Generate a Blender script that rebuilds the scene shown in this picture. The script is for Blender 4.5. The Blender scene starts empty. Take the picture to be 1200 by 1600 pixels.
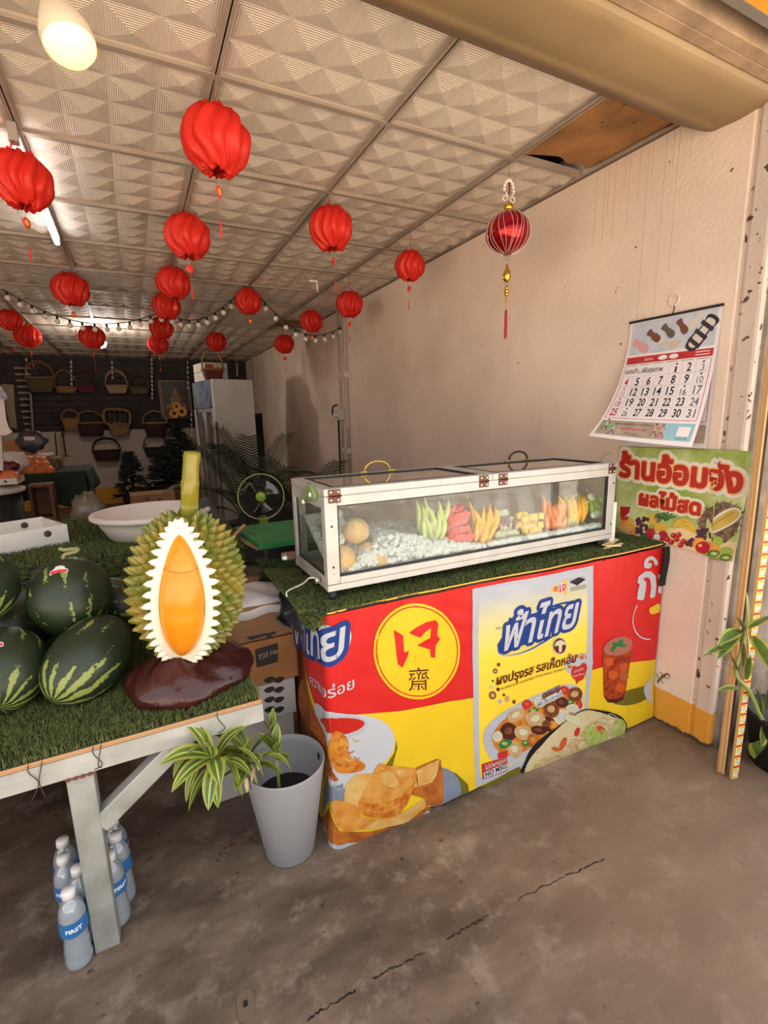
import bpy, bmesh, math, random
import numpy as np
from mathutils import Vector, Matrix, Euler

SC = bpy.context.scene
COL = SC.collection
PI = math.pi
random.seed(7)
RNG = np.random.default_rng(7)

# ------------------------------------------------------------------ camera
CAM_H = 1.361
F_PX, YAW, PITCH, ROLL = 756.79, 0.4662, 0.1948, -0.0233
_cy, _sy, _cp, _sp = math.cos(YAW), math.sin(YAW), math.cos(PITCH), math.sin(PITCH)
FWD = Vector((_sy * _cp, _cy * _cp, -_sp))
_r0 = Vector((_cy, -_sy, 0)); _u0 = _r0.cross(FWD)
RGT = math.cos(ROLL) * _r0 + math.sin(ROLL) * _u0
UPV = -math.sin(ROLL) * _r0 + math.cos(ROLL) * _u0
EYE = Vector((0, 0, CAM_H))
cam = bpy.data.cameras.new('camera')
cam.sensor_fit = 'VERTICAL'; cam.sensor_height = 36.0
cam.lens = F_PX / 1600 * 36.0
cam.clip_start = 0.02; cam.clip_end = 200
cam_o = bpy.data.objects.new('camera', cam); COL.objects.link(cam_o)
m = Matrix((RGT, UPV, -FWD)).transposed().to_4x4(); m.translation = EYE
cam_o.matrix_world = m
SC.camera = cam_o

# ------------------------------------------------------------------ light, world, exposure
SC.view_settings.view_transform = 'Standard'
SC.view_settings.look = 'None'
SC.view_settings.gamma = 1.0
SC.view_settings.use_curve_mapping = False
SC.view_settings.exposure = 0.26
SC.cycles.use_denoising = True
SC.cycles.max_bounces = 8
SC.cycles.diffuse_bounces = 6
SC.cycles.glossy_bounces = 4
SC.cycles.transmission_bounces = 6
SC.cycles.transparent_max_bounces = 16
SC.cycles.caustics_reflective = False
SC.cycles.caustics_refractive = False
SC.cycles.sample_clamp_indirect = 6.0
WORLD_STRENGTH = 1.6
world = bpy.data.worlds.new('overcast_sky'); SC.world = world
world.use_nodes = True
bg = world.node_tree.nodes['Background']
bg.inputs[0].default_value = (0.97, 0.98, 1.0, 1)
bg.inputs[1].default_value = WORLD_STRENGTH
# high midday sun over the roof: it lights the forecourt behind the camera, which throws its light back up into the shop
sun = bpy.data.lights.new('sun', 'SUN'); sun.energy = 27.0; sun.angle = 0.01; sun.color = (1.0, 0.95, 0.88)
sun_o = bpy.data.objects.new('sun', sun); COL.objects.link(sun_o); sun_o.location = (0, 6, 12)
sun_o.rotation_euler = (math.radians(-24), 0, math.radians(10))

# ------------------------------------------------------------------ measuring helpers (picture point -> point on a real plane)
def ray(x, y):
    x = float(x); y = float(y)
    return (x - 600) / F_PX * RGT + (800 - y) / F_PX * UPV + FWD
def atZ(x, y, z):
    d = ray(x, y); return EYE + d * ((z - CAM_H) / d.z)
def atX(x, y, X):
    d = ray(x, y); return EYE + d * (X / d.x)
def atY(x, y, Y):
    d = ray(x, y); return EYE + d * (Y / d.y)

# ------------------------------------------------------------------ materials
def lin(c):
    c = c / 255.0
    return c / 12.92 if c <= 0.04045 else ((c + 0.055) / 1.055) ** 2.4
def rgb(c):
    return (lin(c[0]), lin(c[1]), lin(c[2]), 1.0)
MAT = {}
def N(nt, t, **kw):
    n = nt.nodes.new(t)
    for k, v in kw.items(): setattr(n, k, v)
    return n
def M(name, c, rough=0.6, metal=0.0, spec=0.5, var=None, bump=None, c2=None, wave=None, trans=0.0, emit=None, sheen=0, coord='Object'):
    """principled surface; var=(scale, amount) mottles c towards c2; bump=(scale, strength); wave=(axis, scale, strength)"""
    if name.startswith('print_'):        # inks dimmed to suit the exposure, whites more than strong colours
        dim_ink = lambda q: tuple(x * (.745 + .145 * (max(q) - min(q)) / max(q)) for x in q)
        c = dim_ink(c); c2 = dim_ink(c2) if c2 else None; spec = .22
    m = bpy.data.materials.new(name); m.use_nodes = True
    nt = m.node_tree; b = nt.nodes['Principled BSDF']
    b.inputs['Base Color'].default_value = rgb(c)
    b.inputs['Roughness'].default_value = rough
    b.inputs['Metallic'].default_value = metal
    b.inputs['Specular IOR Level'].default_value = spec
    if trans: b.inputs['Transmission Weight'].default_value = trans
    tc = N(nt, 'ShaderNodeTexCoord')
    if var:
        n = N(nt, 'ShaderNodeTexNoise'); n.inputs['Scale'].default_value = var[0]; n.inputs['Detail'].default_value = 5
        nt.links.new(tc.outputs[coord], n.inputs['Vector'])
        r = N(nt, 'ShaderNodeMapRange'); r.inputs[1].default_value = 0.35; r.inputs[2].default_value = 0.65
        nt.links.new(n.outputs['Fac'], r.inputs[0])
        mx = N(nt, 'ShaderNodeMix', data_type='RGBA')
        k = c2 if c2 else tuple(max(0, x * (1 - var[1])) for x in c)
        mx.inputs[6].default_value = rgb(c); mx.inputs[7].default_value = rgb(k)
        if c2:
            mu = N(nt, 'ShaderNodeMath', operation='MULTIPLY'); mu.inputs[1].default_value = var[1]
            nt.links.new(r.outputs[0], mu.inputs[0]); nt.links.new(mu.outputs[0], mx.inputs[0])
        else:
            nt.links.new(r.outputs[0], mx.inputs[0])
        nt.links.new(mx.outputs[2], b.inputs['Base Color'])
    last = None
    if bump:
        n = N(nt, 'ShaderNodeTexNoise'); n.inputs['Scale'].default_value = bump[0]; n.inputs['Detail'].default_value = 6
        nt.links.new(tc.outputs[coord], n.inputs['Vector'])
        bp = N(nt, 'ShaderNodeBump'); bp.inputs['Strength'].default_value = bump[1]; bp.inputs['Distance'].default_value = 0.01
        nt.links.new(n.outputs['Fac'], bp.inputs['Height'])
        last = bp
    if wave:
        w = N(nt, 'ShaderNodeTexWave'); w.bands_direction = wave[0]; w.inputs['Scale'].default_value = wave[1]
        nt.links.new(tc.outputs[coord], w.inputs['Vector'])
        bp = N(nt, 'ShaderNodeBump'); bp.inputs['Strength'].default_value = wave[2]; bp.inputs['Distance'].default_value = 0.004
        nt.links.new(w.outputs['Fac'], bp.inputs['Height'])
        if last: nt.links.new(last.outputs[0], bp.inputs['Normal'])
        last = bp
    if last: nt.links.new(last.outputs[0], b.inputs['Normal'])
    if emit:
        b.inputs['Emission Color'].default_value = rgb(emit[0]); b.inputs['Emission Strength'].default_value = emit[1]
    MAT[name] = m
    return m
def M_thin(name, tint, gloss=0.12, op=0.06, opc=(235, 240, 245), rough=0.03, bump=None):
    """thin clear sheet: see-through, a little haze of its own colour, mirror glints that grow at grazing angles"""
    m = bpy.data.materials.new(name); m.use_nodes = True; nt = m.node_tree
    nt.nodes.remove(nt.nodes['Principled BSDF']); out = nt.nodes['Material Output']
    t = N(nt, 'ShaderNodeBsdfTransparent'); t.inputs[0].default_value = rgb(tint)
    g = N(nt, 'ShaderNodeBsdfGlossy'); g.inputs['Roughness'].default_value = rough; g.inputs[0].default_value = (1, 1, 1, 1)
    d = N(nt, 'ShaderNodeBsdfDiffuse'); d.inputs[0].default_value = rgb(opc)
    f = N(nt, 'ShaderNodeFresnel')
    ge = N(nt, 'ShaderNodeNewGeometry'); io = N(nt, 'ShaderNodeMath', operation='MULTIPLY_ADD'); io.inputs[1].default_value = 1 / 1.45 - 1.45; io.inputs[2].default_value = 1.45
    nt.links.new(ge.outputs['Backfacing'], io.inputs[0]); nt.links.new(io.outputs[0], f.inputs[0])
    ad = N(nt, 'ShaderNodeMath', operation='MULTIPLY_ADD'); ad.inputs[1].default_value = 1.0; ad.inputs[2].default_value = gloss - 0.04
    ad.use_clamp = True
    nt.links.new(f.outputs[0], ad.inputs[0])
    m1 = N(nt, 'ShaderNodeMixShader'); m1.inputs[0].default_value = op
    nt.links.new(t.outputs[0], m1.inputs[1]); nt.links.new(d.outputs[0], m1.inputs[2])
    m2 = N(nt, 'ShaderNodeMixShader'); nt.links.new(ad.outputs[0], m2.inputs[0])
    nt.links.new(m1.outputs[0], m2.inputs[1]); nt.links.new(g.outputs[0], m2.inputs[2])
    nt.links.new(m2.outputs[0], out.inputs[0])
    if bump:
        tc = N(nt, 'ShaderNodeTexCoord'); n = N(nt, 'ShaderNodeTexNoise'); n.inputs['Scale'].default_value = bump[0]
        nt.links.new(tc.outputs['Object'], n.inputs['Vector'])
        b = N(nt, 'ShaderNodeBump'); b.inputs['Strength'].default_value = bump[1]; b.inputs['Distance'].default_value = 0.01
        nt.links.new(n.outputs['Fac'], b.inputs['Height'])
        nt.links.new(b.outputs[0], g.inputs['Normal']); nt.links.new(b.outputs[0], f.inputs['Normal'])
    MAT[name] = m
    return m

# ------------------------------------------------------------------ mesh helpers
ORG = {}
def basis(d, up=Vector((0, 0, 1))):
    d = Vector(d).normalized()
    if abs(d.dot(up)) > 0.98: up = Vector((0, 1, 0))
    a = d.cross(up).normalized(); b = a.cross(d)
    return a, b, d
class MB:
    """collects shapes in world metres; build() links them as ONE mesh object"""
    def __init__(s): s.v = []; s.f = []; s.m = []; s.s = []
    def add(s, vs, fs, mi=0, smooth=False):
        o = len(s.v); s.v += [tuple(p) for p in vs]
        for f in fs:
            s.f.append(tuple(i + o for i in f)); s.m.append(mi); s.s.append(smooth)
        return s
    def box(s, c, d, mi=0, rot=None):
        c = Vector(c); h = Vector(d) / 2
        vs = [Vector((x * h.x, y * h.y, z * h.z)) for x in (-1, 1) for y in (-1, 1) for z in (-1, 1)]
        if rot is not None: vs = [rot @ p for p in vs]
        return s.add([p + c for p in vs], [(0, 1, 3, 2), (4, 6, 7, 5), (0, 4, 5, 1), (2, 3, 7, 6), (0, 2, 6, 4), (1, 5, 7, 3)], mi)
    def bb(s, lo, hi, mi=0):
        lo = Vector(lo); hi = Vector(hi); return s.box((lo + hi) / 2, hi - lo, mi)
    def bar(s, a, b, w, t, mi=0, up=Vector((0, 0, 1))):
        a = Vector(a); b = Vector(b); x, y, d = basis(b - a, up)
        R = Matrix((x, y, d)).transposed()
        return s.box((a + b) / 2, (w, t, (b - a).length), mi, R)
    def tube(s, pts, r, n=8, mi=0, cap=True, closed=False, flat=1.0):
        pts = [Vector(tuple(map(float, p))) for p in pts]; k = len(pts); vs = []
        rs = r if isinstance(r, (list, tuple)) else [r] * k
        pa = None
        for i, p in enumerate(pts):
            if closed: d = pts[(i + 1) % k] - pts[i - 1]
            else: d = pts[min(i + 1, k - 1)] - pts[max(i - 1, 0)]
            d = d.normalized() if d.length > 1e-9 else Vector((0, 0, 1))
            if pa is None: a, b, _ = basis(d)
            else:
                a = (pa - d * pa.dot(d)); a = a.normalized() if a.length > 1e-6 else basis(d)[0]; b = d.cross(a)
            pa = a
            for j in range(n):
                t = 2 * PI * j / n
                vs.append(p + (a * math.cos(t) + b * math.sin(t) * flat) * rs[i])
        fs = []
        for i in range(k if closed else k - 1):
            i2 = (i + 1) % k
            for j in range(n):
                fs.append((i * n + j, i * n + (j + 1) % n, i2 * n + (j + 1) % n, i2 * n + j))
        if cap and not closed:
            fs.append(tuple(range(n - 1, -1, -1))); fs.append(tuple((k - 1) * n + j for j in range(n)))
        return s.add(vs, fs, mi, True)
    def lathe(s, prof, c=(0, 0, 0), n=24, mi=0, rot=None, sx=1.0, sy=1.0, fn=None, close=True):
        c = Vector(c); vs = []; fs = []; k = len(prof)
        for i, (r, z) in enumerate(prof):
            for j in range(n):
                t = 2 * PI * j / n
                q = fn(r, t, z) if fn else r
                p = Vector((q * math.cos(t) * sx, q * math.sin(t) * sy, z))
                if rot is not None: p = rot @ p
                vs.append(p + c)
        for i in range(k - 1):
            for j in range(n):
                fs.append((i * n + j, i * n + (j + 1) % n, (i + 1) * n + (j + 1) % n, (i + 1) * n + j))
        if close:
            if prof[0][0] > 1e-5: fs.append(tuple(range(n - 1, -1, -1)))
            if prof[-1][0] > 1e-5: fs.append(tuple((k - 1) * n + j for j in range(n)))
        return s.add(vs, fs, mi, True)
    def ell(s, c, r, rot=None, nu=20, nv=12, mi=0, fn=None):
        r = Vector(r) if not isinstance(r, (int, float)) else Vector((r, r, r)); c = Vector(c); vs = []; fs = []
        for i in range(nv + 1):
            ph = PI * i / nv
            for j in range(nu):
                t = 2 * PI * j / nu
                p = Vector((math.sin(ph) * math.cos(t), math.sin(ph) * math.sin(t), -math.cos(ph)))
                q = fn(p) if fn else 1.0
                p = Vector((p.x * r.x, p.y * r.y, p.z * r.z)) * q
                if rot is not None: p = rot @ p
                vs.append(p + c)
        for i in range(nv):
            for j in range(nu):
                fs.append((i * nu + j, i * nu + (j + 1) % nu, (i + 1) * nu + (j + 1) % nu, (i + 1) * nu + j))
        return s.add(vs, fs, mi, True)
    def prism(s, pts, a, b, o, t, mi=0, smooth=False):
        """2-D outline pts (along unit axes a, b from o) thickened by t along a x b"""
        a = Vector(a); b = Vector(b); o = Vector(o); nrm = a.cross(b).normalized()
        k = len(pts)
        f0 = [o + a * p[0] + b * p[1] for p in pts]
        s.add(f0 + [p + nrm * t for p in f0], [tuple(range(k - 1, -1, -1)), tuple(range(k, 2 * k))], mi)
        s.add(f0 + [p + nrm * t for p in f0], [(i, (i + 1) % k, k + (i + 1) % k, k + i) for i in range(k)], mi, smooth)
        return s
    def grid(s, fn, nu, nv, mi=0, smooth=True, wrap=False):
        vs = [fn(i / nu, j / nv) for j in range(nv + 1) for i in range(nu + (0 if wrap else 1))]
        w = nu if wrap else nu + 1
        fs = [(j * w + i, j * w + (i + 1) % w, (j + 1) * w + (i + 1) % w, (j + 1) * w + i) for j in range(nv) for i in range(nu)]
        return s.add(vs, fs, mi, smooth)
    def build(s, name, mats, parent=None, bevel=0, solid=0, loc=None, local=False, subsurf=0):
        if not isinstance(mats, (list, tuple)): mats = [mats]
        me = bpy.data.meshes.new(name)
        o = bpy.data.objects.new(name, me)
        if parent is not None: org = ORG[parent.name]
        elif loc is not None: org = Vector(loc)
        elif local: org = Vector((0, 0, 0))
        else:
            xs = np.array(s.v); lo = xs.min(0); hi = xs.max(0)
            org = Vector(((lo[0] + hi[0]) / 2, (lo[1] + hi[1]) / 2, lo[2]))
        me.from_pydata([(p[0] - org.x, p[1] - org.y, p[2] - org.z) for p in s.v], [], s.f)
        for q in mats: me.materials.append(MAT[q] if isinstance(q, str) else q)
        me.polygons.foreach_set('material_index', s.m)
        me.polygons.foreach_set('use_smooth', s.s)
        me.update()
        COL.objects.link(o)
        ORG[o.name] = org
        if parent is not None: o.parent = parent
        else: o.location = org
        if solid:
            q = o.modifiers.new('solid', 'SOLIDIFY'); q.thickness = solid; q.offset = 0
        if bevel:
            q = o.modifiers.new('bevel', 'BEVEL'); q.width = bevel; q.segments = 2; q.limit_method = 'ANGLE'; q.angle_limit = 0.7
        if subsurf:
            q = o.modifiers.new('sub', 'SUBSURF'); q.levels = subsurf; q.render_levels = subsurf
        return o
def tag(o, label=None, cat=None, group=None, kind=None):
    if label: o['label'] = label
    if cat: o['category'] = cat
    if group: o['group'] = group
    if kind: o['kind'] = kind
    return o
def thing(name, label, cat, loc, group=None):
    o = bpy.data.objects.new(name, None); COL.objects.link(o)
    o.empty_display_size = 0.05
    o.location = loc; ORG[o.name] = Vector(loc)
    return tag(o, label, cat, group)
def kids(o):
    return [c for c in list(COL.objects) if c.parent == o]
def dup(o, loc=None, rot=None, scale=None, label=None, group=None, parent=None, ch=None):
    c = o.copy(); COL.objects.link(c)
    if parent is not None: c.parent = parent
    if loc is not None: c.location = loc
    if rot is not None: c.rotation_euler = rot
    if scale is not None: c.scale = scale if isinstance(scale, (tuple, Vector)) else (scale,) * 3
    if label: c['label'] = label
    if group: c['group'] = group
    for k in (o.children if ch is None else ch): dup(k, parent=c)
    return c
def struct(o): return tag(o, kind='structure')
def spline(pts, n=8, closed=False):
    """Catmull-Rom through pts"""
    k = len(pts); out = []
    P = [np.array(p, float) for p in pts]
    for i in range(k if closed else k - 1):
        if closed: a, b, c, d = P[i - 1], P[i], P[(i + 1) % k], P[(i + 2) % k]
        else: a, b, c, d = P[max(i - 1, 0)], P[i], P[i + 1], P[min(i + 2, k - 1)]
        for j in range(n):
            t = j / n
            out.append(0.5 * (2 * b + (c - a) * t + (2 * a - 5 * b + 4 * c - d) * t * t + (3 * b - a - 3 * c + d) * t ** 3))
    if not closed: out.append(P[-1])
    return out

# ------------------------------------------------------------------ printing on sheets
class Surf:
    """a sheet: pxy(x, y) -> (u, v) on it, pos(u, v, off) -> point off metres in front of it"""
    def __init__(s, pxy, pos, step=0.05, cuts=()): s.pxy = pxy; s.pos = pos; s.step = step; s.cuts = cuts
_txt = {}
def text_tris(body, bold=0.0, font_size=1.0):
    key = (body, bold)
    if key in _txt: return _txt[key]
    cu = bpy.data.curves.new('lettering', 'FONT'); cu.body = body; cu.size = 1.0; cu.offset = bold; cu.fill_mode = 'FRONT'; cu.resolution_u = 4
    ob = bpy.data.objects.new('lettering', cu)
    me = bpy.data.meshes.new_from_object(ob)
    V = [(v.co.x, v.co.y) for v in me.vertices]; Fs = [tuple(p.vertices) for p in me.polygons]
    bpy.data.objects.remove(ob); bpy.data.curves.remove(cu); bpy.data.meshes.remove(me)
    xs = [p[0] for p in V]; x0 = min(xs) + bold; x1 = max(xs) - bold
    _txt[key] = (V, Fs, x0, x1)
    return _txt[key]
class Print:
    def __init__(s, surf, base=0.0006, gap=0.0004): s.S = surf; s.mb = MB(); s.mats = []; s.base = base; s.gap = gap
    def mi(s, m):
        if m not in s.mats: s.mats.append(m)
        return s.mats.index(m)
    def _emit(s, bm, mat, layer):
        st = s.S.step
        if st:
            us = [v.co.x for v in bm.verts]; vs = [v.co.y for v in bm.verts]
            for ax, lo, hi in ((0, min(us), max(us)), (1, min(vs), max(vs))):
                for q in (s.S.cuts if ax == 0 else ()):
                    if lo < q < hi: bmesh.ops.bisect_plane(bm, geom=bm.verts[:] + bm.edges[:] + bm.faces[:], plane_co=(q, 0, 0), plane_no=(1, 0, 0))
                k = math.ceil(lo / st)
                while k * st < hi:
                    co = [0, 0, 0]; no = [0, 0, 0]; co[ax] = k * st; no[ax] = 1
                    bmesh.ops.bisect_plane(bm, geom=bm.verts[:] + bm.edges[:] + bm.faces[:], plane_co=co, plane_no=no)
                    k += 1
        bm.verts.index_update(); off = s.base + s.gap * layer
        s.mb.add([s.S.pos(v.co.x, v.co.y, off) for v in bm.verts], [tuple(v.index for v in f.verts) for f in bm.faces], s.mi(mat), True)
        bm.free()
    def uv(s, pts, mat, layer=0, smooth=0):
        if smooth: pts = spline(pts, smooth, True)
        bm = bmesh.new()
        vs = [bm.verts.new((p[0], p[1], 0)) for p in pts]
        try: f = bm.faces.new(vs)
        except ValueError: bm.free(); return s
        bmesh.ops.triangulate(bm, faces=[f])
        for f in bm.faces:
            if f.normal.z < 0: f.normal_flip()
        s._emit(bm, mat, layer); return s
    def px(s, pts, mat, layer=0, smooth=0):
        if smooth: pts = spline(pts, smooth, True)
        return s.uv([s.S.pxy(*p) for p in pts], mat, layer)
    def pell(s, c, rx, ry, mat, layer=0, rot=0, n=28, a0=0, a1=2 * PI):
        cr, sr = math.cos(rot), math.sin(rot); pts = []
        for i in range(n):
            t = a0 + (a1 - a0) * i / (n if a1 - a0 > 6.2 else n - 1)
            x, y = rx * math.cos(t), ry * math.sin(t)
            pts.append((c[0] + x * cr - y * sr, c[1] + x * sr + y * cr))
        return s.px(pts, mat, layer)
    def uell(s, c, rx, ry, mat, layer=0, rot=0, n=20):
        cr, sr = math.cos(rot), math.sin(rot)
        return s.uv([(c[0] + rx * math.cos(t) * cr - ry * math.sin(t) * sr, c[1] + rx * math.cos(t) * sr + ry * math.sin(t) * cr) for t in [2 * PI * i / n for i in range(n)]], mat, layer)
    def stroke_uv(s, pts, w, mat, layer=0):
        P = [np.array(p, float) for p in pts]; L = []; R = []
        for i, p in enumerate(P):
            d = P[min(i + 1, len(P) - 1)] - P[max(i - 1, 0)]; d = d / (np.linalg.norm(d) + 1e-9); n = np.array([-d[1], d[0]])
            k = w[i] if isinstance(w, (list, tuple)) else w
            L.append(p + n * k / 2); R.append(p - n * k / 2)
        for i in range(len(P) - 1): s.uv([L[i], R[i], R[i + 1], L[i + 1]], mat, layer)
        return s
    def stroke(s, pts, w, mat, layer=0, smooth=6):
        if smooth and len(pts) > 2: pts = spline(pts, smooth)
        return s.stroke_uv([s.S.pxy(*p) for p in pts], w, mat, layer)
    def text_at(s, body, o, e1, e2, mat, layer=0, bold=0.0):
        V, Fs, x0, x1 = text_tris(body, bold)
        bm = bmesh.new(); vs = []
        for x, y in V:
            vs.append(bm.verts.new((o[0] + e1[0] * (x - x0) + e2[0] * y, o[1] + e1[1] * (x - x0) + e2[1] * y, 0)))
        for f in Fs:
            try: bm.faces.new([vs[i] for i in f])
            except ValueError: pass
        bm.normal_update()
        for f in bm.faces:
            if f.normal.z < 0: f.normal_flip()
        s._emit(bm, mat, layer); return s
    def text(s, body, pl, pr, mat, layer=0, bold=0.0, asp=1.0, shear=0.0, up=None):
        """baseline from picture point pl to pr"""
        a = np.array(s.S.pxy(*pl)); b = np.array(s.S.pxy(*pr)); _, _, x0, x1 = text_tris(body, bold)
        e1 = (b - a) / (x1 - x0); k = np.linalg.norm(e1) * asp
        e2 = np.array([0.0, k]) if up is None else np.array(up) * k
        return s.text_at(body, a, e1, e2 + shear * e1, mat, layer, bold)
    def outlined(s, body, pl, pr, w, mat, layer=0, asp=1.0, shear=0.0):
        """the lettering's border: copies of it shifted round a circle of w em"""
        a = np.array(s.S.pxy(*pl)); b = np.array(s.S.pxy(*pr)); _, _, x0, x1 = text_tris(body, 0.02)
        e1 = (b - a) / (x1 - x0); k = np.linalg.norm(e1) * asp; e2 = np.array([0.0, k]) + shear * e1; i = 0
        for r in ((w,) if w < .09 else (w, w * .5)):
            for j in range(14):
                t = 2 * PI * j / 14; s.text_at(body, a + np.array([math.cos(t), math.sin(t)]) * k * r, e1, e2, mat, layer + .03 * i, .02); i += 1
        return s
    def text_uv(s, body, c, h, mat, layer=0, bold=0.0, w=None, align='c'):
        _, _, x0, x1 = text_tris(body, bold)
        k = h / 0.72; kx = k if w is None else w / (x1 - x0)
        o = (c[0] - (x1 - x0) * kx / 2, c[1] - h / 2) if align == 'c' else c
        return s.text_at(body, o, (kx, 0), (0, k), mat, layer, bold)
    def build(s, name, parent, label=None):
        o = s.mb.build(name, s.mats, parent)
        if label: o['label'] = label
        return o
# ================================================================== THE ROOM
WX, HC, BY, LX = 1.946, 2.407, 9.35, -2.66      # right wall, ceiling height, back wall, left wall
TA, TB = 0.341, 1.777                            # ceiling grid origin

def wall_mat(name, base, band, band_h=0.155, scuff=0.0, streak=0.25):
    m = bpy.data.materials.new(name); m.use_nodes = True; nt = m.node_tree; b = nt.nodes['Principled BSDF']; L = nt.links.new
    b.inputs['Roughness'].default_value = 0.75; b.inputs['Specular IOR Level'].default_value = 0.3
    geo = N(nt, 'ShaderNodeNewGeometry'); sep = N(nt, 'ShaderNodeSeparateXYZ'); L(geo.outputs['Position'], sep.inputs[0])
    n1 = N(nt, 'ShaderNodeTexNoise'); n1.inputs['Scale'].default_value = 1.7; n1.inputs['Detail'].default_value = 8; L(geo.outputs['Position'], n1.inputs['Vector'])
    # vertical drip streaks
    mp = N(nt, 'ShaderNodeMapping'); mp.inputs['Scale'].default_value = (14, 14, 0.5); L(geo.outputs['Position'], mp.inputs[0])
    n2 = N(nt, 'ShaderNodeTexNoise'); n2.inputs['Scale'].default_value = 1.0; n2.inputs['Detail'].default_value = 4; L(mp.outputs[0], n2.inputs['Vector'])
    r2 = N(nt, 'ShaderNodeMapRange'); r2.inputs[1].default_value = 0.6; r2.inputs[2].default_value = 0.8; L(n2.outputs['Fac'], r2.inputs[0])
    mx = N(nt, 'ShaderNodeMix', data_type='RGBA'); mx.inputs[6].default_value = rgb(base); mx.inputs[7].default_value = rgb(tuple(x * 0.9 for x in base))
    r1 = N(nt, 'ShaderNodeMapRange'); r1.inputs[1].default_value = 0.3; r1.inputs[2].default_value = 0.7; L(n1.outputs['Fac'], r1.inputs[0]); L(r1.outputs[0], mx.inputs[0])
    ms = N(nt, 'ShaderNodeMix', data_type='RGBA'); ms.inputs[7].default_value = rgb((base[0] * .72, base[1] * .66, base[2] * .6))
    mul = N(nt, 'ShaderNodeMath', operation='MULTIPLY'); mul.inputs[1].default_value = streak; L(r2.outputs[0], mul.inputs[0])
    L(mul.outputs[0], ms.inputs[0]); L(mx.outputs[2], ms.inputs[6])
    # small scuffs
    n3 = N(nt, 'ShaderNodeTexNoise'); n3.inputs['Scale'].default_value = 28; n3.inputs['Detail'].default_value = 5; L(geo.outputs['Position'], n3.inputs['Vector'])
    r3 = N(nt, 'ShaderNodeMapRange'); r3.inputs[1].default_value = 0.735 - 0.125 * scuff; r3.inputs[2].default_value = 0.76 - 0.115 * scuff; L(n3.outputs['Fac'], r3.inputs[0])
    md = N(nt, 'ShaderNodeMix', data_type='RGBA'); md.inputs[7].default_value = rgb((92, 66, 55)); L(r3.outputs[0], md.inputs[0]); L(ms.outputs[2], md.inputs[6])
    # painted band at the foot
    nb = N(nt, 'ShaderNodeTexNoise'); nb.inputs['Scale'].default_value = 25; L(geo.outputs['Position'], nb.inputs['Vector'])
    ad = N(nt, 'ShaderNodeMath', operation='MULTIPLY_ADD'); ad.inputs[1].default_value = 0.006; L(nb.outputs['Fac'], ad.inputs[0]); L(sep.outputs[2], ad.inputs[2])
    lt = N(nt, 'ShaderNodeMath', operation='LESS_THAN'); lt.inputs[1].default_value = band_h; L(ad.outputs[0], lt.inputs[0])
    my = N(nt, 'ShaderNodeMix', data_type='RGBA'); my.inputs[7].default_value = rgb(band); L(lt.outputs[0], my.inputs[0]); L(md.outputs[2], my.inputs[6])
    # bare foot where the paint stops
    ad2 = N(nt, 'ShaderNodeMath', operation='MULTIPLY_ADD'); ad2.inputs[1].default_value = -0.05; L(nb.outputs['Fac'], ad2.inputs[0]); L(sep.outputs[2], ad2.inputs[2])
    lt2 = N(nt, 'ShaderNodeMath', operation='LESS_THAN'); lt2.inputs[1].default_value = -0.012; L(ad2.outputs[0], lt2.inputs[0])
    mz = N(nt, 'ShaderNodeMix', data_type='RGBA'); mz.inputs[7].default_value = rgb((98, 78, 64)); L(lt2.outputs[0], mz.inputs[0]); L(my.outputs[2], mz.inputs[6])
    L(mz.outputs[2], b.inputs['Base Color'])
    bp = N(nt, 'ShaderNodeBump'); bp.inputs['Strength'].default_value = 0.35; bp.inputs['Distance'].default_value = 0.006
    n4 = N(nt, 'ShaderNodeTexNoise'); n4.inputs['Scale'].default_value = 60; n4.inputs['Detail'].default_value = 6; L(geo.outputs['Position'], n4.inputs['Vector'])
    L(n4.outputs['Fac'], bp.inputs['Height']); L(bp.outputs[0], b.inputs['Normal'])
    MAT[name] = m; return m
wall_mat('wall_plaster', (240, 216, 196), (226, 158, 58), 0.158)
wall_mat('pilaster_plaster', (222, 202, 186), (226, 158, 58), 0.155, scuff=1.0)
wall_mat('back_wall_paint', (186, 170, 156), (196, 140, 44), 0.3)

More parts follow.
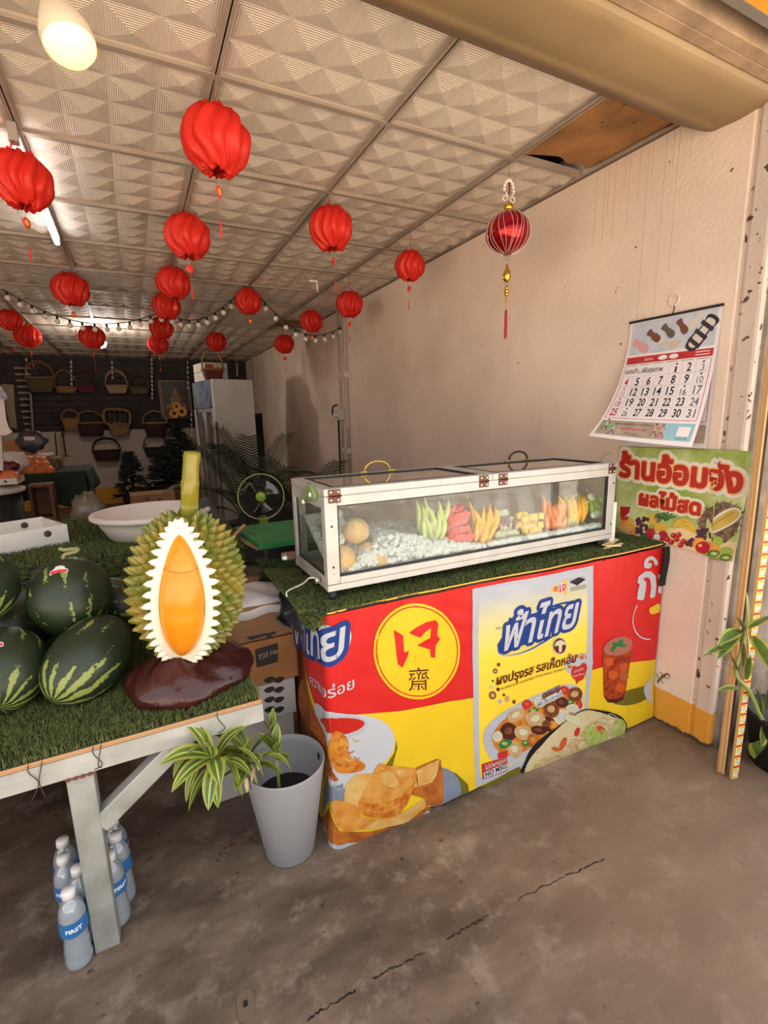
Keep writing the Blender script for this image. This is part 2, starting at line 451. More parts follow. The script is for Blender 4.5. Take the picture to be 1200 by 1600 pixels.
def floor_mat():
    m = bpy.data.materials.new('worn_concrete'); m.use_nodes = True; nt = m.node_tree; b = nt.nodes['Principled BSDF']; L = nt.links.new
    geo = N(nt, 'ShaderNodeNewGeometry')
    mp = N(nt, 'ShaderNodeMapping'); mp.inputs['Rotation'].default_value = (0, 0, 0.5); mp.inputs['Scale'].default_value = (1.0, 2.4, 1); L(geo.outputs['Position'], mp.inputs[0])
    n1 = N(nt, 'ShaderNodeTexNoise'); n1.inputs['Scale'].default_value = 2.1; n1.inputs['Detail'].default_value = 9; n1.inputs['Roughness'].default_value = 0.62; L(mp.outputs[0], n1.inputs['Vector'])
    cr = N(nt, 'ShaderNodeValToRGB'); e = cr.color_ramp.elements
    e[0].position = 0.30; e[0].color = rgb((60, 50, 43)); e[1].position = 0.74; e[1].color = rgb((166, 148, 130))
    q = e.new(0.45); q.color = rgb((94, 79, 67)); q = e.new(0.60); q.color = rgb((122, 104, 88))
    L(n1.outputs['Fac'], cr.inputs[0])
    n2 = N(nt, 'ShaderNodeTexNoise'); n2.inputs['Scale'].default_value = 9; n2.inputs['Detail'].default_value = 8; n2.inputs['Roughness'].default_value = 0.7; L(geo.outputs['Position'], n2.inputs['Vector'])
    r2 = N(nt, 'ShaderNodeMapRange'); r2.inputs[1].default_value = 0.52; r2.inputs[2].default_value = 0.72; r2.inputs[4].default_value = 0.55; L(n2.outputs['Fac'], r2.inputs[0])
    mx = N(nt, 'ShaderNodeMix', data_type='RGBA'); mx.inputs[7].default_value = rgb((172, 156, 140)); L(r2.outputs[0], mx.inputs[0]); L(cr.outputs[0], mx.inputs[6])
    n3 = N(nt, 'ShaderNodeTexNoise'); n3.inputs['Scale'].default_value = 34; n3.inputs['Detail'].default_value = 4; L(geo.outputs['Position'], n3.inputs['Vector'])
    r3 = N(nt, 'ShaderNodeMapRange'); r3.inputs[1].default_value = 0.66; r3.inputs[2].default_value = 0.72; r3.inputs[4].default_value = 0.8; L(n3.outputs['Fac'], r3.inputs[0])
    md = N(nt, 'ShaderNodeMix', data_type='RGBA'); md.inputs[7].default_value = rgb((52, 42, 36)); L(r3.outputs[0], md.inputs[0]); L(mx.outputs[2], md.inputs[6])
    # tan patch on the right, fading outwards with a noisy edge
    sub = N(nt, 'ShaderNodeVectorMath', operation='DISTANCE'); sub.inputs[1].default_value = (1.5, 0.55, 0); L(geo.outputs['Position'], sub.inputs[0])
    s1 = N(nt, 'ShaderNodeMath', operation='MULTIPLY_ADD'); s1.inputs[1].default_value = 0.7; L(n1.outputs['Fac'], s1.inputs[0]); L(sub.outputs['Value'], s1.inputs[2])
    r4 = N(nt, 'ShaderNodeMapRange'); r4.inputs[1].default_value = 1.25; r4.inputs[2].default_value = 0.7; r4.inputs[4].default_value = 0.6; L(s1.outputs[0], r4.inputs[0])
    mw = N(nt, 'ShaderNodeMix', data_type='RGBA'); mw.inputs[7].default_value = rgb((138, 113, 92)); L(r4.outputs[0], mw.inputs[0]); L(md.outputs[2], mw.inputs[6])
    L(mw.outputs[2], b.inputs['Base Color'])
    rr = N(nt, 'ShaderNodeMapRange'); rr.inputs[3].default_value = 0.38; rr.inputs[4].default_value = 0.7; L(n1.outputs['Fac'], rr.inputs[0]); L(rr.outputs[0], b.inputs['Roughness'])
    b.inputs['Specular IOR Level'].default_value = 0.35
    bp = N(nt, 'ShaderNodeBump'); bp.inputs['Strength'].default_value = 0.4; bp.inputs['Distance'].default_value = 0.008
    L(n2.outputs['Fac'], bp.inputs['Height']); L(bp.outputs[0], b.inputs['Normal'])
    MAT['worn_concrete'] = m
floor_mat()
M('rib_along', (218, 200, 182), 0.7, wave=('Y', 46, 0.5))
M('rib_across', (218, 200, 182), 0.7, wave=('X', 46, 0.5))
M('panel_flat', (218, 200, 182), 0.7)
M('grid_bar', (166, 148, 132), 0.6, var=(6, 0.08))
M('beam_paint', (146, 120, 84), 0.55, var=(2.5, 0.10), bump=(40, 0.08))
M('board_paint', (176, 146, 116), 0.8, var=(7, 0.22), bump=(30, 0.3))
M('dark_gap', (38, 28, 22), 0.9)
M('grey_steel', (120, 112, 104), 0.6, var=(12, 0.12))
M('yellow_paint', (236, 160, 40), 0.6, var=(18, 0.12))
M('grey_concrete', (148, 132, 116), 0.9, var=(9, 0.28), bump=(14, 0.9))
M('crack_dark', (42, 33, 28), 0.95)
M('slat_dark', (58, 44, 38), 0.7, var=(8, 0.3))
M('outside_ground', (188, 176, 160), 0.9, var=(3, 0.2))

# flat roof
b = MB(); b.bb((LX - .4, .72, 3.05), (3.2, BY + .3, 3.2)); struct(b.build('roof', 'board_paint'))
# floor: the shop's slab and the forecourt it runs out to
b = MB(); b.bb((LX - .1, -0.4, -0.12), (4.2, BY + .1, 0)); struct(b.build('floor', 'worn_concrete'))
# right wall with the shallow groove that sets off its front pilaster
b = MB(); b.bb((WX, 1.058, 0), (WX + .14, BY + .12, HC + .25)); struct(b.build('wall_right', 'wall_plaster', bevel=0.006))
b = MB(); b.bb((WX + .002, 0.978, 0), (WX + .14, 1.05, HC + .25)); b.bb((WX + .012, 1.04, 0), (WX + .13, 1.07, HC + .25))
struct(b.build('wall_right_pilaster', 'pilaster_plaster', bevel=0.012))
b = MB()
b.grid(lambda u, v: Vector((WX + .03 + u * 1.0, 0.985 - .012 * math.sin(9 * u) * math.sin(v * 11 + u * 5) - (.03 if u > .13 else 0), v * 2.9)), 30, 40)
struct(b.build('wall_outer', 'grey_concrete', solid=0.04))
b = MB(); b.bb((LX - .14, 1.2, 0), (LX, BY, HC + .25)); struct(b.build('wall_left', 'wall_plaster'))
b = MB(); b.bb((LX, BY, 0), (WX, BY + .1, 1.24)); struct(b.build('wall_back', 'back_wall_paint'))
# dark slatted upper half of the back wall: lapped boards, lit gaps at its left end drawn as pale strips
b = MB(); b.bb((LX, BY + .05, 1.24), (WX, BY + .12, HC + .2))
k = 0; z = 1.26
while z < HC:
    b.box(((LX + WX) / 2, BY + .02, z + .043), (WX - LX, .02, .080), 0, Matrix.Rotation(0.30, 3, 'X')); z += .092
struct(b.build('wall_back_slats', 'slat_dark'))
# pale strips: light through the slat gaps put into their colour, left end only
M('light_slit_and_pole', (150, 136, 124), 0.7)
b = MB()
for i in range(12):
    y0 = 575 + i * 9.7; q0 = atY(22 + i * 1.7, y0, BY - .01); q1 = atY(48, y0 - 0.5, BY - .01)
    b.bb((q0.x, BY - .02, q0.z - .014), (q1.x, BY, q0.z + .014))
struct(b.build('wall_back_light_slits', 'light_slit_and_pole'))

# ceiling: square panels pressed into small pyramids, 4 x 4 to a panel
b = MB()
PH, MG = 0.015, 0.014
SKIP = {(2, -1), (2, 6)}
for i in range(-5, 3):
    for j in range(-1, 13):
        if (i, j) in SKIP: continue
        x0, y0 = TA + .6 * i, TB + .6 * j; x1, y1 = min(x0 + .6, WX), min(y0 + .6, BY)
        if x1 - x0 < .05 or x0 < LX - .6: continue
        zc = HC + 0.016
        xs = [x0, x0 + MG] + [x0 + MG + (.6 - 2 * MG) * k / 4 for k in range(1, 5)] + [x0 + .6]
        ys = [y0, y0 + MG] + [y0 + MG + (.6 - 2 * MG) * k / 4 for k in range(1, 5)] + [y0 + .6]
        for a in range(6):
            for c in range(6):
                xa, xb, ya, yb = xs[a], xs[a + 1], ys[c], ys[c + 1]
                if a in (0, 5) or c in (0, 5):
                    b.add([(xa, ya, zc), (xa, yb, zc), (xb, yb, zc), (xb, ya, zc)], [(0, 1, 2, 3)], 2); continue
                p = [(xa, ya, zc), (xa, yb, zc), (xb, yb, zc), (xb, ya, zc), ((xa + xb) / 2, (ya + yb) / 2, zc - PH)]
                b.add(p, [(1, 2, 4), (3, 0, 4)], 0); b.add(p, [(0, 1, 4), (2, 3, 4)], 1)
struct(b.build('ceiling', ['rib_along', 'rib_across', 'panel_flat'], loc=(0, 0, 0)))
b = MB(); b.bb((LX, 1.3, HC + .12), (WX, BY, HC + .18)); struct(b.build('ceiling_slab', 'dark_gap'))
b = MB()
for i in range(-5, 4):
    x = TA + .6 * i
    if LX < x < WX: b.bb((x - .012, 1.24, HC), (x + .012, BY, HC + .004)); b.bb((x - .002, 1.24, HC), (x + .002, BY, HC + .03))
for j in range(-1, 14):
    y = TB + .6 * j
    if 1.3 < y < BY: b.bb((LX, y - .012, HC - .0005), (WX, y + .012, HC + .0036)); b.bb((LX, y - .002, HC), (WX, y + .002, HC + .03))
b.bb((WX - .022, 1.24, HC - .001), (WX, BY, HC + .003)); b.bb((LX, 1.24, HC - .001), (LX + .022, BY, HC + .003))
struct(b.build('trim_1', 'grid_bar'))
# front beam: rounded painted sheet, a rough board before it, then the steel and the yellow fascia
prof = [(1.36, 2.52), (1.325, 2.405), (1.215, 2.334), (1.165, 2.326), (1.12, 2.323), (1.075, 2.326), (1.03, 2.333), (1.008, 2.343), (1.003, 2.37), (1.003, 2.9), (1.36, 2.9)]
prof = prof[:1] + [tuple(map(float, q)) for q in spline(prof[1:8], 6)] + prof[8:]
b = MB(); b.prism(prof, (0, 1, 0), (0, 0, 1), (LX - .3, 0, 0), WX - LX + .3, 0, True)
o = struct(b.build('trim_2', 'beam_paint'))
b = MB(); b.bb((LX - .3, .968, 2.356), (2.6, 1.002, 2.46)); b.bb((LX - .3, .93, 2.3565), (2.6, .9675, 2.46)); struct(b.build('trim_3', 'board_paint', bevel=0.002))
b = MB(); b.bb((LX - .3, .886, 2.44), (2.6, .9295, 2.9)); struct(b.build('trim_5', 'dark_gap'))
b = MB(); b.bb((LX - .3, .862, 2.36), (2.6, .8855, 2.9)); struct(b.build('trim_6', 'grey_steel'))
b = MB(); b.bb((LX - .3, .745, 2.362), (2.6, .8615, 3.1)); struct(b.build('trim_7', 'yellow_paint'))
M('wall_angle', (112, 84, 70), .7)
b = MB(); b.bb((WX - .008, 1.24, HC - .006), (WX, BY, HC + .004)); struct(b.build('trim_8', 'wall_angle'))
M('drip_stain', (204, 172, 148), .8)
rd = random.Random(4)
for k in range(13):
    y_ = 1.28 + .034 * k + rd.uniform(-.012, .012); L_ = rd.choice((.12, .2, .3, .5, .75)); b = MB()
    b.bb((WX - .0006, y_ - .0009, HC - .01 - L_), (WX + .001, y_ + .0009, HC - .008)); struct(b.build('wall_drip_stain', 'drip_stain'))
# floor crack that runs out from under the counter
M('crack_dark2', (40, 32, 27), 0.95)
pts = [(480, 1592), (520, 1568), (560, 1545), (600, 1520), (640, 1500), (690, 1470), (735, 1447), (760, 1432), (830, 1395), (900, 1362), (960, 1335)]
b = MB(); P = spline([tuple(atZ(x, y, 0.0006)) for x, y in pts], 14); ws = []
for i, p in enumerate(P):
    P[i] = Vector(p) + Vector((random.uniform(-.004, .004), random.uniform(-.004, .004), 0))
for i in range(len(P) - 1):
    if (i // 9) % 4 == 3: continue
    d = (P[i + 1] - P[i]).normalized(); n = Vector((-d.y, d.x, 0)); w = random.uniform(.0008, .0028)
    b.add([P[i] - n * w, P[i] + n * w, P[i + 1] + n * w, P[i + 1] - n * w], [(3, 2, 1, 0)])
struct(b.build('floor_crack', 'crack_dark2'))
# forecourt beyond the shop's front, all round
b = MB(); b.bb((-40, -45, -0.2), (40, -0.4, -0.02)); b.bb((-40, -0.4, -0.2), (LX - .1, 30, -0.02)); b.bb((4.2, -0.4, -0.2), (40, 30, -0.02))
struct(b.build('ground', 'outside_ground'))
# board filling the gap in the ceiling next to the beam
M('brown_board', (176, 122, 68), 0.75, var=(5, 0.28), bump=(12, 0.15))
M('board_mark', (88, 50, 26), 0.9)
t = thing('brown_board', 'stained brown board filling the ceiling gap beside the front beam', 'board', (1.74, 1.5, HC + .02))
b = MB()
out = spline([(1.55, 1.24), (1.74, 1.24), (1.935, 1.24), (1.93, 1.4), (1.925, 1.55), (1.915, 1.72), (1.86, 1.70), (1.80, 1.725), (1.73, 1.70), (1.66, 1.715), (1.60, 1.735), (1.552, 1.74), (1.55, 1.5)], 3, True)
b.prism([tuple(p) for p in out], (1, 0, 0), (0, 1, 0), (0, 0, HC + .012), .006); b.build('board', 'brown_board', t)
for x, y, r in ((1.66, 1.335, .012), (1.68, 1.45, .004), (1.70, 1.47, .003), (1.72, 1.46, .003), (1.79, 1.40, .006)):
    b = MB(); b.lathe([(r * .4, 0), (r, 0.0003), (r, -.001)], (x, y, HC + .0115), 12); b.build('knot', 'board_mark', t)
b = MB(); b.bb((1.56, TB + .6 * 6 + .02, HC + .012), (WX - .02, TB + .6 * 7 - .1, HC + .018))
tag(b.build('plywood_sheet', 'brown_board'), 'brown sheet in the far ceiling gap by the right wall', 'board')
# ================================================================== COUNTER WITH THE PRINTED BANNER
BP0 = Vector((0.437, 1.272, 0)); BP1 = Vector((1.938, 1.224, 0))
BD = (BP1 - BP0).normalized(); BN = Vector((BD.y, -BD.x, 0))
M('print_red', (226, 40, 38), 0.42, bump=(9, 0.25)); M('print_yellow', (250, 208, 40), 0.42, bump=(9, 0.25))
M('print_gold', (250, 196, 84), 0.45); M('print_white', (238, 240, 246), 0.42, bump=(9, 0.2)); M('print_navy', (30, 62, 140), 0.42)
M('print_brown', (104, 34, 22), 0.45); M('print_offwhite', (222, 226, 236), 0.42, bump=(9, 0.2)); M('print_olive', (122, 112, 34), 0.45)
M('print_sauce', (206, 40, 30), 0.3); M('print_fry', (196, 96, 30), 0.5, var=(45, 0.8), c2=(240, 170, 60)); M('print_fry_dark', (150, 62, 22), 0.5, var=(45, 0.8), c2=(214, 120, 40))
M('print_tofu', (240, 176, 84), 0.45, var=(22, 0.9), c2=(216, 128, 44)); M('print_tofu_side', (206, 118, 44), 0.45, var=(26, 0.9), c2=(158, 82, 34)); M('print_tofu_pale', (246, 206, 124), 0.45, var=(20, 0.8), c2=(228, 160, 74))
M('print_platesh', (150, 160, 178), 0.45); M('print_black', (26, 24, 26), 0.5); M('print_lemon', (248, 226, 110), 0.42, bump=(9, 0.2)); M('print_cream', (250, 240, 200), 0.42, bump=(9, 0.2))
M('print_noodle', (244, 222, 170), 0.45); M('print_noodle2', (214, 172, 96), 0.45); M('print_carrot', (216, 92, 40), 0.45); M('print_leaf', (170, 190, 80), 0.45, var=(40, 0.7), c2=(224, 226, 150)); M('print_green', (40, 130, 62), 0.45)
M('print_mush', (150, 84, 44), 0.45, var=(60, 0.8), c2=(90, 44, 28)); M('print_mush_pale', (232, 196, 140), 0.45, var=(50, 0.6), c2=(200, 140, 80)); M('print_mush_dark', (84, 36, 28), 0.45)
M('print_tea', (150, 44, 22), 0.35, var=(40, 0.8), c2=(206, 92, 44)); M('print_tea_top', (196, 120, 100), 0.35); M('print_ice', (196, 100, 66), 0.35); M('print_tomato', (206, 50, 40), 0.4); M('print_grey', (90, 92, 100), 0.5)
M('counter_wood', (150, 84, 44), 0.5, var=(4, 0.35), bump=(10, 0.1)); M('plywood_raw', (176, 138, 96), 0.7, var=(6, 0.2))

def bsurf(u, v, off=0.0):
    u = float(u); v = float(v)
    z = v
    sag = 0.012 * math.exp(-((z - 0.02) / 0.10) ** 2)
    cr = ((u + .03) / .131) % 1.0; crease = -.0016 * math.exp(-((cr - .5) * .131 / .011) ** 2) if u > .03 else 0.0
    crease += .0008 * math.sin(38 * u + 60 * z + 3 * math.sin(9 * z)) * (.5 + .5 * math.sin(5 * u - 11 * z)) + .0010 * math.sin(23 * z - 31 * u + 2)
    w = crease + 0.0035 * math.sin(6.5 * u + 2.0 * z) + 0.0022 * math.sin(15 * u - 7 * z + 1) + sag
    fold = 0.0
    r = 0.022
    if u >= r: p = BP0 + BD * u; n = BN
    elif u <= -r: p = BP0 + Vector((0, 1, 0)) * (-u); n = Vector((-1, 0, 0)); w += .004 * math.sin(30 * u)
    else:
        t = (u + r) / (2 * r); a = BP0 + Vector((0, r, 0)); c = BP0 + BD * r
        p = a * (1 - t) ** 2 + BP0 * 2 * t * (1 - t) + c * t * t
        n = (Vector((-1, 0, 0)) * (1 - t) + BN * t).normalized()
    q = p + n * (0.004 + w + off); q.z = z
    return q
def bpx(x, y):
    d = ray(x, y); t = (BP0 - EYE).dot(BN) / d.dot(BN); q = EYE + d * t
    u = (q - BP0).dot(BD)
    if u < 0:
        q = atX(x, y, BP0.x); return (-(q.y - BP0.y), q.z)
    return (u, q.z)
BS = Surf(bpx, bsurf, 0.016, (-.022, -.0165, -.011, -.0055, 0, .0055, .011, .0165, .022))
LU = (BP1 - BP0).length
def vbot(u):
    xs = [-.26, -.1, 0, .06, .12, .2, .3, .45, .7, 1.0, 1.6]; ys = [.06, .03, .012, .006, .006, .010, .022, .016, .012, .012, .008]
    return float(np.interp(u, xs, ys))

# the counter under it
t = thing('counter', 'long wooden counter behind the printed banner, turf on its top', 'counter', (1.19, 1.5, 0))
b = MB(); b.bb((.46, 1.285, .776), (1.938, 1.73, .80)); b.build('worktop', 'plywood_raw', t)
b = MB(); b.bb((.462, 1.30, .03), (.482, 1.72, .776)); b.bb((.455, 1.29, .03), (.475, 1.34, .776)); b.bb((.455, 1.66, .03), (.475, 1.72, .776)); b.bb((.455, 1.34, .64), (.475, 1.66, .72)); b.build('side_panel', 'counter_wood', t, bevel=.003)
b = MB(); b.bb((.48, 1.296, .03), (1.936, 1.31, .776)); b.build('front_panel', 'counter_wood', t)
for x, y in ((.50, 1.335), (.50, 1.70), (1.90, 1.335), (1.90, 1.70)):
    b = MB(); b.bb((x - .025, y - .02, 0), (x + .025, y + .02, .776)); b.build('leg', 'counter_wood', t)

# banner sheet
t = thing('printed_banner', 'red and yellow printed vinyl banner with food pictures hung on the counter front', 'banner', (1.19, 1.24, 0))
b = MB()
TOPV = 0.795
nu, nv = 300, 80
u0 = -.215
def bfn(a, c):
    u = u0 + (LU - u0) * a; v0 = vbot(u); vt = TOPV + (0.0 if u > -.02 else -.03 * min(1, -u / .2))
    return bsurf(u, v0 + (vt - v0) * c)
b.grid(bfn, nu, nv)
b.build('sheet', 'print_red', t)
def z7(*p): return [(440 + x / 3.3342, 860 + y / 3.3342) for x, y in p]
def z8(*p): return [(720 + x / 3.529, 860 + y / 3.529) for x, y in p]
# yellow ground
p = Print(BS, .0016)
top = [bpx(*q) for q in [(457, 1030), (470, 1034), (480, 1040), (500, 1113), (560, 1114), (620, 1109), (690, 1098), (760, 1086), (850, 1062), (935, 1042), (1000, 1032), (1022, 1030)]]
top = [(u0 + .002, top[0][1])] + [q for q in top if u0 < q[0] < LU] + [(LU - .002, top[-1][1])]
bot = [(u, vbot(u) + .001) for u in np.linspace(LU - .002, u0 + .002, 40)]
p.uv(top + bot, 'print_yellow', 0)
p.build('yellow_ground', t)
# gold line along the top, thin red stripe down the wrapped end
p = Print(BS, .0016)
line = [bpx(*q) for q in [(508, 957.5), (600, 937), (700, 917), (800, 898), (900, 878), (1000, 858), (1036, 850)]]
p.stroke_uv(line, .0055, 'print_gold', 1)
p.build('gold_border', t)
p = Print(BS, .0016)
p.stroke_uv([(-.205, z) for z in np.linspace(.45, .765, 8)], .004, 'print_gold', 1)
p.build('gold_edge', t)
p = Print(BS, .0016); p.stroke_uv([(-.19, z) for z in np.linspace(.08, .52, 8)], .004, 'print_red', 1); p.build('red_edge', t)
# grommets
for q in ((942, 873.5), (600, 939.5)):
    u, v = bpx(*q); c = bsurf(u, v, .001); b = MB()
    b.tube([c + BD * .004 * math.cos(a) + Vector((0, 0, .006 * math.sin(a))) for a in [i * PI / 6 for i in range(12)]], .0015, 6, closed=True)
    b.build('eyelet', 'print_black', t)
# roundel
p = Print(BS, .0016)
p.pell((650.5, 1016.5), 68, 74.5, 'print_yellow', 1, rot=-.12, n=48)
p.pell((650.5, 1016.5), 64.5, 70.5, 'print_red', 2, rot=-.12, n=48); p.pell((650.5, 1016.5), 62.5, 68.5, 'print_yellow', 3, rot=-.12, n=48)
p.px(z7((578, 410), (603, 424), (628, 440), (631, 520), (640, 524), (656, 513), (648, 548), (622, 605), (598, 586), (590, 520), (584, 450)), 'print_red', 4)
p.px(z7((657, 424), (700, 394), (750, 368), (796, 359), (812, 378), (806, 440), (822, 457), (800, 490), (793, 556), (770, 550), (768, 512), (700, 490), (738, 466), (768, 452), (772, 400), (738, 422), (716, 448), (686, 440)), 'print_red', 4)
p.text('齋', (636, 1075), (669, 1073), 'print_brown', 4, asp=1.0)
p.build('printed_roundel', t)
# brand lettering at the left corner
p = Print(BS, .0016)
p.px(z7((40, 330), (90, 340), (180, 370), (260, 388), (330, 390), (356, 420), (354, 470), (322, 540), (270, 562), (200, 566), (150, 545), (100, 500), (60, 420)), 'print_white', 1, 5)
p.px(z7((215, 412), (265, 400), (325, 402), (345, 425), (338, 470), (300, 530), (302, 505), (322, 455), (318, 430), (280, 418)), 'print_navy', 2, 4)
p.outlined('ฟ้าไทย', (462, 1004), (534, 1021), .10, 'print_navy', 3, 1.0, .12)
p.text('ฟ้าไทย', (462, 1004), (534, 1021), 'print_white', 5, bold=.012, asp=1.0, shear=.12)
p.text('ความอร่อย', (490, 1067), (552, 1073), 'print_white', 2, bold=.012, asp=.95)
p.build('printed_wordmark', t)
# plate with dipping sauce and the fried strips
p = Print(BS, .0016)
p.px(z7((540, 1100), (595, 1020), (590, 975), (570, 1110), (500, 1140)), 'print_olive', 1)
p.px(z7((185, 800), (240, 830), (330, 846), (420, 850), (500, 870), (555, 910), (580, 965), (572, 1030), (540, 1080), (490, 1130), (440, 1160), (380, 1180), (330, 1230), (280, 1235), (245, 1180), (215, 1000)), 'print_white', 2, 4)
p.px(z7((200, 862), (260, 850), (400, 858), (440, 880), (440, 910), (400, 950), (330, 972), (250, 960), (215, 920)), 'print_offwhite', 3, 4)
p.px(z7((212, 874), (280, 868), (380, 868), (425, 888), (400, 920), (330, 950), (260, 955), (230, 915)), 'print_sauce', 4, 4)
for pts in (((232, 880), (420, 880)), ((260, 910), (380, 905))): p.stroke(z7(*pts), .003, 'print_tomato', 5)
p.px(z7((100, 690), (130, 664), (160, 760), (195, 860), (230, 960), (255, 1050), (262, 1140), (292, 1185), (262, 1190), (240, 1090), (200, 1010), (140, 930), (104, 840), (95, 760)), 'print_fry_dark', 4, 4)
p.px(z7((265, 945), (300, 938), (340, 980), (350, 1060), (420, 1095), (425, 1125), (380, 1145), (300, 1150), (262, 1110), (250, 1020)), 'print_fry', 6, 4)
for k in range(46):
    x = random.uniform(105, 250); y = 700 + (x - 105) * 3.0 + random.uniform(-70, 120)
    p.stroke(z7((x, y), (x + random.uniform(-10, 20), y + 30), (x + random.uniform(0, 40), y + random.uniform(40, 80))), .0028, random.choice(['print_fry', 'print_tofu', 'print_fry_dark']), 7)
for k in range(16):
    x = random.uniform(275, 380); y = random.uniform(960, 1120)
    p.stroke(z7((x, y), (x + 18, y + 16), (x + random.uniform(20, 50), y + random.uniform(0, 30))), .0028, random.choice(['print_tofu', 'print_fry_dark', 'print_tofu_pale']), 7)
p.build('printed_snack_plate', t)
# plate of fried bean curd
p = Print(BS, .0016)
p.px(z7((820, 1120), (900, 1150), (955, 1200), (962, 1240), (900, 1262), (840, 1275), (810, 1200)), 'print_olive', 1)
p.px(z7((800, 1128), (860, 1132), (905, 1170), (918, 1220), (905, 1258), (790, 1310), (760, 1290), (750, 1200)), 'print_platesh', 2, 3)
p.px(z7((240, 1180), (330, 1180), (330, 1290), (250, 1300), (228, 1380), (225, 1250)), 'print_platesh', 2)
p.px(z7((232, 1400), (290, 1470), (400, 1495), (500, 1475), (640, 1400), (740, 1330), (760, 1340), (640, 1430), (500, 1500), (420, 1545), (330, 1552), (262, 1520), (236, 1480)), 'print_offwhite', 2)
p.px(z7((228, 1390), (262, 1330), (300, 1440), (450, 1440), (640, 1400), (740, 1310), (762, 1318), (730, 1350), (560, 1460), (430, 1490), (330, 1498), (262, 1470)), 'print_tofu_side', 3)
p.px(z7((640, 1250), (700, 1120), (800, 1080), (822, 1082), (832, 1160), (824, 1290), (800, 1306), (740, 1310), (730, 1275)), 'print_tofu_side', 4)
p.px(z7((696, 1140), (760, 1104), (818, 1080), (800, 1160), (776, 1195), (700, 1218), (668, 1222)), 'print_tofu_pale', 5)
p.px(z7((330, 1210), (380, 1156), (470, 1148), (470, 1180), (400, 1280), (385, 1320), (318, 1298)), 'print_tofu_pale', 5)
p.px(z7((264, 1300), (285, 1288), (380, 1312), (400, 1365), (490, 1380), (420, 1420), (322, 1444), (288, 1415)), 'print_tofu', 6)
p.px(z7((470, 1385), (600, 1350), (732, 1275), (734, 1318), (640, 1395), (520, 1420), (400, 1430)), 'print_tofu_pale', 6)
p.px(z7((500, 1098), (560, 1108), (690, 1128), (698, 1160), (680, 1220), (640, 1300), (590, 1360), (520, 1376), (430, 1362), (388, 1348), (392, 1290), (420, 1240), (462, 1180), (480, 1120)), 'print_tofu', 7)
p.px(z7((392, 1292), (470, 1300), (560, 1290), (640, 1240), (690, 1180), (680, 1222), (640, 1300), (590, 1360), (520, 1376), (430, 1362), (388, 1348)), 'print_fry', 8)
for pts in (((510, 1120), (600, 1160), (640, 1200)), ((480, 1180), (540, 1230), (620, 1240)), ((700, 1200), (760, 1180), (800, 1120)), ((430, 1330), (520, 1340), (600, 1300))):
    p.stroke(z7(*pts), .0025, 'print_tofu_pale', 9)
p.px(z7((500, 1150), (560, 1140), (600, 1200), (560, 1220), (510, 1190)), 'print_tofu_pale', 8, 4); p.px(z7((590, 1130), (650, 1140), (640, 1170), (600, 1160)), 'print_tofu_pale', 8, 4)
p.build('printed_bean_curd_plate', t)
# seasoning packet
def packet_mat():
    m = bpy.data.materials.new('print_packet'); m.use_nodes = True; nt = m.node_tree; bs = nt.nodes['Principled BSDF']; L = nt.links.new
    geo = N(nt, 'ShaderNodeNewGeometry'); sp = N(nt, 'ShaderNodeSeparateXYZ'); L(geo.outputs['Position'], sp.inputs[0])
    cr = N(nt, 'ShaderNodeValToRGB'); e = cr.color_ramp.elements
    e[0].position = .0; e[0].color = rgb((230, 196, 46)); e[1].position = 1; e[1].color = rgb((168, 171, 178))
    q = e.new(.50); q.color = rgb((226, 198, 62)); q = e.new(.78); q.color = rgb((204, 192, 132))
    r = N(nt, 'ShaderNodeMapRange'); r.inputs[1].default_value = .30; r.inputs[2].default_value = .74; L(sp.outputs[2], r.inputs[0]); L(r.outputs[0], cr.inputs[0])
    L(cr.outputs[0], bs.inputs['Base Color']); bs.inputs['Roughness'].default_value = .42
    MAT['print_packet'] = m
packet_mat()
p = Print(BS, .0016)
p.px(z8((63, 212), (725, 80), (712, 640), (690, 900), (560, 1090), (68, 1292)), 'print_offwhite', 1)
p.px(z8((98, 225), (690, 108), (680, 640), (672, 860), (560, 1060), (96, 1240)), 'print_packet', 2)
# flag with emblem
p.px(z8((480, 213), (574, 150), (578, 245)), 'print_gold', 3); p.pell(z8((548, 202))[0], 6, 8.6, 'print_white', 4)
p.text('เจ', z8((533, 222))[0], z8((566, 215))[0], 'print_red', 5, bold=.02); p.text('齋', z8((500, 222))[0], z8((524, 217))[0], 'print_red', 5)
p.px(z8((590, 172), (640, 143), (680, 156), (632, 190)), 'print_black', 3)
for k in range(4): p.stroke(z8((592, 158 + 7 * k), (676, 140 + 7 * k)), .0012, 'print_grey', 3)
for k in range(3): p.stroke(z8((594, 203 + 8 * k), (682, 186 + 8 * k)), .002, 'print_grey', 4)
# oval wordmark
def ov(c, rx, ry, rot): return c, rx, ry, rot
p.pell(z8((418, 428))[0], 73, 25, 'print_white', 3, rot=-.55, n=48)
p.pell(z8((418, 428))[0], 71.5, 23.6, 'print_navy', 4, rot=-.55, n=48)
p.pell(z8((414, 432))[0], 69, 20.6, 'print_lemon', 5, rot=-.56, n=48)
p.px(z8((205, 565), (195, 520), (230, 460), (250, 400), (262, 366), (310, 378), (330, 336), (372, 336), (372, 420), (400, 350), (440, 318), (458, 340), (450, 372), (500, 340), (590, 330), (632, 290), (616, 360), (588, 410), (500, 440), (400, 500), (330, 520), (260, 560)), 'print_navy', 6)
a, c = z8((218, 552))[0], z8((612, 412))[0]
p.outlined('ฟ้าไทย', (a[0], a[1]), (c[0], c[1]), .085, 'print_navy', 7, 1.18, .25)
p.text('ฟ้าไทย', (a[0], a[1]), (c[0], c[1]), 'print_white', 9, bold=.02, asp=1.18, shear=.25)
p.text('ตรา', z8((190, 436))[0], z8((218, 430))[0], 'print_grey', 4)
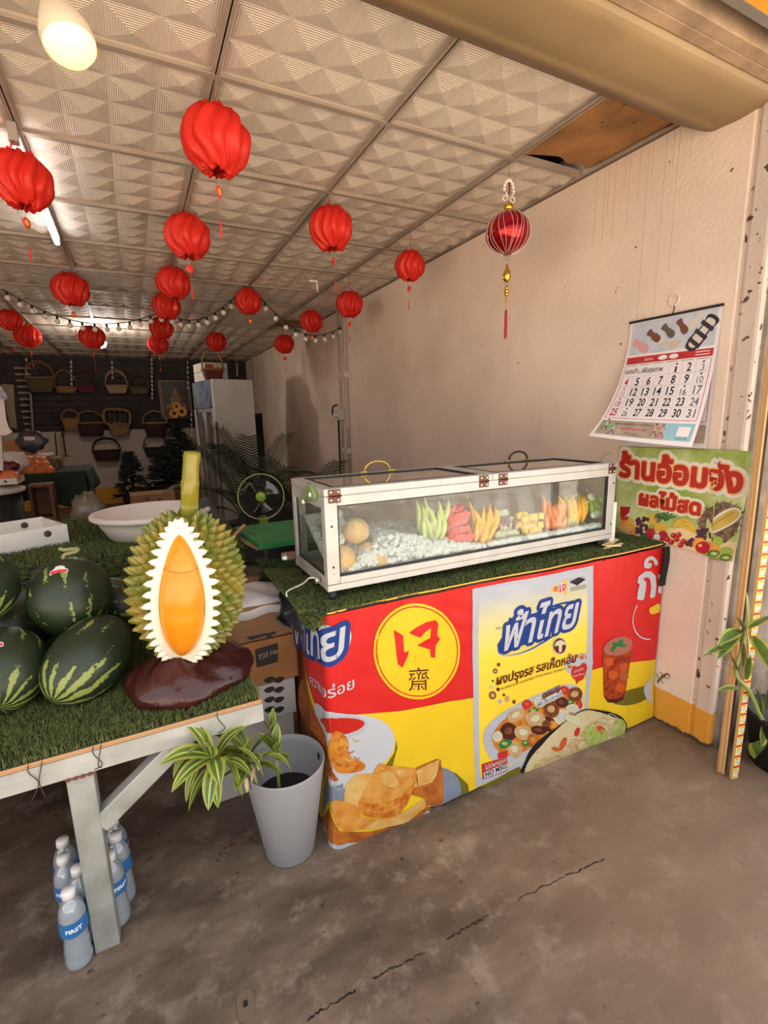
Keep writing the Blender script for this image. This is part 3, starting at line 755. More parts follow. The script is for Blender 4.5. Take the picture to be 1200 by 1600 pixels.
# mushroom badge
p.pell(z8((536, 521))[0], 10.4, 13, 'print_white', 9); p.pell(z8((536, 521))[0], 9.4, 11.8, 'print_brown', 10)
p.px(z8((508, 525), (515, 500), (540, 488), (562, 498), (568, 515), (548, 514), (545, 552), (530, 556), (530, 518)), 'print_cream', 11)
# product name
p.text('ผงปรุงรส รสเห็ดหอม', z8((190, 738))[0], z8((620, 607))[0], 'print_brown', 9, bold=.022, asp=1.12, shear=.08)
p.text('MUSHROOM FLAVORED SEASONING POWDER', z8((212, 768))[0], z8((570, 650))[0], 'print_brown', 4, asp=1.0, shear=.15)
for (x, y), r, mt in (((203, 626), 10, 'print_mush'), ((185, 662), 13, 'print_mush'), ((172, 716), 6, 'print_grey'), ((165, 750), 9, 'print_offwhite'), ((200, 762), 9, 'print_mush_dark'), ((170, 795), 20, 'print_mush'), ((231, 792), 7, 'print_brown'), ((210, 828), 12, 'print_offwhite'), ((250, 815), 15, 'print_mush_pale'), ((290, 832), 10, 'print_mush')):
    q = z8((x, y))[0]; p.pell(q, r / 3.5, r / 3.1, mt, 5, n=12)
    if r > 11: p.pell(q, r / 6, r / 6, 'print_mush_pale', 6, n=10)
p.build('printed_packet', t)
# dishes on and before the packet
p = Print(BS, .0016)
p.pell(z8((640, 620))[0], 22, 16, 'print_offwhite', 4, rot=-.4)
for k in range(14):
    q = z8((random.uniform(580, 685), random.uniform(565, 665)))[0]; p.pell(q, 3.5, 3, random.choice(['print_fry', 'print_carrot', 'print_noodle2']), 5, n=8)
p.px(z8((680, 540), (712, 530), (700, 700), (676, 700)), 'print_offwhite', 6)
hx = z8((600, 690), (597, 655), (615, 632), (638, 634), (660, 612), (678, 622), (680, 650), (660, 700), (636, 712), (622, 728), (618, 708))
p.px(hx, 'print_tomato', 7, 3)
p.text('อร่อยจริง', z8((610, 668))[0], z8((662, 648))[0], 'print_white', 8, asp=1.1); p.text('Food Menu', z8((604, 692))[0], z8((666, 674))[0], 'print_white', 8, asp=1.0)
plate = z8((118, 1030), (140, 960), (210, 900), (300, 850), (420, 790), (520, 745), (600, 730), (650, 760), (664, 830), (640, 900), (560, 980), (450, 1070), (340, 1140), (240, 1170), (150, 1130))
p.px(plate, 'print_offwhite', 5, 5)
inner = z8((165, 1035), (190, 975), (250, 920), (340, 870), (440, 800), (560, 760), (640, 780), (650, 830), (600, 900), (500, 980), (400, 1060), (300, 1120), (210, 1110))
p.px(inner, 'print_fry', 6, 5)
food = [((260, 995), 48, 48, 'print_mush_dark'), ((340, 1000), 50, 40, 'print_mush_pale'), ((300, 905), 50, 34, 'print_mush_pale'), ((360, 845), 28, 24, 'print_tomato'), ((395, 880), 30, 16, 'print_green'), ((405, 925), 56, 42, 'print_mush_pale'), ((430, 830), 34, 30, 'print_cream'), ((490, 870), 40, 46, 'print_mush'), ((465, 950), 46, 40, 'print_mush_dark'), ((545, 910), 44, 44, 'print_cream'), ((545, 830), 36, 28, 'print_mush_dark'), ((600, 860), 36, 24, 'print_cream'), ((615, 785), 42, 40, 'print_mush'), ((560, 765), 26, 24, 'print_tomato'), ((590, 828), 16, 16, 'print_green'), ((390, 1040), 30, 36, 'print_tofu_side'), ((290, 1090), 38, 46, 'print_mush_pale'), ((240, 1062), 38, 22, 'print_green'), ((420, 985), 40, 24, 'print_mush_dark'), ((195, 1020), 30, 30, 'print_cream'), ((350, 1055), 20, 18, 'print_green'), ((640, 840), 18, 26, 'print_tomato'), ((500, 960), 24, 30, 'print_fry')]
for i, ((x, y), rx, ry, mt) in enumerate(food):
    q = z8((x, y))[0]; k = 7 + i % 4
    p.pell(q, rx / 3.5, ry / 3.5, mt, k, rot=random.uniform(-.6, .3), n=14)
    p.pell((q[0] - 1, q[1] - 1), rx / 7, ry / 8, {'print_mush_dark': 'print_mush', 'print_mush': 'print_mush_pale', 'print_mush_pale': 'print_cream', 'print_tomato': 'print_carrot', 'print_green': 'print_leaf', 'print_cream': 'print_white', 'print_fry': 'print_tofu', 'print_tofu_side': 'print_tofu'}[mt], k + 4, rot=random.uniform(-.6, .3), n=10)
p.px(z8((403, 868), (445, 810), (540, 760), (556, 790), (480, 830)), 'print_white', 15); p.text('ทุกเมนู', z8((440, 812))[0], z8((530, 762))[0], 'print_brown', 16, bold=.03, asp=1.15, shear=.15)
p.text('ผัด ต้ม ยำ หมัก', z8((416, 856))[0], z8((548, 788))[0], 'print_brown', 16, asp=1.0, shear=.15)
p.px(z8((105, 1168), (244, 1128), (244, 1200), (105, 1246)), 'print_tomato', 8); p.px(z8((112, 1210), (240, 1160), (240, 1196), (112, 1240)), 'print_white', 9)
p.px(z8((195, 1110), (250, 1095), (250, 1126), (195, 1140)), 'print_tomato', 8)
p.text('NO MSG', z8((120, 1233))[0], z8((234, 1186))[0], 'print_black', 10, bold=.02, asp=1.0); p.text('ไม่มีผงชูรส', z8((120, 1198))[0], z8((238, 1150))[0], 'print_white', 10, asp=1.0, bold=.012)
p.build('printed_stir_fry', t)
p = Print(BS, .0016)
p.px(z8((90, 1290), (310, 1180), (330, 1210), (400, 1240), (200, 1285)), 'print_olive', 3)
bowl = z8((315, 1205), (330, 1170), (370, 1090), (450, 1010), (560, 930), (660, 870), (760, 872), (850, 895), (884, 935), (884, 985), (860, 1040), (780, 1090), (600, 1165), (420, 1225), (345, 1232))
p.px(bowl, 'print_black', 12, 4)
nd = z8((335, 1200), (360, 1140), (420, 1070), (500, 985), (600, 905), (680, 872), (760, 885), (820, 905), (866, 930), (866, 1010), (790, 1075), (600, 1155), (430, 1215), (350, 1220))
p.px(nd, 'print_noodle', 13, 4)
for k in range(260):
    a = random.random(); x = 350 + a * 420 + random.uniform(-20, 20); y = 1200 - a * 290 + random.uniform(-10, 95) * (1 - .2 * a)
    if y < 885 + max(0, (620 - x)) * .75: y = 885 + max(0, (620 - x)) * .8 + random.uniform(0, 60)
    d = random.uniform(-.9, .5); l = random.uniform(16, 44)
    p.stroke(z8((x, y), (x + l * math.cos(d), y + l * math.sin(d) - 6), (x + 2 * l * math.cos(d + .4), y + 2 * l * math.sin(d + .4))), .0024, random.choice(['print_noodle2', 'print_noodle2', 'print_cream', 'print_cream', 'print_mush_pale']), 14 + k % 3, 4)
for (x, y), rx, ry, mt in (((700, 1005), 46, 56, 'print_leaf'), ((840, 970), 36, 62, 'print_leaf'), ((650, 1110), 44, 26, 'print_leaf'), ((800, 1045), 26, 22, 'print_carrot'), ((540, 1050), 14, 40, 'print_carrot'), ((745, 970), 24, 20, 'print_carrot'), ((620, 985), 12, 26, 'print_tomato'), ((600, 920), 50, 22, 'print_cream'), ((720, 905), 44, 20, 'print_noodle'), ((760, 1000), 20, 30, 'print_leaf'), ((640, 1050), 26, 14, 'print_noodle'), ((500, 1075), 24, 10, 'print_carrot')):
    p.pell(z8((x, y))[0], rx / 3.5, ry / 3.5, mt, 17, rot=random.uniform(-.6, .6), n=12)
p.build('printed_noodle_bowl', t)
# glass of iced tea
p = Print(BS, .0016)
p.px(z8((830, 830), (900, 770), (1010, 742), (1035, 745), (1030, 800), (960, 835), (880, 845)), 'print_olive', 1, 3)
p.px(z8((772, 560), (940, 520), (920, 650), (895, 790), (860, 830), (800, 830), (778, 800), (776, 700)), 'print_tea', 3)
p.pell(z8((858, 525))[0], 24, 14, 'print_tea_top', 4, rot=-.25)
for (x, y) in ((810, 610), (880, 600), (830, 680), (890, 690), (810, 740), (870, 750), (850, 640), (890, 640)): p.pell(z8((x, y))[0], 8, 8, random.choice(['print_ice', 'print_tea', 'print_carrot']), 5, n=6, rot=random.random())
for (x, y), r in (((850, 515), .3), ((870, 505), -.6), ((835, 535), -1.0), ((880, 520), .1)): p.pell(z8((x, y))[0], 7, 3, 'print_green', 6, rot=r, n=10)
p.px(z8((782, 790), (800, 815), (860, 812), (890, 785), (880, 815), (840, 834), (800, 832)), 'print_mush_dark', 5)
p.build('printed_tea_glass', t)
# white lettering and swash at the right end
p = Print(BS, .0016)
def z9(*q): return [(900 + x / 7.5, 800 + y / 7.5) for x, y in q]
p.px(z9((712, 820), (730, 750), (800, 695), (880, 695), (930, 750), (935, 860), (915, 990), (880, 1010), (858, 990), (875, 880), (868, 790), (840, 765), (795, 770), (785, 790), (822, 820), (815, 900), (795, 1020), (760, 1036), (715, 1020), (722, 940), (740, 850)), 'print_white', 3)
p.px(z9((790, 640), (795, 570), (840, 525), (895, 520), (945, 560), (962, 600), (945, 628), (925, 620), (900, 570), (870, 560), (842, 575), (840, 595), (880, 600), (882, 640), (850, 660), (805, 655)), 'print_white', 3, 3)
p.px(z9((960, 740), (1004, 712), (1003, 800), (985, 955), (952, 940), (970, 800)), 'print_white', 3)
p.build('printed_slogan', t); p = Print(BS, .0016)
p.stroke([(995, 946), (989, 962), (988, 976), (994, 990), (1004, 997), (1014, 998)], .006, 'print_white', 3)
p.build('printed_swash', t); p = Print(BS, .0016)
p.px(z9((850, 1130), (880, 1105), (968, 1075), (966, 1165), (880, 1195), (848, 1165)), 'print_yellow', 2, 3)
p.build('printed_yellow_letter', t); p = Print(BS, .0016)
p.px(z8((1004, 790), (1002, 750), (1030, 715), (1046, 700), (1040, 830), (1020, 822)), 'print_white', 3, 3)
p.build('printed_white_plate', t)
# dark turf edge hanging by the wall at the banner's right end
# ================================================================== TURF, GLASS CASE AND FRUIT ON THE COUNTER
M('turf_green', (66, 78, 36), 0.85, var=(60, 0.9), c2=(110, 118, 62)); M('turf_back', (36, 44, 24), 0.9)
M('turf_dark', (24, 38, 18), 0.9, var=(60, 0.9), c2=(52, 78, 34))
def grass_mesh(mb, pos, nrm, h, w, lean=0.5, mi=1):
    """pos, nrm: (n,3) arrays; one bent blade of two quads per point"""
    n = len(pos); ang = RNG.uniform(0, 2 * PI, n); hh = h * RNG.uniform(.6, 1.15, n)
    t = np.stack([np.cos(ang), np.sin(ang), np.zeros(n)], 1)
    t = t - nrm * (t * nrm).sum(1, keepdims=True); t /= np.linalg.norm(t, axis=1, keepdims=True) + 1e-9
    s = np.cross(nrm, t); ln = lean * RNG.uniform(.2, 1.3, n)
    mid = pos + (nrm * .55 + t * (ln * .25)[:, None]) * hh[:, None]; tip = pos + (nrm * .9 + t * ln[:, None]) * hh[:, None]
    V = np.stack([pos - s * w / 2, pos + s * w / 2, mid + s * w * .4, mid - s * w * .4, tip], 1).reshape(-1, 3)
    o = len(mb.v); mb.v += [tuple(p) for p in V.tolist()]
    for i in range(n):
        k = o + 5 * i
        mb.f.append((k, k + 1, k + 2, k + 3)); mb.f.append((k + 3, k + 2, k + 4))
    mb.m += [mi] * (2 * n); mb.s += [False] * (2 * n)
def rect_pts(n, x0, x1, y0, y1, z):
    return np.stack([RNG.uniform(x0, x1, n), RNG.uniform(y0, y1, n), np.full(n, z)], 1)
UPN = np.array([0, 0, 1.0])

def fy(x): return 1.272 - (x - .437) * .0318          # front edge of the counter
b = MB()
ct = .800
fr = spline([(.395, 1.30), (.41, 1.285), (.445, 1.262), (.6, fy(.6) - .006), (.8, fy(.8) - .002), (.93, fy(.93) + .004), (1.0, fy(1.0) + .016), (1.15, fy(1.15) + .010), (1.4, fy(1.4) + .012), (1.65, fy(1.65) + .01), (1.94, fy(1.94) + .004)], 6)
b.prism([tuple(p) for p in fr] + [(1.94, 1.74), (.42, 1.74), (.37, 1.6), (.375, 1.42)], (1, 0, 0), (0, 1, 0), (0, 0, ct), .006, 0)
px = rect_pts(30000, .38, 1.94, 1.22, 1.40, ct + .006); px2 = rect_pts(9000, .37, .56, 1.3, 1.74, ct + .006); px3 = rect_pts(3500, 1.7, 1.94, 1.25, 1.6, ct + .006)
edge = np.interp(px[:, 0], [p[0] for p in fr], [p[1] for p in fr]); px = px[px[:, 1] > edge]
P_ = np.concatenate([px, px2, px3]); grass_mesh(b, P_, np.tile(UPN, (len(P_), 1)), .013, .0032, .9)
# tongue that hangs over the corner
tong = [(455, 932), (470, 940), (487, 948), (506, 946), (511, 955), (505, 975), (500, 985), (490, 978), (475, 962)]
F = []
for x, y in tong:
    u, v = bpx(x, y); F.append((u, v))
bm = Print(BS, .008); bm.uv(F, 'turf_back', 0); o = len(b.v); b.v += bm.mb.v; b.f += [tuple(i + o for i in f) for f in bm.mb.f]; b.m += [0] * len(bm.mb.f); b.s += [False] * len(bm.mb.f)
pp = []; nn = []
us = [f[0] for f in F]; vs = [f[1] for f in F]
def inside(u, v):
    c = False; k = len(F)
    for i in range(k):
        (x1, y1), (x2, y2) = F[i], F[i - 1]
        if (y1 > v) != (y2 > v) and u < (x2 - x1) * (v - y1) / (y2 - y1) + x1: c = not c
    return c
while len(pp) < 2600:
    u = random.uniform(min(us), max(us)); v = random.uniform(min(vs), .8)
    if v > .76 - .0 or inside(u, v):
        if v > .76 and not (min(us) < u < .05): continue
        q = bsurf(u, v, .009); pp.append(tuple(q)); d = bsurf(u, v, .02) - q; nn.append(tuple(d.normalized()))
grass_mesh(b, np.array(pp), np.array(nn), .012, .0032, .8)
tag(b.build('counter_turf', ['turf_back', 'turf_green']), 'worn green artificial turf covering the counter under the glass case', 'artificial turf', kind='stuff')
# black turf backing that hangs at the wall end of the banner
M('turf_black', (22, 22, 20), .95)
b = MB(); a0 = BP1 + BN * -.004
b.grid(lambda u, v: Vector((BP1.x - .03 + .034 * u, BP1.y - .012 - .004 * math.sin(5 * v), .80 - .17 * v)), 6, 12)
tag(b.build('turf_flap', 'turf_black', solid=.006), 'narrow black flap of turf backing hanging between banner and wall', 'turf flap')

# ---- glass case
M('aluminium', (188, 184, 178), 0.42, 0.25, var=(20, 0.06)); M('seal_black', (22, 22, 22), 0.6); M('hinge_brown', (98, 56, 40), 0.45, 0.3); M('screw_steel', (216, 210, 200), 0.3, 0.8)
M('brass_dark', (72, 58, 36), 0.4, 0.7); M('brass', (200, 168, 84), 0.35, 0.7); M('tray_steel', (170, 168, 164), 0.4, 0.5)
M_thin('glass', (246, 248, 246), .028, .012, (225, 228, 225), .0)
M_thin('glass_top', (240, 240, 238), .45, .45, (214, 204, 192), .03)  # tan haze in the colour stands in for the wall mirrored in the lids
X0, X1, Y0, Y1, Z0, Z1 = .467, 1.712, 1.312, 1.642, .846, 1.158
t = thing('glass_display_case', 'long aluminium and glass display case of iced fruit on the counter', 'display case', ((X0 + X1) / 2, (Y0 + Y1) / 2, Z0))
b = MB(); w = .040
for (x, y) in ((X0, Y0), (X1 - w, Y0), (X0, Y1 - .022), (X1 - w, Y1 - .022)):
    b.bb((x, y + .0003, Z0 + .021), (x + w, y + .0217, Z1 - .0232))
for y in (Y0, Y1 - .022):
    b.bb((X0 + w + .0006, y, Z0 + .02), (X1 - w - .0006, y + .022, Z0 + .042)); b.bb((X0 - .001, y - .001, Z0), (X1 + .001, y + .024, Z0 + .0195)); b.bb((X0 + w + .0006, y, Z1 - .052), (X1 - w - .0006, y + .022, Z1 - .0225))
for x in (X0, X1 - .022):
    b.bb((x + .0005, Y0 + .021, Z0 + .001), (x + .0215, Y1 - .021, Z0 + .04)); b.bb((x + .0005, Y0 + .021, Z1 - .06), (x + .0215, Y1 - .021, Z1 - .023))
    b.bb((x + .001, Y0 + .021, Z0 + .03), (x + .021, Y0 + .034, Z1 - .03)); b.bb((x + .001, Y1 - .034, Z0 + .03), (x + .021, Y1 - .021, Z1 - .03))
b.build('frame', 'aluminium', t, bevel=.0015)
b = MB(); s = .006; xa, xb, za, zb = X0 + w, X1 - w, Z0 + .042, Z1 - .052
b.bb((xa, Y0 + .003, za), (xb, Y0 + .012, za + s)); b.bb((xa, Y0 + .003, zb - .003), (xb, Y0 + .012, zb)); b.bb((xa, Y0 + .003, za), (xa + s * .7, Y0 + .012, zb)); b.bb((xb - s * 1.4, Y0 + .003, za), (xb, Y0 + .012, zb))
ya, yb = Y0 + .034, Y1 - .034
b.bb((X0 + .004, ya, Z0 + .04), (X0 + .012, yb, Z0 + .046)); b.bb((X0 + .004, ya, Z0 + .04), (X0 + .012, ya + .004, Z1 - .06)); b.bb((X0 + .004, yb - .004, Z0 + .04), (X0 + .012, yb, Z1 - .06))
b.build('rubber_seal', 'seal_black', t)
for lo, hi in (((xa, Y0 + .006, za), (xb, Y0 + .010, zb)), ((xa, Y1 - .012, za), (xb, Y1 - .008, zb)), ((X0 + .006, ya, Z0 + .04), (X0 + .010, yb, Z1 - .06)), ((X1 - .010, ya, Z0 + .04), (X1 - .006, yb, Z1 - .06))):
    b = MB(); b.bb(lo, hi); b.build('glass_pane', 'glass', t)
b = MB(); b.bb((X0 + .02, Y0 + .022, Z0 + .002), (X1 - .02, Y1 - .022, Z0 + .012)); b.build('tray', 'tray_steel', t)
XM = atY(770, 752, Y0).x
for k, (xa2, xb2) in enumerate(((X0, XM - .001), (XM + .001, X1))):
    b = MB(); f = .036; za2, zb2 = Z1 - .0218, Z1
    b.bb((xa2, Y0, za2), (xb2, Y0 + f, zb2)); b.bb((xa2, Y1 - f, za2), (xb2, Y1, zb2)); b.bb((xa2, Y0 + f, za2), (xa2 + f, Y1 - f, zb2)); b.bb((xb2 - f, Y0 + f, za2), (xb2, Y1 - f, zb2))
    lid = b.build('lid', 'aluminium', t, bevel=.0015)
    b = MB(); e = .008
    for lo, hi in (((xa2 + f, Y1 - f - e, zb2 - .006), (xb2 - f, Y1 - f, zb2 + .001)), ((xa2 + f, Y0 + f, zb2 - .006), (xb2 - f, Y0 + f + e * .6, zb2 + .001)), ((xa2 + f, Y0 + f, zb2 - .006), (xa2 + f + e, Y1 - f, zb2 + .001)), ((xb2 - f - e, Y0 + f, zb2 - .006), (xb2 - f, Y1 - f, zb2 + .001))): b.bb(lo, hi)
    b.build('lid_seal', 'seal_black', lid)
    b = MB(); b.bb((xa2 + f, Y0 + f, zb2 - .007), (xb2 - f, Y1 - f, zb2 - .003)); b.build('lid_glass', 'glass_top', lid)
    c = atZ(*((583, 736), (791, 718))[k], Z1)
    b = MB(); hx = .052; yy = Y1 - .018
    arc = [Vector((c.x - hx * math.cos(a), yy, Z1 + .006 + .034 * math.sin(a))) for a in [PI * i / 14 for i in range(15)]]
    b.tube(arc, .0045, 8, 0 if k == 0 else 1)
    for sx in (-1, 1): b.box((c.x + sx * (hx + .006), yy, Z1 + .003), (.03, .014, .006), 0)
    b.build('handle', ['brass', 'brass_dark'], lid, bevel=.001)
for q in ((522, 767), (756, 747), (786, 745), (956, 731)):
    c = atY(q[0], q[1], Y0); b = MB()
    b.box((c.x, Y0 - .002, Z1 - .011), (.038, .003, .018)); b.box((c.x, Y0 - .002, Z1 - .033), (.038, .003, .018)); b.tube([(c.x - .019, Y0 - .003, Z1 - .022), (c.x + .021, Y0 - .003, Z1 - .022)], .0035, 8)
    h = b.build('hinge', 'hinge_brown', t, bevel=.001)
    for sx in (-1, 1):
        for dz in (-.010, -.034):
            b = MB(); b.ell((c.x + sx * .0115, Y0 - .0035, Z1 + dz), (.004, .002, .004), None, 10, 6); b.build('screw', 'screw_steel', h)
for x, z, mt in ((X0 + .02, Z0 + .22, 'screw_steel'), (X0 + .02, Z0 + .20, 'seal_black'), (X0 + .02, Z0 + .075, 'seal_black'), (X0 + .022, Z0 + .055, 'screw_steel'), (X0 + .034, Z0 + .032, 'screw_steel'), (X1 - .012, Z0 + .23, 'seal_black'), (X1 - .012, Z0 + .06, 'seal_black')):
    b = MB(); b.ell((x, Y0 - .0005, z), (.0036, .0018, .0036), None, 10, 6); b.build('rivet', mt, t)
for x, y in ((X0 + .02, Y0 + .02), (X1 - .05, Y0 + .02), (X0 + .02, Y1 - .03), (X1 - .05, Y1 - .03)):
    b = MB(); b.lathe([(.011, ct + .004), (.013, Z0)], (x, y, 0), 12); b.build('foot', 'seal_black', t)
# things fixed to or left round the case
M_thin('tube_clear', (226, 224, 214), .25, .35, (214, 210, 196), .1)
b = MB(); c0 = Vector((X0 - .001, 1.375, Z0 + .022)); e = atZ(449, 924, ct + .03)
b.tube(spline([tuple(c0), (X0 - .03, 1.385, Z0 + .03), tuple((c0 + e) / 2 + Vector((-.005, .0, .006))), tuple(e), tuple(e + Vector((-.002, -.004, -.018)))], 8), .0036, 8)
b.lathe([(.010, 0), (.010, .012)], c0 - Vector((.006, 0, 0)), 12, 0, Matrix.Rotation(-PI / 2, 3, 'Y'))
tag(b.build('drain_hose', 'tube_clear'), 'short clear drain hose sticking out of the case\'s left end', 'hose')
M('green_cloth', (128, 150, 96), .8, var=(30, .2)); M('plug_white', (230, 228, 216), .5)
t2 = thing('cloth_clip', 'green rag hooked on the top left end of the glass case', 'rag', (X0 - .01, 1.36, 1.09))
b = MB(); qs = [atX(x, y, X0 - .006) for x, y in ((483, 753), (487, 758), (493, 772), (494, 781), (487, 783), (482, 775), (479, 783), (473, 787), (470, 783), (477, 770), (481, 762))]
b.prism([(q.y, q.z) for q in qs], (0, 1, 0), (0, 0, 1), (X0 - .014, 0, 0), .012, 0, True); b.build('rag', 'green_cloth', t2)
for px_, py_ in ((474, 784), (485, 773)):
    q = atX(px_, py_, X0 - .014); b = MB(); b.ell(q, (.006, .007, .008), None, 12, 8); b.build('rag_end', 'plug_white', t2)
M('tin_metal', (186, 182, 176), .25, .9, var=(30, .15)); M('tin_label', (120, 92, 80), .5)
t2 = thing('metal_tin', 'small shiny tin lying on the turf left of the glass case', 'tin', atZ(452, 880, ct + .01))
c = atZ(452, 872, ct + .028); R = Matrix.Rotation(PI / 2, 3, 'Y') @ Matrix.Rotation(.2, 3, 'X')
b = MB(); b.lathe([(.0, -.03), (.024, -.03), (.025, -.026), (.025, .026), (.024, .03), (0, .03)], c, 20, 0, R); b.build('can', 'tin_metal', t2)
b = MB(); b.lathe([(.0255, -.01), (.0255, .024)], c, 20, 0, R, close=False); b.build('label_band', 'tin_label', t2)
# pale wooden sticks and a white sign board at the right end
M('stick_wood', (226, 196, 140), .6); M('card_white', (236, 234, 228), .6)
for k, (qa, qb) in enumerate((((944, 858), (966, 843)), ((948, 856), (972, 849)), ((942, 852), (962, 842)), ((946, 853), (970, 852)))):
    a = atZ(*qa, ct + .014 + .004 * k); e = atZ(*qb, ct + .016 + .004 * k); b = MB(); b.bar(a, e, .011, .006); 
    tag(b.build('wooden_stick', 'stick_wood', bevel=.001), 'short pale wooden stick in the little heap by the case\'s right corner', 'stick', 'pale sticks by the case corner')
b = MB(); q = [atY(*p, 1.36) for p in ((964, 766), (972, 764), (969, 826), (962, 832))]
b.bb((X1 + .012, 1.33, ct + .012), (X1 + .042, 1.50, .99)); t3 = thing('white_board', 'white board standing between the case\'s right end and the poster wall', 'board', (X1 + .018, 1.44, ct + .006))
b.build('board', 'card_white', t3, bevel=.002)
b = MB(); b.bb((X1 + .008, 1.322, ct + .006), (X1 + .060, 1.508, ct + .0118)); b.build('base', 'grey_steel', t3)
M('wire_dark', (60, 40, 30), .5)
b = MB(); b.tube(spline([tuple(atY(936, 722, 1.5)), tuple(atY(942, 714, 1.5)), tuple(atY(951, 708, 1.52)), tuple(atY(960, 709, 1.54))], 6), .0009, 5); tag(b.build('wire_piece', 'wire_dark'), 'thin bent wire rising behind the case\'s right corner', 'wire')

# ---- crushed and tube ice
def ice_h(x, y):
    h = float(np.interp(x, [.50, .56, .62, .70, .80, .88, .96, 1.05, 1.15, 1.5, 1.66, 1.70], [.060, .055, .085, .112, .110, .085, .055, .036, .030, .028, .034, .05]))
    return Z0 + .014 + h * (1 + .12 * math.sin(21 * x + 9 * y)) + (.55 if x < .62 else .06) * max(0, (y - 1.40))
def ice_mat():
    m = M('ice', (242, 246, 246), .1, trans=.3); m.node_tree.nodes['Principled BSDF'].inputs['IOR'].default_value = 1.25
    M('ice_core', (232, 236, 236), .3, bump=(60, .8))
ice_mat()
b = MB()
b.grid(lambda u, v: Vector((X0 + .03 + u * (X1 - X0 - .06), Y0 + .040 + v * (Y1 - Y0 - .064), max(Z0 + .012, ice_h(X0 + .03 + u * (X1 - X0 - .06), Y0 + .040 + v * (Y1 - Y0 - .064)) - .012))), 60, 14, 1)
b.grid(lambda u, v: Vector((X0 + .03 + u * (X1 - X0 - .06), Y0 + .040, Z0 + .012 + v * (max(Z0 + .012, ice_h(X0 + .03 + u * (X1 - X0 - .06), Y0 + .040) - .012) - Z0 - .012))), 60, 1, 1)
def ice_bit(c, r, l):
    R = Euler((random.uniform(0, PI), random.uniform(0, PI), random.uniform(0, PI))).to_matrix()
    b.lathe([(r * .35, -l * .3), (r * .42, -l), (r * .9, -l), (r, -l * .7), (r, l * .7), (r * .9, l), (r * .42, l), (r * .35, l * .3)], c, 8, 0, R)
for k in range(620):
    x = random.uniform(X0 + .04, X1 - .05); y = random.uniform(Y0 + .028, Y1 - .05)
    if x > .95 and random.random() < .35: continue
    ice_bit((x, y, ice_h(x, y) - .004), random.uniform(.010, .0145), random.uniform(.008, .014))
for k in range(520):                      # pieces pressed against the front pane
    x = random.uniform(X0 + .14 if k % 6 else X0 + .05, 1.68); h = ice_h(x, Y0 + .02) * 1.0 if x > .6 else Z0 + .062; z = random.uniform(Z0 + .05, max(Z0 + .055, h))
    ice_bit((x, Y0 + .026 + random.uniform(0, .008), z), random.uniform(.009, .0125), random.uniform(.007, .011))
for k in range(26): ice_bit((X0 + random.uniform(.048, .07), Y0 + .03 + random.uniform(.02, .06), ice_h(.52, 1.34) + .05 + random.uniform(-.05, .05)), .014, .011)
tag(b.build('ice', ['ice', 'ice_core']), 'bed of clear tube ice filling the glass case round the fruit', 'ice', kind='stuff')

# ---- round tan fruit (peeled young coconuts) at the left end
M('tan_fruit', (216, 180, 122), .75, var=(20, .8), c2=(190, 146, 90), bump=(50, .5)); M('fruit_tip', (120, 84, 48), .8)
pr = None
for k, (q, yy, r, lab) in enumerate((((556, 829), 1.365, .043, 'topmost round tan fruit of the heap, behind the case\'s left pane'), ((534, 872), 1.362, .045, 'round tan fruit lowest at the left, against the case\'s left post'), ((574, 862), 1.385, .038, 'round tan fruit half hidden in the middle of the heap on ice'), ((590, 872), 1.358, .034, 'smaller rough tan fruit lying right of the heap on the ice'))):
    c = atY(q[0], q[1], yy)
    t = thing('tan_fruit', lab, 'fruit', c, 'round tan fruit in the case')
    b = MB(); b.ell(c, (r, r, r * .95), None, 24, 16, 0, lambda p: 1 + .03 * math.sin(5 * p.x + 3 * p.z)); b.build('flesh', 'tan_fruit', t)
    b = MB(); b.ell(c + Vector((0, 0, r * .93)), (.006, .006, .005), None, 10, 6); b.build('tip', 'fruit_tip', t)

# ---- bags of cut fruit
M_thin('bag_film', (252, 252, 252), .05, .04, (235, 238, 240), .08, (30, .5))
M('guava_green', (188, 204, 120), .4, var=(18, .7), c2=(226, 228, 170)); M('melon_red', (216, 62, 62), .35, var=(30, .8), c2=(236, 120, 108)); M('mango_yellow', (244, 178, 54), .4, var=(14, .6), c2=(250, 208, 96))
M('apple_white', (222, 222, 190), .4, var=(14, .4)); M('apple_skin', (122, 44, 56), .35); M('pine_yellow', (246, 196, 84), .45, var=(40, .7), c2=(250, 224, 140)); M('papaya_orange', (248, 152, 92), .4, var=(16, .6), c2=(250, 186, 130))
M('mango_green', (190, 200, 46), .35, var=(12, .5), c2=(226, 214, 70)); M('guava_skin', (164, 198, 70), .4); M('guava_flesh', (238, 240, 214), .4)
def slice_mb(kind, c, R, s):
    b = MB()
    if kind == 'wedge':      # long boat-shaped slice, one curved skin side
        L, W, T = s
        def f(u, v):
            a = (u - .5) * 2; k = (1 - abs(a) ** 2.2); th = 2 * PI * v
            return c + R @ Vector((W * k * math.cos(th), T * k * math.sin(th) + .25 * L * (a * a - .4), a * L))
        b.grid(lambda u, v: f(u, v), 12, 8)
    elif kind == 'chunk':
        b.box(c, s, 0, R)
    elif kind == 'disc':
        b.lathe([(0, -s[2]), (s[0] * .9, -s[2]), (s[0], -s[2] * .5), (s[0], s[2] * .5), (s[0] * .9, s[2]), (0, s[2])], c, 16, 0, R, 1.0, .75)
    return b
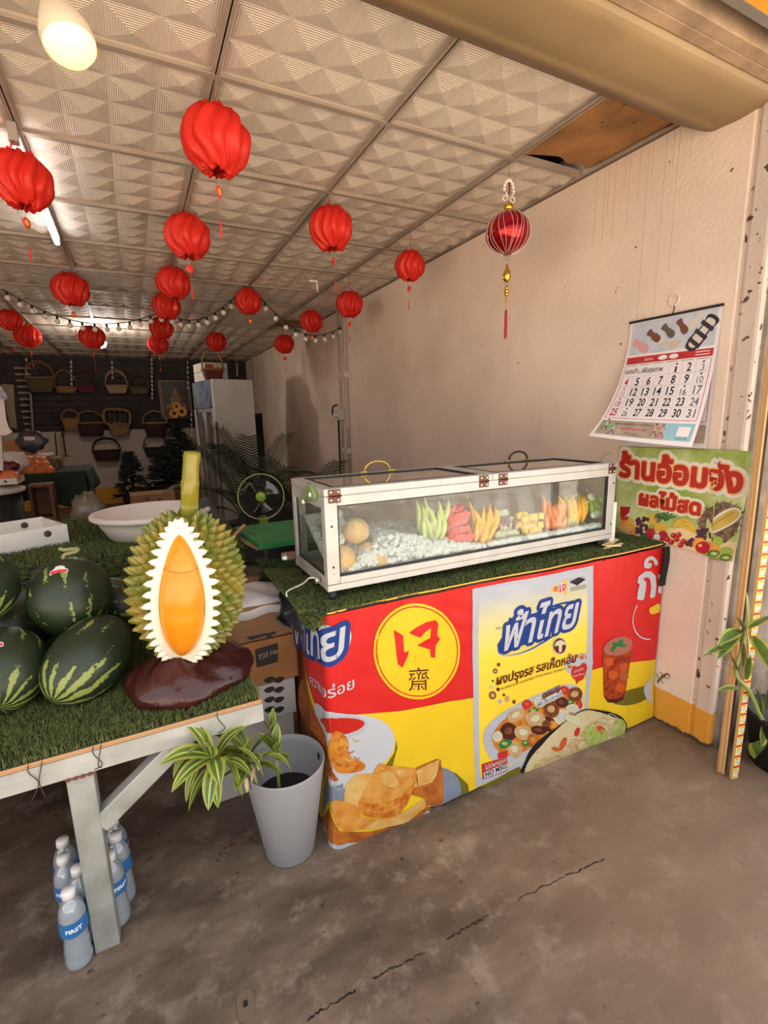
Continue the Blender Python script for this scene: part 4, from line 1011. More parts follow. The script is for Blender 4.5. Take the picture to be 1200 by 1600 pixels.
BAGS = [  # picture x, y of fruit bottom; half width, fruit height, depth y; fruit kinds
    ((679, 848), .050, .115, 1.365, 'green guava', [('wedge', 'guava_green', (.060, .009, .011), 18)]),
    ((719, 855), .042, .150, 1.365, 'red watermelon', [('chunk', 'melon_red', (.028, .024, .044), 20)]),
    ((757, 851), .046, .135, 1.365, 'yellow mango', [('wedge', 'mango_yellow', (.060, .009, .013), 17)]),
    ((792, 846), .044, .125, 1.37, 'rose apple', [('disc', 'apple_white', (.022, .02, .006), 14), ('wedge', 'apple_skin', (.028, .008, .010), 7)]),
    ((832, 838), .046, .102, 1.372, 'yellow pineapple', [('chunk', 'pine_yellow', (.024, .020, .024), 18)]),
    ((868, 834), .048, .118, 1.372, 'orange papaya', [('wedge', 'papaya_orange', (.042, .009, .013), 22)]),
    ((903, 824), .046, .125, 1.375, 'yellow-green mango', [('wedge', 'mango_yellow', (.062, .011, .014), 9), ('wedge', 'mango_green', (.052, .012, .014), 6)]),
    ((937, 812), .048, .118, 1.38, 'white-fleshed guava', [('disc', 'guava_flesh', (.021, .02, .007), 13), ('wedge', 'guava_skin', (.030, .010, .013), 8)]),
]
ORD = ['leftmost clear bag', 'second clear bag from the left', 'third clear bag from the left', 'fourth clear bag from the left', 'fifth clear bag from the left', 'third clear bag from the right', 'second clear bag from the right', 'rightmost clear bag']
SLW = {'wedge': 'slice', 'chunk': 'chunk', 'disc': 'piece'}
for k, (q, hw, fh, yy, nm, parts) in enumerate(BAGS):
    c = atY(q[0], q[1], yy); tilt = Matrix.Rotation(random.uniform(-.10, .10) + .04, 3, 'Y') @ Matrix.Rotation(-.30, 3, 'X')
    b = MB(); H = min(.215, (Z1 - .035 - c.z) / .95)
    def bag(u, v, hw=hw, c=c, tilt=tilt, H=H, k=k):
        a = 2 * PI * u; wv = hw * (.35 + .65 * min(1, v * 4) ** .6) * (1 - .12 * v); dp = .026 * min(1, .25 + v * 3) * (1 - .65 * v)
        r = 1 + .05 * math.sin(9 * a + k) * v + .03 * math.sin(5 * a + 14 * v)
        return c + tilt @ Vector((wv * r * math.cos(a), dp * r * math.sin(a), -.006 + H * v + .012 * v * math.sin(3 * a + k)))
    b.grid(bag, 28, 14, 0, True, True)
    tag(b.build('clear_fruit_bag', 'bag_film'), '%s, holding %s pieces on the ice' % (ORD[k], nm), 'plastic bag', 'clear bags of cut fruit')
    for (kind, mt, sz, n) in parts:
        proto = {}
        for i in range(n):
            col = i % 4; row = i // 4; rows = max(1, math.ceil(n / 4)); off = .5 * (row % 2)
            fx = (col - 1.75 + off) / 1.6 * hw * .84 + random.uniform(-.006, .006); fz = .012 + (row + .55) / rows * fh * .85
            if kind == 'wedge':
                fz = .02 + fh * (.42 + .13 * (row - (rows - 1) / 2)) + random.uniform(-.012, .012); R = Matrix.Rotation(random.uniform(-.35, .45) + col * .10 - .12, 3, 'Y') @ Matrix.Rotation(random.uniform(-.15, .15), 3, 'X') @ Matrix.Rotation(random.uniform(-.7, .7), 3, 'Z')
            elif kind == 'disc': R = Euler((PI / 2 + random.uniform(-.5, .5), random.uniform(-.6, .6), random.uniform(-.5, .5))).to_matrix()
            else: R = Euler((random.uniform(-.4, .4), random.uniform(-.5, .5), random.uniform(-.4, .4))).to_matrix()
            fd = (-.012 + .011 * (row % 3)) if kind != 'disc' else -.010 + .008 * (row % 3)
            if mt in ('apple_skin', 'guava_skin', 'mango_green') : fd += .004; 
            o = slice_mb(kind, c + tilt @ Vector((fx, fd, fz)), R, sz).build('fruit_' + SLW[kind], mt, bevel=.003 if kind == 'chunk' else 0)
            tint = {'apple_skin': 'dark red-skinned ', 'guava_skin': 'green-skinned ', 'mango_green': 'greenish ', 'guava_flesh': 'pale ', 'apple_white': 'pale '}.get(mt, '')
            base = nm.split()[-1] if tint and nm != 'rose apple' else nm
            if nm == 'white-fleshed guava': base = 'guava'
            if nm == 'yellow-green mango' and mt == 'mango_yellow': base = 'yellow mango'
            tag(o, '%s%s %s inside the %s' % (tint, base, SLW[kind], ORD[k]), 'fruit ' + SLW[kind], '%s%s pieces in the %s' % (tint, base, ORD[k]))
# second row, mostly hidden: an empty bag top and pineapple behind
# ---- cutting board on its cardboard, left of the case
M('board_green', (40, 128, 70), .45, var=(6, .15), bump=(80, .1)); M('cardboard', (166, 124, 88), .8, var=(5, .12)); M('cardboard_dark', (132, 96, 66), .8, var=(5, .15))
zb = .86
pts = [atZ(*q, zb) for q in ((366, 824), (405, 851), (520, 835), (500, 806))]
t = thing('cutting_board', 'green plastic cutting board on cardboard left of the glass case', 'cutting board', sum(pts, Vector()) / 4)
b = MB(); b.prism([(p.x, p.y) for p in pts], (1, 0, 0), (0, 1, 0), (0, 0, zb - .022), .022); b.build('board', 'board_green', t, bevel=.006)
b = MB(); e = [atZ(*q, zb + .0005) for q in ((386, 832), (397, 834.5), (400, 836.5), (390, 834))]; b.prism([(p.x, p.y) for p in e], (1, 0, 0), (0, 1, 0), (0, 0, zb), .0008); b.build('grip_slot', 'seal_black', t)
zc = zb - .03
pts = [atZ(*q, zc + .006) for q in ((360, 836), (402, 858), (530, 838), (505, 806))]
b = MB(); b.prism([(p.x, p.y) for p in pts], (1, 0, 0), (0, 1, 0), (0, 0, zc), .007); tag(b.build('cardboard_sheet', 'cardboard'), 'flat brown cardboard sheet under the green cutting board', 'cardboard')
M('knife_wood', (190, 130, 100), .6)
b = MB(); b.bar(atZ(364, 839, zb + .004), atZ(382, 820, zb + .03), .014, .008); tag(b.build('wooden_peg', 'knife_wood', bevel=.002), 'pale wooden peg sticking up at the cutting board\'s left corner', 'peg')
# trestle that carries them, hidden under its turf skirt
pc = sum([atZ(*q, zc) for q in ((360, 836), (402, 858), (530, 838), (505, 806))], Vector()) / 4
# ================================================================== FRUIT TABLE ON THE LEFT
M('galvanised', (176, 176, 168), .45, .3, var=(9, .18), bump=(40, .08)); M('painted_rail', (190, 188, 180), .5, .15, var=(10, .12)); M('rust', (110, 62, 40), .9)
M('plywood_edge', (186, 140, 96), .8, wave=('Z', 40, .4))
TT = .592; TF = 1.258; TR = .238; TLX = -1.5
t = thing('market_table', 'steel framed market table holding the watermelons and the durian figure', 'table', (-.3, 1.9, 0))
b = MB(); b.bb((TLX, TF, .525), (TR, TF + .045, .578)); b.bb((TLX, TF - .001, .552), (TR + .001, TF, .5535)); b.build('front_rail', 'painted_rail', t, bevel=.003)
b = MB(); b.bb((TR - .045, TF + .046, .515), (TR, 3.0, .57)); b.build('side_rail', 'painted_rail', t, bevel=.003)
b = MB(); b.bb((TR - .20, TF + .05, .495), (TR + .0, TF + .12, .5145)); b.build('cross_bar', 'painted_rail', t, bevel=.003)
b = MB(); b.bb((TLX, TF + .004, .579), (TR - .002, 3.05, .590)); b.build('tabletop', 'plywood_edge', t)
a = [atY(*q, TF) for q in ((104, 1212), (150, 1200))]
lx0, lx1 = -.238, -.180
b = MB(); b.bb((lx0, TF + .002, 0), (lx1, TF + .052, .524)); b.build('leg', 'galvanised', t, bevel=.004)
for x, y in ((-1.45, TF + .03), (-1.45, 2.95), (TR - .05, 2.95)):
    b = MB(); b.bb((x - .025, y - .02, 0), (x + .025, y + .03, .524)); b.build('leg', 'galvanised', t, bevel=.004)
b = MB(); b.bar((-.186, TF + .024, .365), (.045, TF + .024, .545), .05, .04, 0, Vector((0, 1, 0))); b.build('brace', 'galvanised', t, bevel=.003)
for k in range(4):
    b = MB(); b.ell((lx0 + .006 + .015 * k, TF - .001, .522), (.007, .004, .005), None, 10, 6); b.build('weld', 'rust', t)
M('twine', (70, 52, 44), .8)
for k, x in enumerate((-.30, -.275, -.17, -.155, .12)):
    b = MB(); b.tube(spline([(x, TF + .01, .594), (x - .004, TF - .003, .575), (x + .012 * (-1) ** k, TF - .004, .54), (x - .006, TF - .002, .50 if k < 2 else .53)], 6), .0011, 5)
    b.build('thread', 'twine', t)

# turf: table top, riser and the raised shelf behind
b = MB()
b.bb((TLX, TF + .006, .5905), (TR - .01, 2.10, .594)); b.bb((TLX, 2.095, .594), (.36, 2.10, .845)); b.bb((TLX, 2.095, .845), (.36, 3.05, .85))
q = rect_pts(52000, -.72, TR - .008, TF + .004, 1.95, .594); grass_mesh(b, q, np.tile(UPN, (len(q), 1)), .026, .0026, .9)
q = rect_pts(9000, -.95, .36, 2.095, 2.3, .85); grass_mesh(b, q, np.tile(UPN, (len(q), 1)), .026, .0034, .9)
q = rect_pts(20000, -1.1, .36, 2.3, 3.0, .85); grass_mesh(b, q, np.tile(UPN, (len(q), 1)), .026, .004, .9)
q = np.stack([RNG.uniform(-.9, .36, 12000), np.full(12000, 2.095), RNG.uniform(.6, .85, 12000)], 1); grass_mesh(b, q, np.tile(np.array([0, -1.0, 0]), (12000, 1)), .024, .004, .9)
tag(b.build('table_turf', ['turf_back', 'turf_green'], loc=(0, 0, 0)), 'long-bladed artificial turf covering the market table and its raised back shelf', 'artificial turf', kind='stuff')
b = MB(); b.bb((TLX, 2.11, .595), (.35, 3.04, .844)); b.build('raised_shelf', 'plywood_raw', t)
# turf that drapes over the boxes beside the counter
b = MB()
def drape(u, v):
    a = atZ(398 + 70 * u, 873 + 4 * u, .815); x, y = a.x, a.y
    if v < .4: return Vector((x, y - .02 - .22 * (v / .4) * .35, .815 - .006 * v))
    w = (v - .4) / .6
    return Vector((x - .01 * w + .01 * math.sin(9 * u), y - .10 - .02 * math.sin(4 * w), .812 - w * (.07 + .015 * math.sin(12 * u))))
b.grid(drape, 14, 14, 0)
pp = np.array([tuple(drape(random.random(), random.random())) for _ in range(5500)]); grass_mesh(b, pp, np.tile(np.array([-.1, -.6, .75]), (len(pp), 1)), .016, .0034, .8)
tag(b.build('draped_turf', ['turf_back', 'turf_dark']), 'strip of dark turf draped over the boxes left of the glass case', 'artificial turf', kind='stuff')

# ---- watermelons
def melon_mat():
    m = bpy.data.materials.new('watermelon_rind'); m.use_nodes = True; nt = m.node_tree; b = nt.nodes['Principled BSDF']; L = nt.links.new
    tc = N(nt, 'ShaderNodeTexCoord'); sp = N(nt, 'ShaderNodeSeparateXYZ'); L(tc.outputs['Object'], sp.inputs[0])
    def mth(op, a, b_=None, c=None):
        n = N(nt, 'ShaderNodeMath', operation=op)
        for i, v in enumerate((a, b_, c)):
            if v is None: continue
            if isinstance(v, (int, float)): n.inputs[i].default_value = v
            else: L(v, n.inputs[i])
        return n.outputs[0]
    ang = mth('ARCTAN2', sp.outputs[1], sp.outputs[0])
    n1 = N(nt, 'ShaderNodeTexNoise'); n1.inputs['Scale'].default_value = 26; n1.inputs['Detail'].default_value = 6; L(tc.outputs['Object'], n1.inputs['Vector'])
    n2 = N(nt, 'ShaderNodeTexNoise'); n2.inputs['Scale'].default_value = 8; n2.inputs['Detail'].default_value = 2; L(tc.outputs['Object'], n2.inputs['Vector'])
    n3 = N(nt, 'ShaderNodeTexNoise'); n3.inputs['Scale'].default_value = 120; n3.inputs['Detail'].default_value = 3; L(tc.outputs['Object'], n3.inputs['Vector'])
    st = mth('SINE', mth('MULTIPLY_ADD', ang, 13.0, mth('MULTIPLY', n1.outputs['Fac'], 4.2)))
    pole = mth('MULTIPLY', mth('SUBTRACT', mth('MULTIPLY', sp.outputs[2], -1.0), .03), 7.0)          # blossom end at -z
    pole = mth('MINIMUM', mth('MAXIMUM', pole, -.15), 1.05)
    f = mth('ADD', mth('ADD', st, pole), mth('MULTIPLY', mth('SUBTRACT', n2.outputs['Fac'], .5), 4.4))
    f = mth('ADD', f, mth('MULTIPLY', mth('SUBTRACT', n3.outputs['Fac'], .5), 2.2))
    r = N(nt, 'ShaderNodeMapRange'); r.inputs[1].default_value = 1.15; r.inputs[2].default_value = 1.4; L(f, r.inputs[0])
    mx = N(nt, 'ShaderNodeMix', data_type='RGBA'); mx.inputs[6].default_value = rgb((36, 47, 30)); mx.inputs[7].default_value = rgb((136, 146, 74)); L(r.outputs[0], mx.inputs[0])
    L(mx.outputs[2], b.inputs['Base Color']); b.inputs['Roughness'].default_value = .42; b.inputs['Specular IOR Level'].default_value = .45
    MAT['watermelon_rind'] = m
melon_mat()
M('sticker_red', (206, 60, 70), .4); M('sticker_white', (230, 226, 220), .4); M('dry_stem', (134, 130, 84), .7)
def melon(c, r, rl, axis, label, spin=0.0, sticker=None, stem=False):
    """c centre, r radius, rl half length, axis = way the blossom end points"""
    R = Vector(axis).normalized().to_track_quat('-Z', 'Y').to_matrix() @ Matrix.Rotation(spin, 3, 'Z')
    b = MB(); b.ell((0, 0, 0), (r, r, rl), None, 40, 28)
    o = b.build('watermelon', 'watermelon_rind', local=True); tag(o, label, 'watermelon', 'watermelons on the market table')
    o.location = c; o.rotation_euler = R.to_euler()
    RI = R.transposed()
    if sticker:
        d = RI @ Vector(sticker).normalized(); p0 = Vector((d.x * r, d.y * r, d.z * rl)); nrm = Vector((p0.x / r ** 2, p0.y / r ** 2, p0.z / rl ** 2)).normalized()
        up = RI @ Vector((0, 0, 1)); a = up.cross(nrm).normalized(); e = nrm.cross(a)
        def cap(b, out, off):
            vs = [Vector(p0 + a * x + e * y) for x, y in out]; vs = [v * (1 / math.sqrt((v.x / r) ** 2 + (v.y / r) ** 2 + (v.z / rl) ** 2)) + nrm * off for v in vs]
            b.add([p0 + nrm * (off + .0006)] + vs, [(0, i + 1, (i + 1) % len(vs) + 1) for i in range(len(vs))], 0)
        k = .018
        b = MB(); cap(b, [(-k * 1.35, -k * .9), (k * 1.35, -k * .6), (k * 1.3, .1 * k), (k * .8, .3 * k), (k * .6, k * .8), (-.1 * k, k), (-k * .7, .8 * k), (-k * .8, .2 * k), (-k * 1.3, -.1 * k)], .0008); s = b.build('sticker', 'sticker_white', o)
        b = MB(); cap(b, [(-k * 1.25, -k * .8), (k * 1.25, -k * .5), (k * 1.2, 0), (-k * 1.2, -.15 * k)], .0014); b.build('sticker_band', 'sticker_red', s)
    if stem:
        top = RI @ Vector((0, 0, 1)); p0 = Vector((top.x * r, top.y * r, top.z * rl)) * .99
        pts = [p0 + RI @ Vector(q) for q in ((-.004, 0, -.004), (.0, 0, .012), (.03, 0, .018), (.034, 0, .026), (.0, 0, .028), (-.012, 0, .034))]
        b = MB(); b.tube(spline([tuple(p) for p in pts], 6), [.006] * 31, 8); b.build('stem', 'dry_stem', o)
    return o
melon(atY(140, 1033, 1.535) + Vector((0, 0, .008)), .103, .140, (-.62, -.75, -.42), 'large striped watermelon beside the durian figure\'s red rock base', .3)
melon(atY(111, 931, 1.70), .113, .122, (.1, -.55, -.83), 'rounder watermelon on top of the pile, with curled stem and red sticker', 2.0, sticker=(-.10, -.50, .86), stem=True)
melon(atY(5, 1046, 1.56), .106, .122, (.05, -.86, -.45), 'watermelon at the left picture edge with its pale star end facing out', 1.2, sticker=(.0, -.45, .88))
melon(atY(34, 972, 1.88), .100, .125, (-.3, -.5, .1), 'dark watermelon wedged behind the top one and the left edge one', 4.0)
melon(atY(-36, 915, 1.70), .100, .112, (.2, -.5, -.6), 'watermelon cut by the left picture edge, resting high on the pile', .8)
melon(atY(186, 945, 1.85), .095, .12, (.7, -.4, -.2), 'watermelon in shadow behind the durian figure\'s left side', 2.6)

# ---- the durian figure
M('durian_green', (96, 108, 34), .32, var=(14, .9), c2=(150, 126, 48)); M('durian_white', (236, 226, 206), .5, bump=(40, .4)); M('durian_cream', (240, 206, 160), .45)
M('durian_flesh', (228, 142, 26), .26, var=(10, .5), c2=(220, 124, 18)); M('durian_line', (190, 104, 20), .5); M('durian_stem', (138, 118, 30), .22, var=(7, 1.0), c2=(116, 124, 36), bump=(18, .4)); M('rock_red', (66, 26, 24), .25, var=(7, .6), c2=(44, 18, 17), bump=(16, .9)); M('chip_white', (232, 228, 220), .6)
dc = Vector((.086, 1.425, .0)); zc = (.685 + 1.118) / 2 + .0; A, Bz, D = .134, .208, .125
t = thing('durian_figure', 'painted durian figure showing orange flesh, on a dark red rock base', 'durian figure', (.062, 1.425, .594))
lean = Matrix.Rotation(math.radians(4), 3, 'Y') @ Matrix.Rotation(math.radians(4), 3, 'X')
C0 = Vector((dc.x, dc.y, zc))
def dsurf(x, z, k=1.0):
    """point of the body's front at local x, z"""
    rr = max(0.0, 1 - (x / A) ** 2 - (z / Bz) ** 2)
    return Vector((x, -D * k * math.sqrt(rr), z))
b = MB()
shape = lambda p: 1 + .05 * math.cos(4 * math.atan2(p.y, p.x) + .6) * (1 - p.z ** 2)
b.ell(C0, (A, D, Bz), lean, 32, 22, 0, shape); b.build('husk', 'durian_green', t)
b = MB(); n = 440
lens = lambda z: max(0.0, 1 - abs((z + .005) / .185) ** 2.0)
for i in range(n):
    zz = 1 - 2 * (i + .5) / n; th = i * 2.399963; rr = math.sqrt(1 - zz * zz)
    p = Vector((rr * math.cos(th), rr * math.sin(th), zz)); loc = Vector((p.x * A, p.y * D, p.z * Bz)) * shape(p)
    if loc.y < 0 and abs(loc.x + .023) < .062 * lens(loc.z) ** .6 + .008: continue
    if zz > .985: continue
    nrm = Vector((p.x / A, p.y / D, p.z / Bz)).normalized(); nrm = (nrm + Vector((0, 0, .18))).normalized()
    a, e, _ = basis(nrm); r = .0185 * (.75 + .35 * (1 - abs(zz))); h = .0215 * random.uniform(.85, 1.2); tw = random.uniform(0, 1)
    base = [loc + (a * math.cos(2 * PI * j / 6 + tw) + e * math.sin(2 * PI * j / 6 + tw)) * r - nrm * .006 for j in range(6)]
    mid = [loc + (a * math.cos(2 * PI * j / 6 + tw) + e * math.sin(2 * PI * j / 6 + tw)) * r * .62 + nrm * h * .45 for j in range(6)]
    tip = [loc + (a * math.cos(2 * PI * j / 6 + tw) + e * math.sin(2 * PI * j / 6 + tw)) * r * .12 + nrm * h for j in range(6)]
    vs = [C0 + lean @ q for q in base + mid + tip]
    b.add(vs, [(j, (j + 1) % 6, 6 + (j + 1) % 6, 6 + j) for j in range(6)] + [(6 + j, 6 + (j + 1) % 6, 12 + (j + 1) % 6, 12 + j) for j in range(6)] + [tuple(range(12, 18))])
b.build('spines', 'durian_green', t).data
# white rind: a band between the flesh and a toothed outer edge
def lensx(z, zt, zb_, w, p=.75):
    k = (z - zb_) / (zt - zb_); k = min(max(k, 0), 1); return w * (math.sin(PI * k ** .92)) ** p
b = MB(); nS = 120; inner = []; outer = []; teeth = []
def lens_pt(s, zt, zb_, w, p):
    """s in 0..1 round the lens from the top, clockwise"""
    side = 1 if s < .5 else -1; k = s * 2 if s < .5 else (1 - s) * 2
    z = zt + (zb_ - zt) * (.5 - .5 * math.cos(PI * k)); return (side * lensx(z, zt, zb_, w, p), z)
for i in range(nS):
    s = i / nS
    ix, iz = lens_pt(s, .170, -.176, .0550, .62); ox, oz = lens_pt(s, .196, -.203, .0745, .56)
    inner.append(dsurf(ix - .023, iz, 1.03) + Vector((0, -.001, 0))); outer.append(dsurf(ox - .023, oz, 1.0) + Vector((0, -.022, 0)))
ring = [C0 + lean @ q for q in inner]; ring2 = [C0 + lean @ (inner[i] * .45 + outer[i] * .55 + Vector((0, -.009, 0))) for i in range(nS)]; ring3 = [C0 + lean @ q for q in outer]; ring4 = [C0 + lean @ (q + Vector((0, .05, 0))) for q in outer]
vs = ring + ring2 + ring3 + ring4; fs = []
for L_ in range(3):
    for i in range(nS): fs.append((L_ * nS + i, L_ * nS + (i + 1) % nS, (L_ + 1) * nS + (i + 1) % nS, (L_ + 1) * nS + i))
b.add(vs, fs, 0, True)
nT = 42
for i in range(nT):
    s = (i + .5) / nT; ox, oz = lens_pt(s, .196, -.203, .0745, .56); p = dsurf(ox - .023, oz, 1.0) + Vector((0, -.016, 0))
    ox2, oz2 = lens_pt((s + .002) % 1, .196, -.203, .0745, .56); ox3, oz3 = lens_pt((s - .002) % 1, .196, -.203, .0745, .56)
    tg = Vector((ox2 - ox3, 0, oz2 - oz3)).normalized(); out_ = Vector((-tg.z, 0, tg.x)); 
    if out_.dot(Vector((ox, 0, oz))) < 0: out_ = -out_
    out_ = (out_ + Vector((0, -.35, .0))).normalized(); bi = tg.cross(out_); L_ = random.uniform(.019, .026)
    base = [p + tg * math.cos(a) * .0130 + bi * math.sin(a) * .010 - out_ * .008 for a in [2 * PI * j / 8 for j in range(8)]]
    mid = [p + tg * math.cos(a) * .0085 + bi * math.sin(a) * .007 + out_ * L_ * .5 for a in [2 * PI * j / 8 for j in range(8)]]
    tip = p + out_ * L_
    vs = [C0 + lean @ q for q in base + mid + [tip]]
    b.add(vs, [(j, (j + 1) % 8, 8 + (j + 1) % 8, 8 + j) for j in range(8)] + [(8 + j, 8 + (j + 1) % 8, 16) for j in range(8)], 0, True)
rind = b.build('white_rind', 'durian_white', t); rind['label'] = 'toothed white rind round the opening'
b = MB()
def flesh(u, v):
    z = .174 - .354 * (.5 - .5 * math.cos(PI * v)); w = lensx(z, .174, -.180, .0545, .62); x = (u - .5) * 2 * w
    k = 1 - ((u - .5) * 2) ** 2
    seg = .004 * (math.exp(-((z - .092) / .006) ** 2) + math.exp(-((z + .020) / .006) ** 2))
    q = dsurf(x - .023, z, 1.0) + Vector((0, -.004 - .020 * k ** .7 * min(1, w / .03) + seg, 0)); return C0 + lean @ q
b.grid(flesh, 22, 50); b.build('orange_flesh', 'durian_flesh', t)
for zs in (.092, -.020):
    k_ = (.174 - zs) / .354; v_ = math.acos(1 - 2 * k_) / PI
    b = MB(); b.tube([flesh(.03 + .94 * i / 16, v_ + .008 * math.sin(PI * i / 16)) + Vector((0, .0004, 0)) for i in range(17)], .0016, 5); b.build('flesh_seam', 'durian_line', t)
st = [(C0 + lean @ Vector(q), r) for q, r in (((.008, 0, .195), .026), ((.011, 0, .25), .0225), ((.012, 0, .285), .0235), ((.013, 0, .298), .025), ((.014, 0, .306), .0225), ((.016, 0, .35), .021), ((.019, 0, .372), .0225), ((.020, 0, .380), .021), ((.020, 0, .383), .010))]
b = MB(); b.tube([q[0] for q in st], [q[1] for q in st], 16); b.build('stalk', 'durian_stem', t)
b = MB()
rk = lambda p: 1 + .07 * math.sin(3 * math.atan2(p.y, p.x) + 1) + .05 * math.sin(5 * p.z + 4 * p.x) + .03 * math.sin(11 * p.x + 6 * p.y)
def rock(u, v):
    th = 2 * PI * u; k = v; r = (1 + .06 * math.sin(3 * th + 1) + .03 * math.sin(7 * th)) * (1.0 if k < .25 else math.cos((k - .25) / .75 * PI / 2) ** .62) * (.93 + .07 * min(1, k * 5))
    return Vector((.068 + .176 * r * math.cos(th), 1.425 + .135 * r * math.sin(th), .594 + .125 * k + .010 * math.sin(2 * th + .5) * k + .004 * math.sin(9 * th + 14 * k)))
b.grid(rock, 56, 18, 0, True, True); b.build('rock_base', 'rock_red', t)
q = atZ(279, 1101, .615); b = MB(); b.ell((q.x, q.y - .004, .606), (.009, .006, .006), None, 8, 6, 0, lambda p: 1 + .2 * math.sin(5 * p.x)); b.build('chip', 'chip_white', t)
M('worm_black', (20, 16, 16), .6)
b = MB(); b.tube(spline([tuple(rock(.86, .42) + Vector((.002 * math.sin(k * 2), -.002, .005 * k - .008))) for k in range(4)], 5), .0016, 5); b.build('black_mark', 'worm_black', t)

# ---- tub, tray box and what lies on the shelf
M('tub_white', (206, 196, 188), .45, bump=(60, .06)); M('cloth_dark', (62, 58, 60), .9, var=(20, .2)); M('box_white', (238, 232, 224), .7, var=(6, .06)); M('hole_dark', (80, 66, 56), .9); M('box_red', (170, 40, 40), .6)
c = Vector((.035, 2.41, .852)); t = thing('plastic_tub', 'large round white plastic tub on the raised turf shelf', 'tub', c)
b = MB(); b.lathe([(.0, .004), (.175, 0), (.185, .01), (.218, .072), (.226, .094), (.246, .096), (.252, .102), (.252, .113), (.247, .118), (.236, .119), (.228, .112), (.216, .09), (.18, .02), (.0, .012)], c, 56, close=False); b.build('bowl', 'tub_white', t)
b = MB(); q = atY(262, 797, 2.42)
def cl(u, v): return Vector((.20 + .15 * u, 2.29 + .09 * v + .03 * math.sin(3 * u), .978 + .03 * math.sin(PI * v) * math.sin(PI * min(1, u * 1.3)) - .11 * max(0, u - .45) * 1.6 - .05 * max(0, .5 - v) * (1.2 + math.sin(5 * u))))
b.grid(cl, 20, 12); tag(b.build('grey_cloth', 'cloth_dark', solid=.008), 'dark grey cloth hung over the white tub\'s right rim', 'cloth')
P = [atZ(*q, .855) for q in ((109, 849), (0, 870))]; e1 = (P[1] - P[0]).normalized(); e2 = Vector((e1.y, -e1.x, 0)); e2 = e2 if e2.y > 0 else -e2
L_, W_, H_, tk = .52, .30, .085, .006; o0 = P[0]; t = thing('carton_tray', 'open white carton tray with round hand holes on the turf shelf', 'carton tray', o0 + e1 * L_ / 2 + e2 * W_ / 2)
def cbox(b, a0, a1, c0, c1, z0, z1, mi=0):
    vs = [o0 + e1 * a + e2 * c_ + Vector((0, 0, z)) for a in (a0, a1) for c_ in (c0, c1) for z in (z0, z1)]
    b.add(vs, [(0, 1, 3, 2), (4, 6, 7, 5), (0, 4, 5, 1), (2, 3, 7, 6), (0, 2, 6, 4), (1, 5, 7, 3)], mi)
b = MB(); cbox(b, 0, L_, 0, W_, 0, tk); b.build('bottom', 'box_white', t)
for nm_, ar in (('long_side', (0, L_, 0, tk)), ('long_side', (0, L_, W_ - tk, W_)), ('end_wall', (0, tk, tk, W_ - tk)), ('end_wall', (L_ - tk, L_, tk, W_ - tk))):
    b = MB(); cbox(b, *ar, tk, H_ if nm_ == 'long_side' else H_ * .97); b.build(nm_, 'box_white', t)
for cpos in (-.0008, W_ - tk - .001):
    for a_ in (.075, L_ - .075):
        b = MB(); m3 = Matrix((e1, Vector((0, 0, 1)), -e2)).transposed(); b.lathe([(.0, 0), (.014, 0), (.014, .002), (0, .002)], o0 + e1 * a_ + e2 * (cpos + .0015) + Vector((0, 0, .058)), 20, 0, m3); b.build('hand_hole', 'hole_dark', t)
b = MB(); q = atZ(96, 852, .852); b.box((q.x, q.y + .02, .856), (.05, .03, .010)); tag(b.build('red_packet', 'box_red'), 'small red packet peeking out under the white carton tray', 'packet')

# ---- boxes between table and counter
M('kraft', (150, 108, 74), .8, var=(5, .12)); M('kraft_orange', (172, 116, 66), .8, var=(5, .15)); M('label_black', (30, 27, 26), .6); M('label_grey', (150, 130, 112), .6); M('sheet_white', (202, 198, 200), .5, bump=(7, .6)); M('crate_grey', (178, 172, 170), .5); M('bag_dark', (58, 54, 60), .35, bump=(10, .8))
bY = 1.62
def bq(x, y): return atY(x, y, bY)
def stack_box(name, label, z0, z1, mt, x0=.13, x1=.445, y1=1.95):
    t = thing(name, label, 'box', ((x0 + x1) / 2, (bY + y1) / 2, z0)); b = MB(); b.bb((x0, bY, z0), (x1, y1, z1)); b.build('carton', mt, t, bevel=.003); return t
zA = [bq(410, y).z for y in (945, 1001, 1052, 1066)]
t = stack_box('brown_carton', 'plain brown carton at the top of the stack right of the durian figure', zA[1] + .005, zA[0], 'kraft')
b = MB(); b.grid(lambda u, v: Vector((.16 + .27 * u, bY - .006 + .22 * v, zA[0] + .008 + .022 * (1 - abs(2 * v - 1) ** 3) * (.8 + .2 * math.sin(5 * u)) + .006 * math.sin(11 * u + 7 * v) - (.045 if v < .04 else 0))), 24, 16)
tag(b.build('white_sheet', 'sheet_white', solid=.003), 'crumpled white plastic sheet on top of the plain brown carton', 'plastic sheet')
t = stack_box('printed_carton', 'brown carton with a black panel lettered T35 under the plain brown one', zA[3] - .012, zA[1], 'kraft_orange')
b = MB(); q = [bq(x, y) for x, y in ((398, 1015), (434, 1004), (434, 1034), (401, 1043))]; b.prism([(p.x, p.z) for p in q][::-1], (1, 0, 0), (0, 0, 1), (0, bY - .0008, 0), .0006, 0); b.build('black_panel', 'label_black', t)
b = MB(); q = [bq(x, y) for x, y in ((384, 996), (431, 986), (431, 990), (425, 992), (424, 997), (418, 998), (416, 993), (392, 1000))]; b.prism([(p.x, p.z) for p in q][::-1], (1, 0, 0), (0, 0, 1), (0, bY - .0008, 0), .0006, 0); b.build('handle_slot', 'label_black', t)
FS = Surf(lambda x, y: (lambda p: (p.x, p.z))(bq(x, y)), lambda u, v, off: Vector((u, bY - .001 - off, v)), 0)
p = Print(FS, .0008); p.text('T35 He', (403, 1031), (433, 1020), 'label_grey', 1, bold=.02, asp=1.1, shear=.2); p.build('printed_lettering', t)
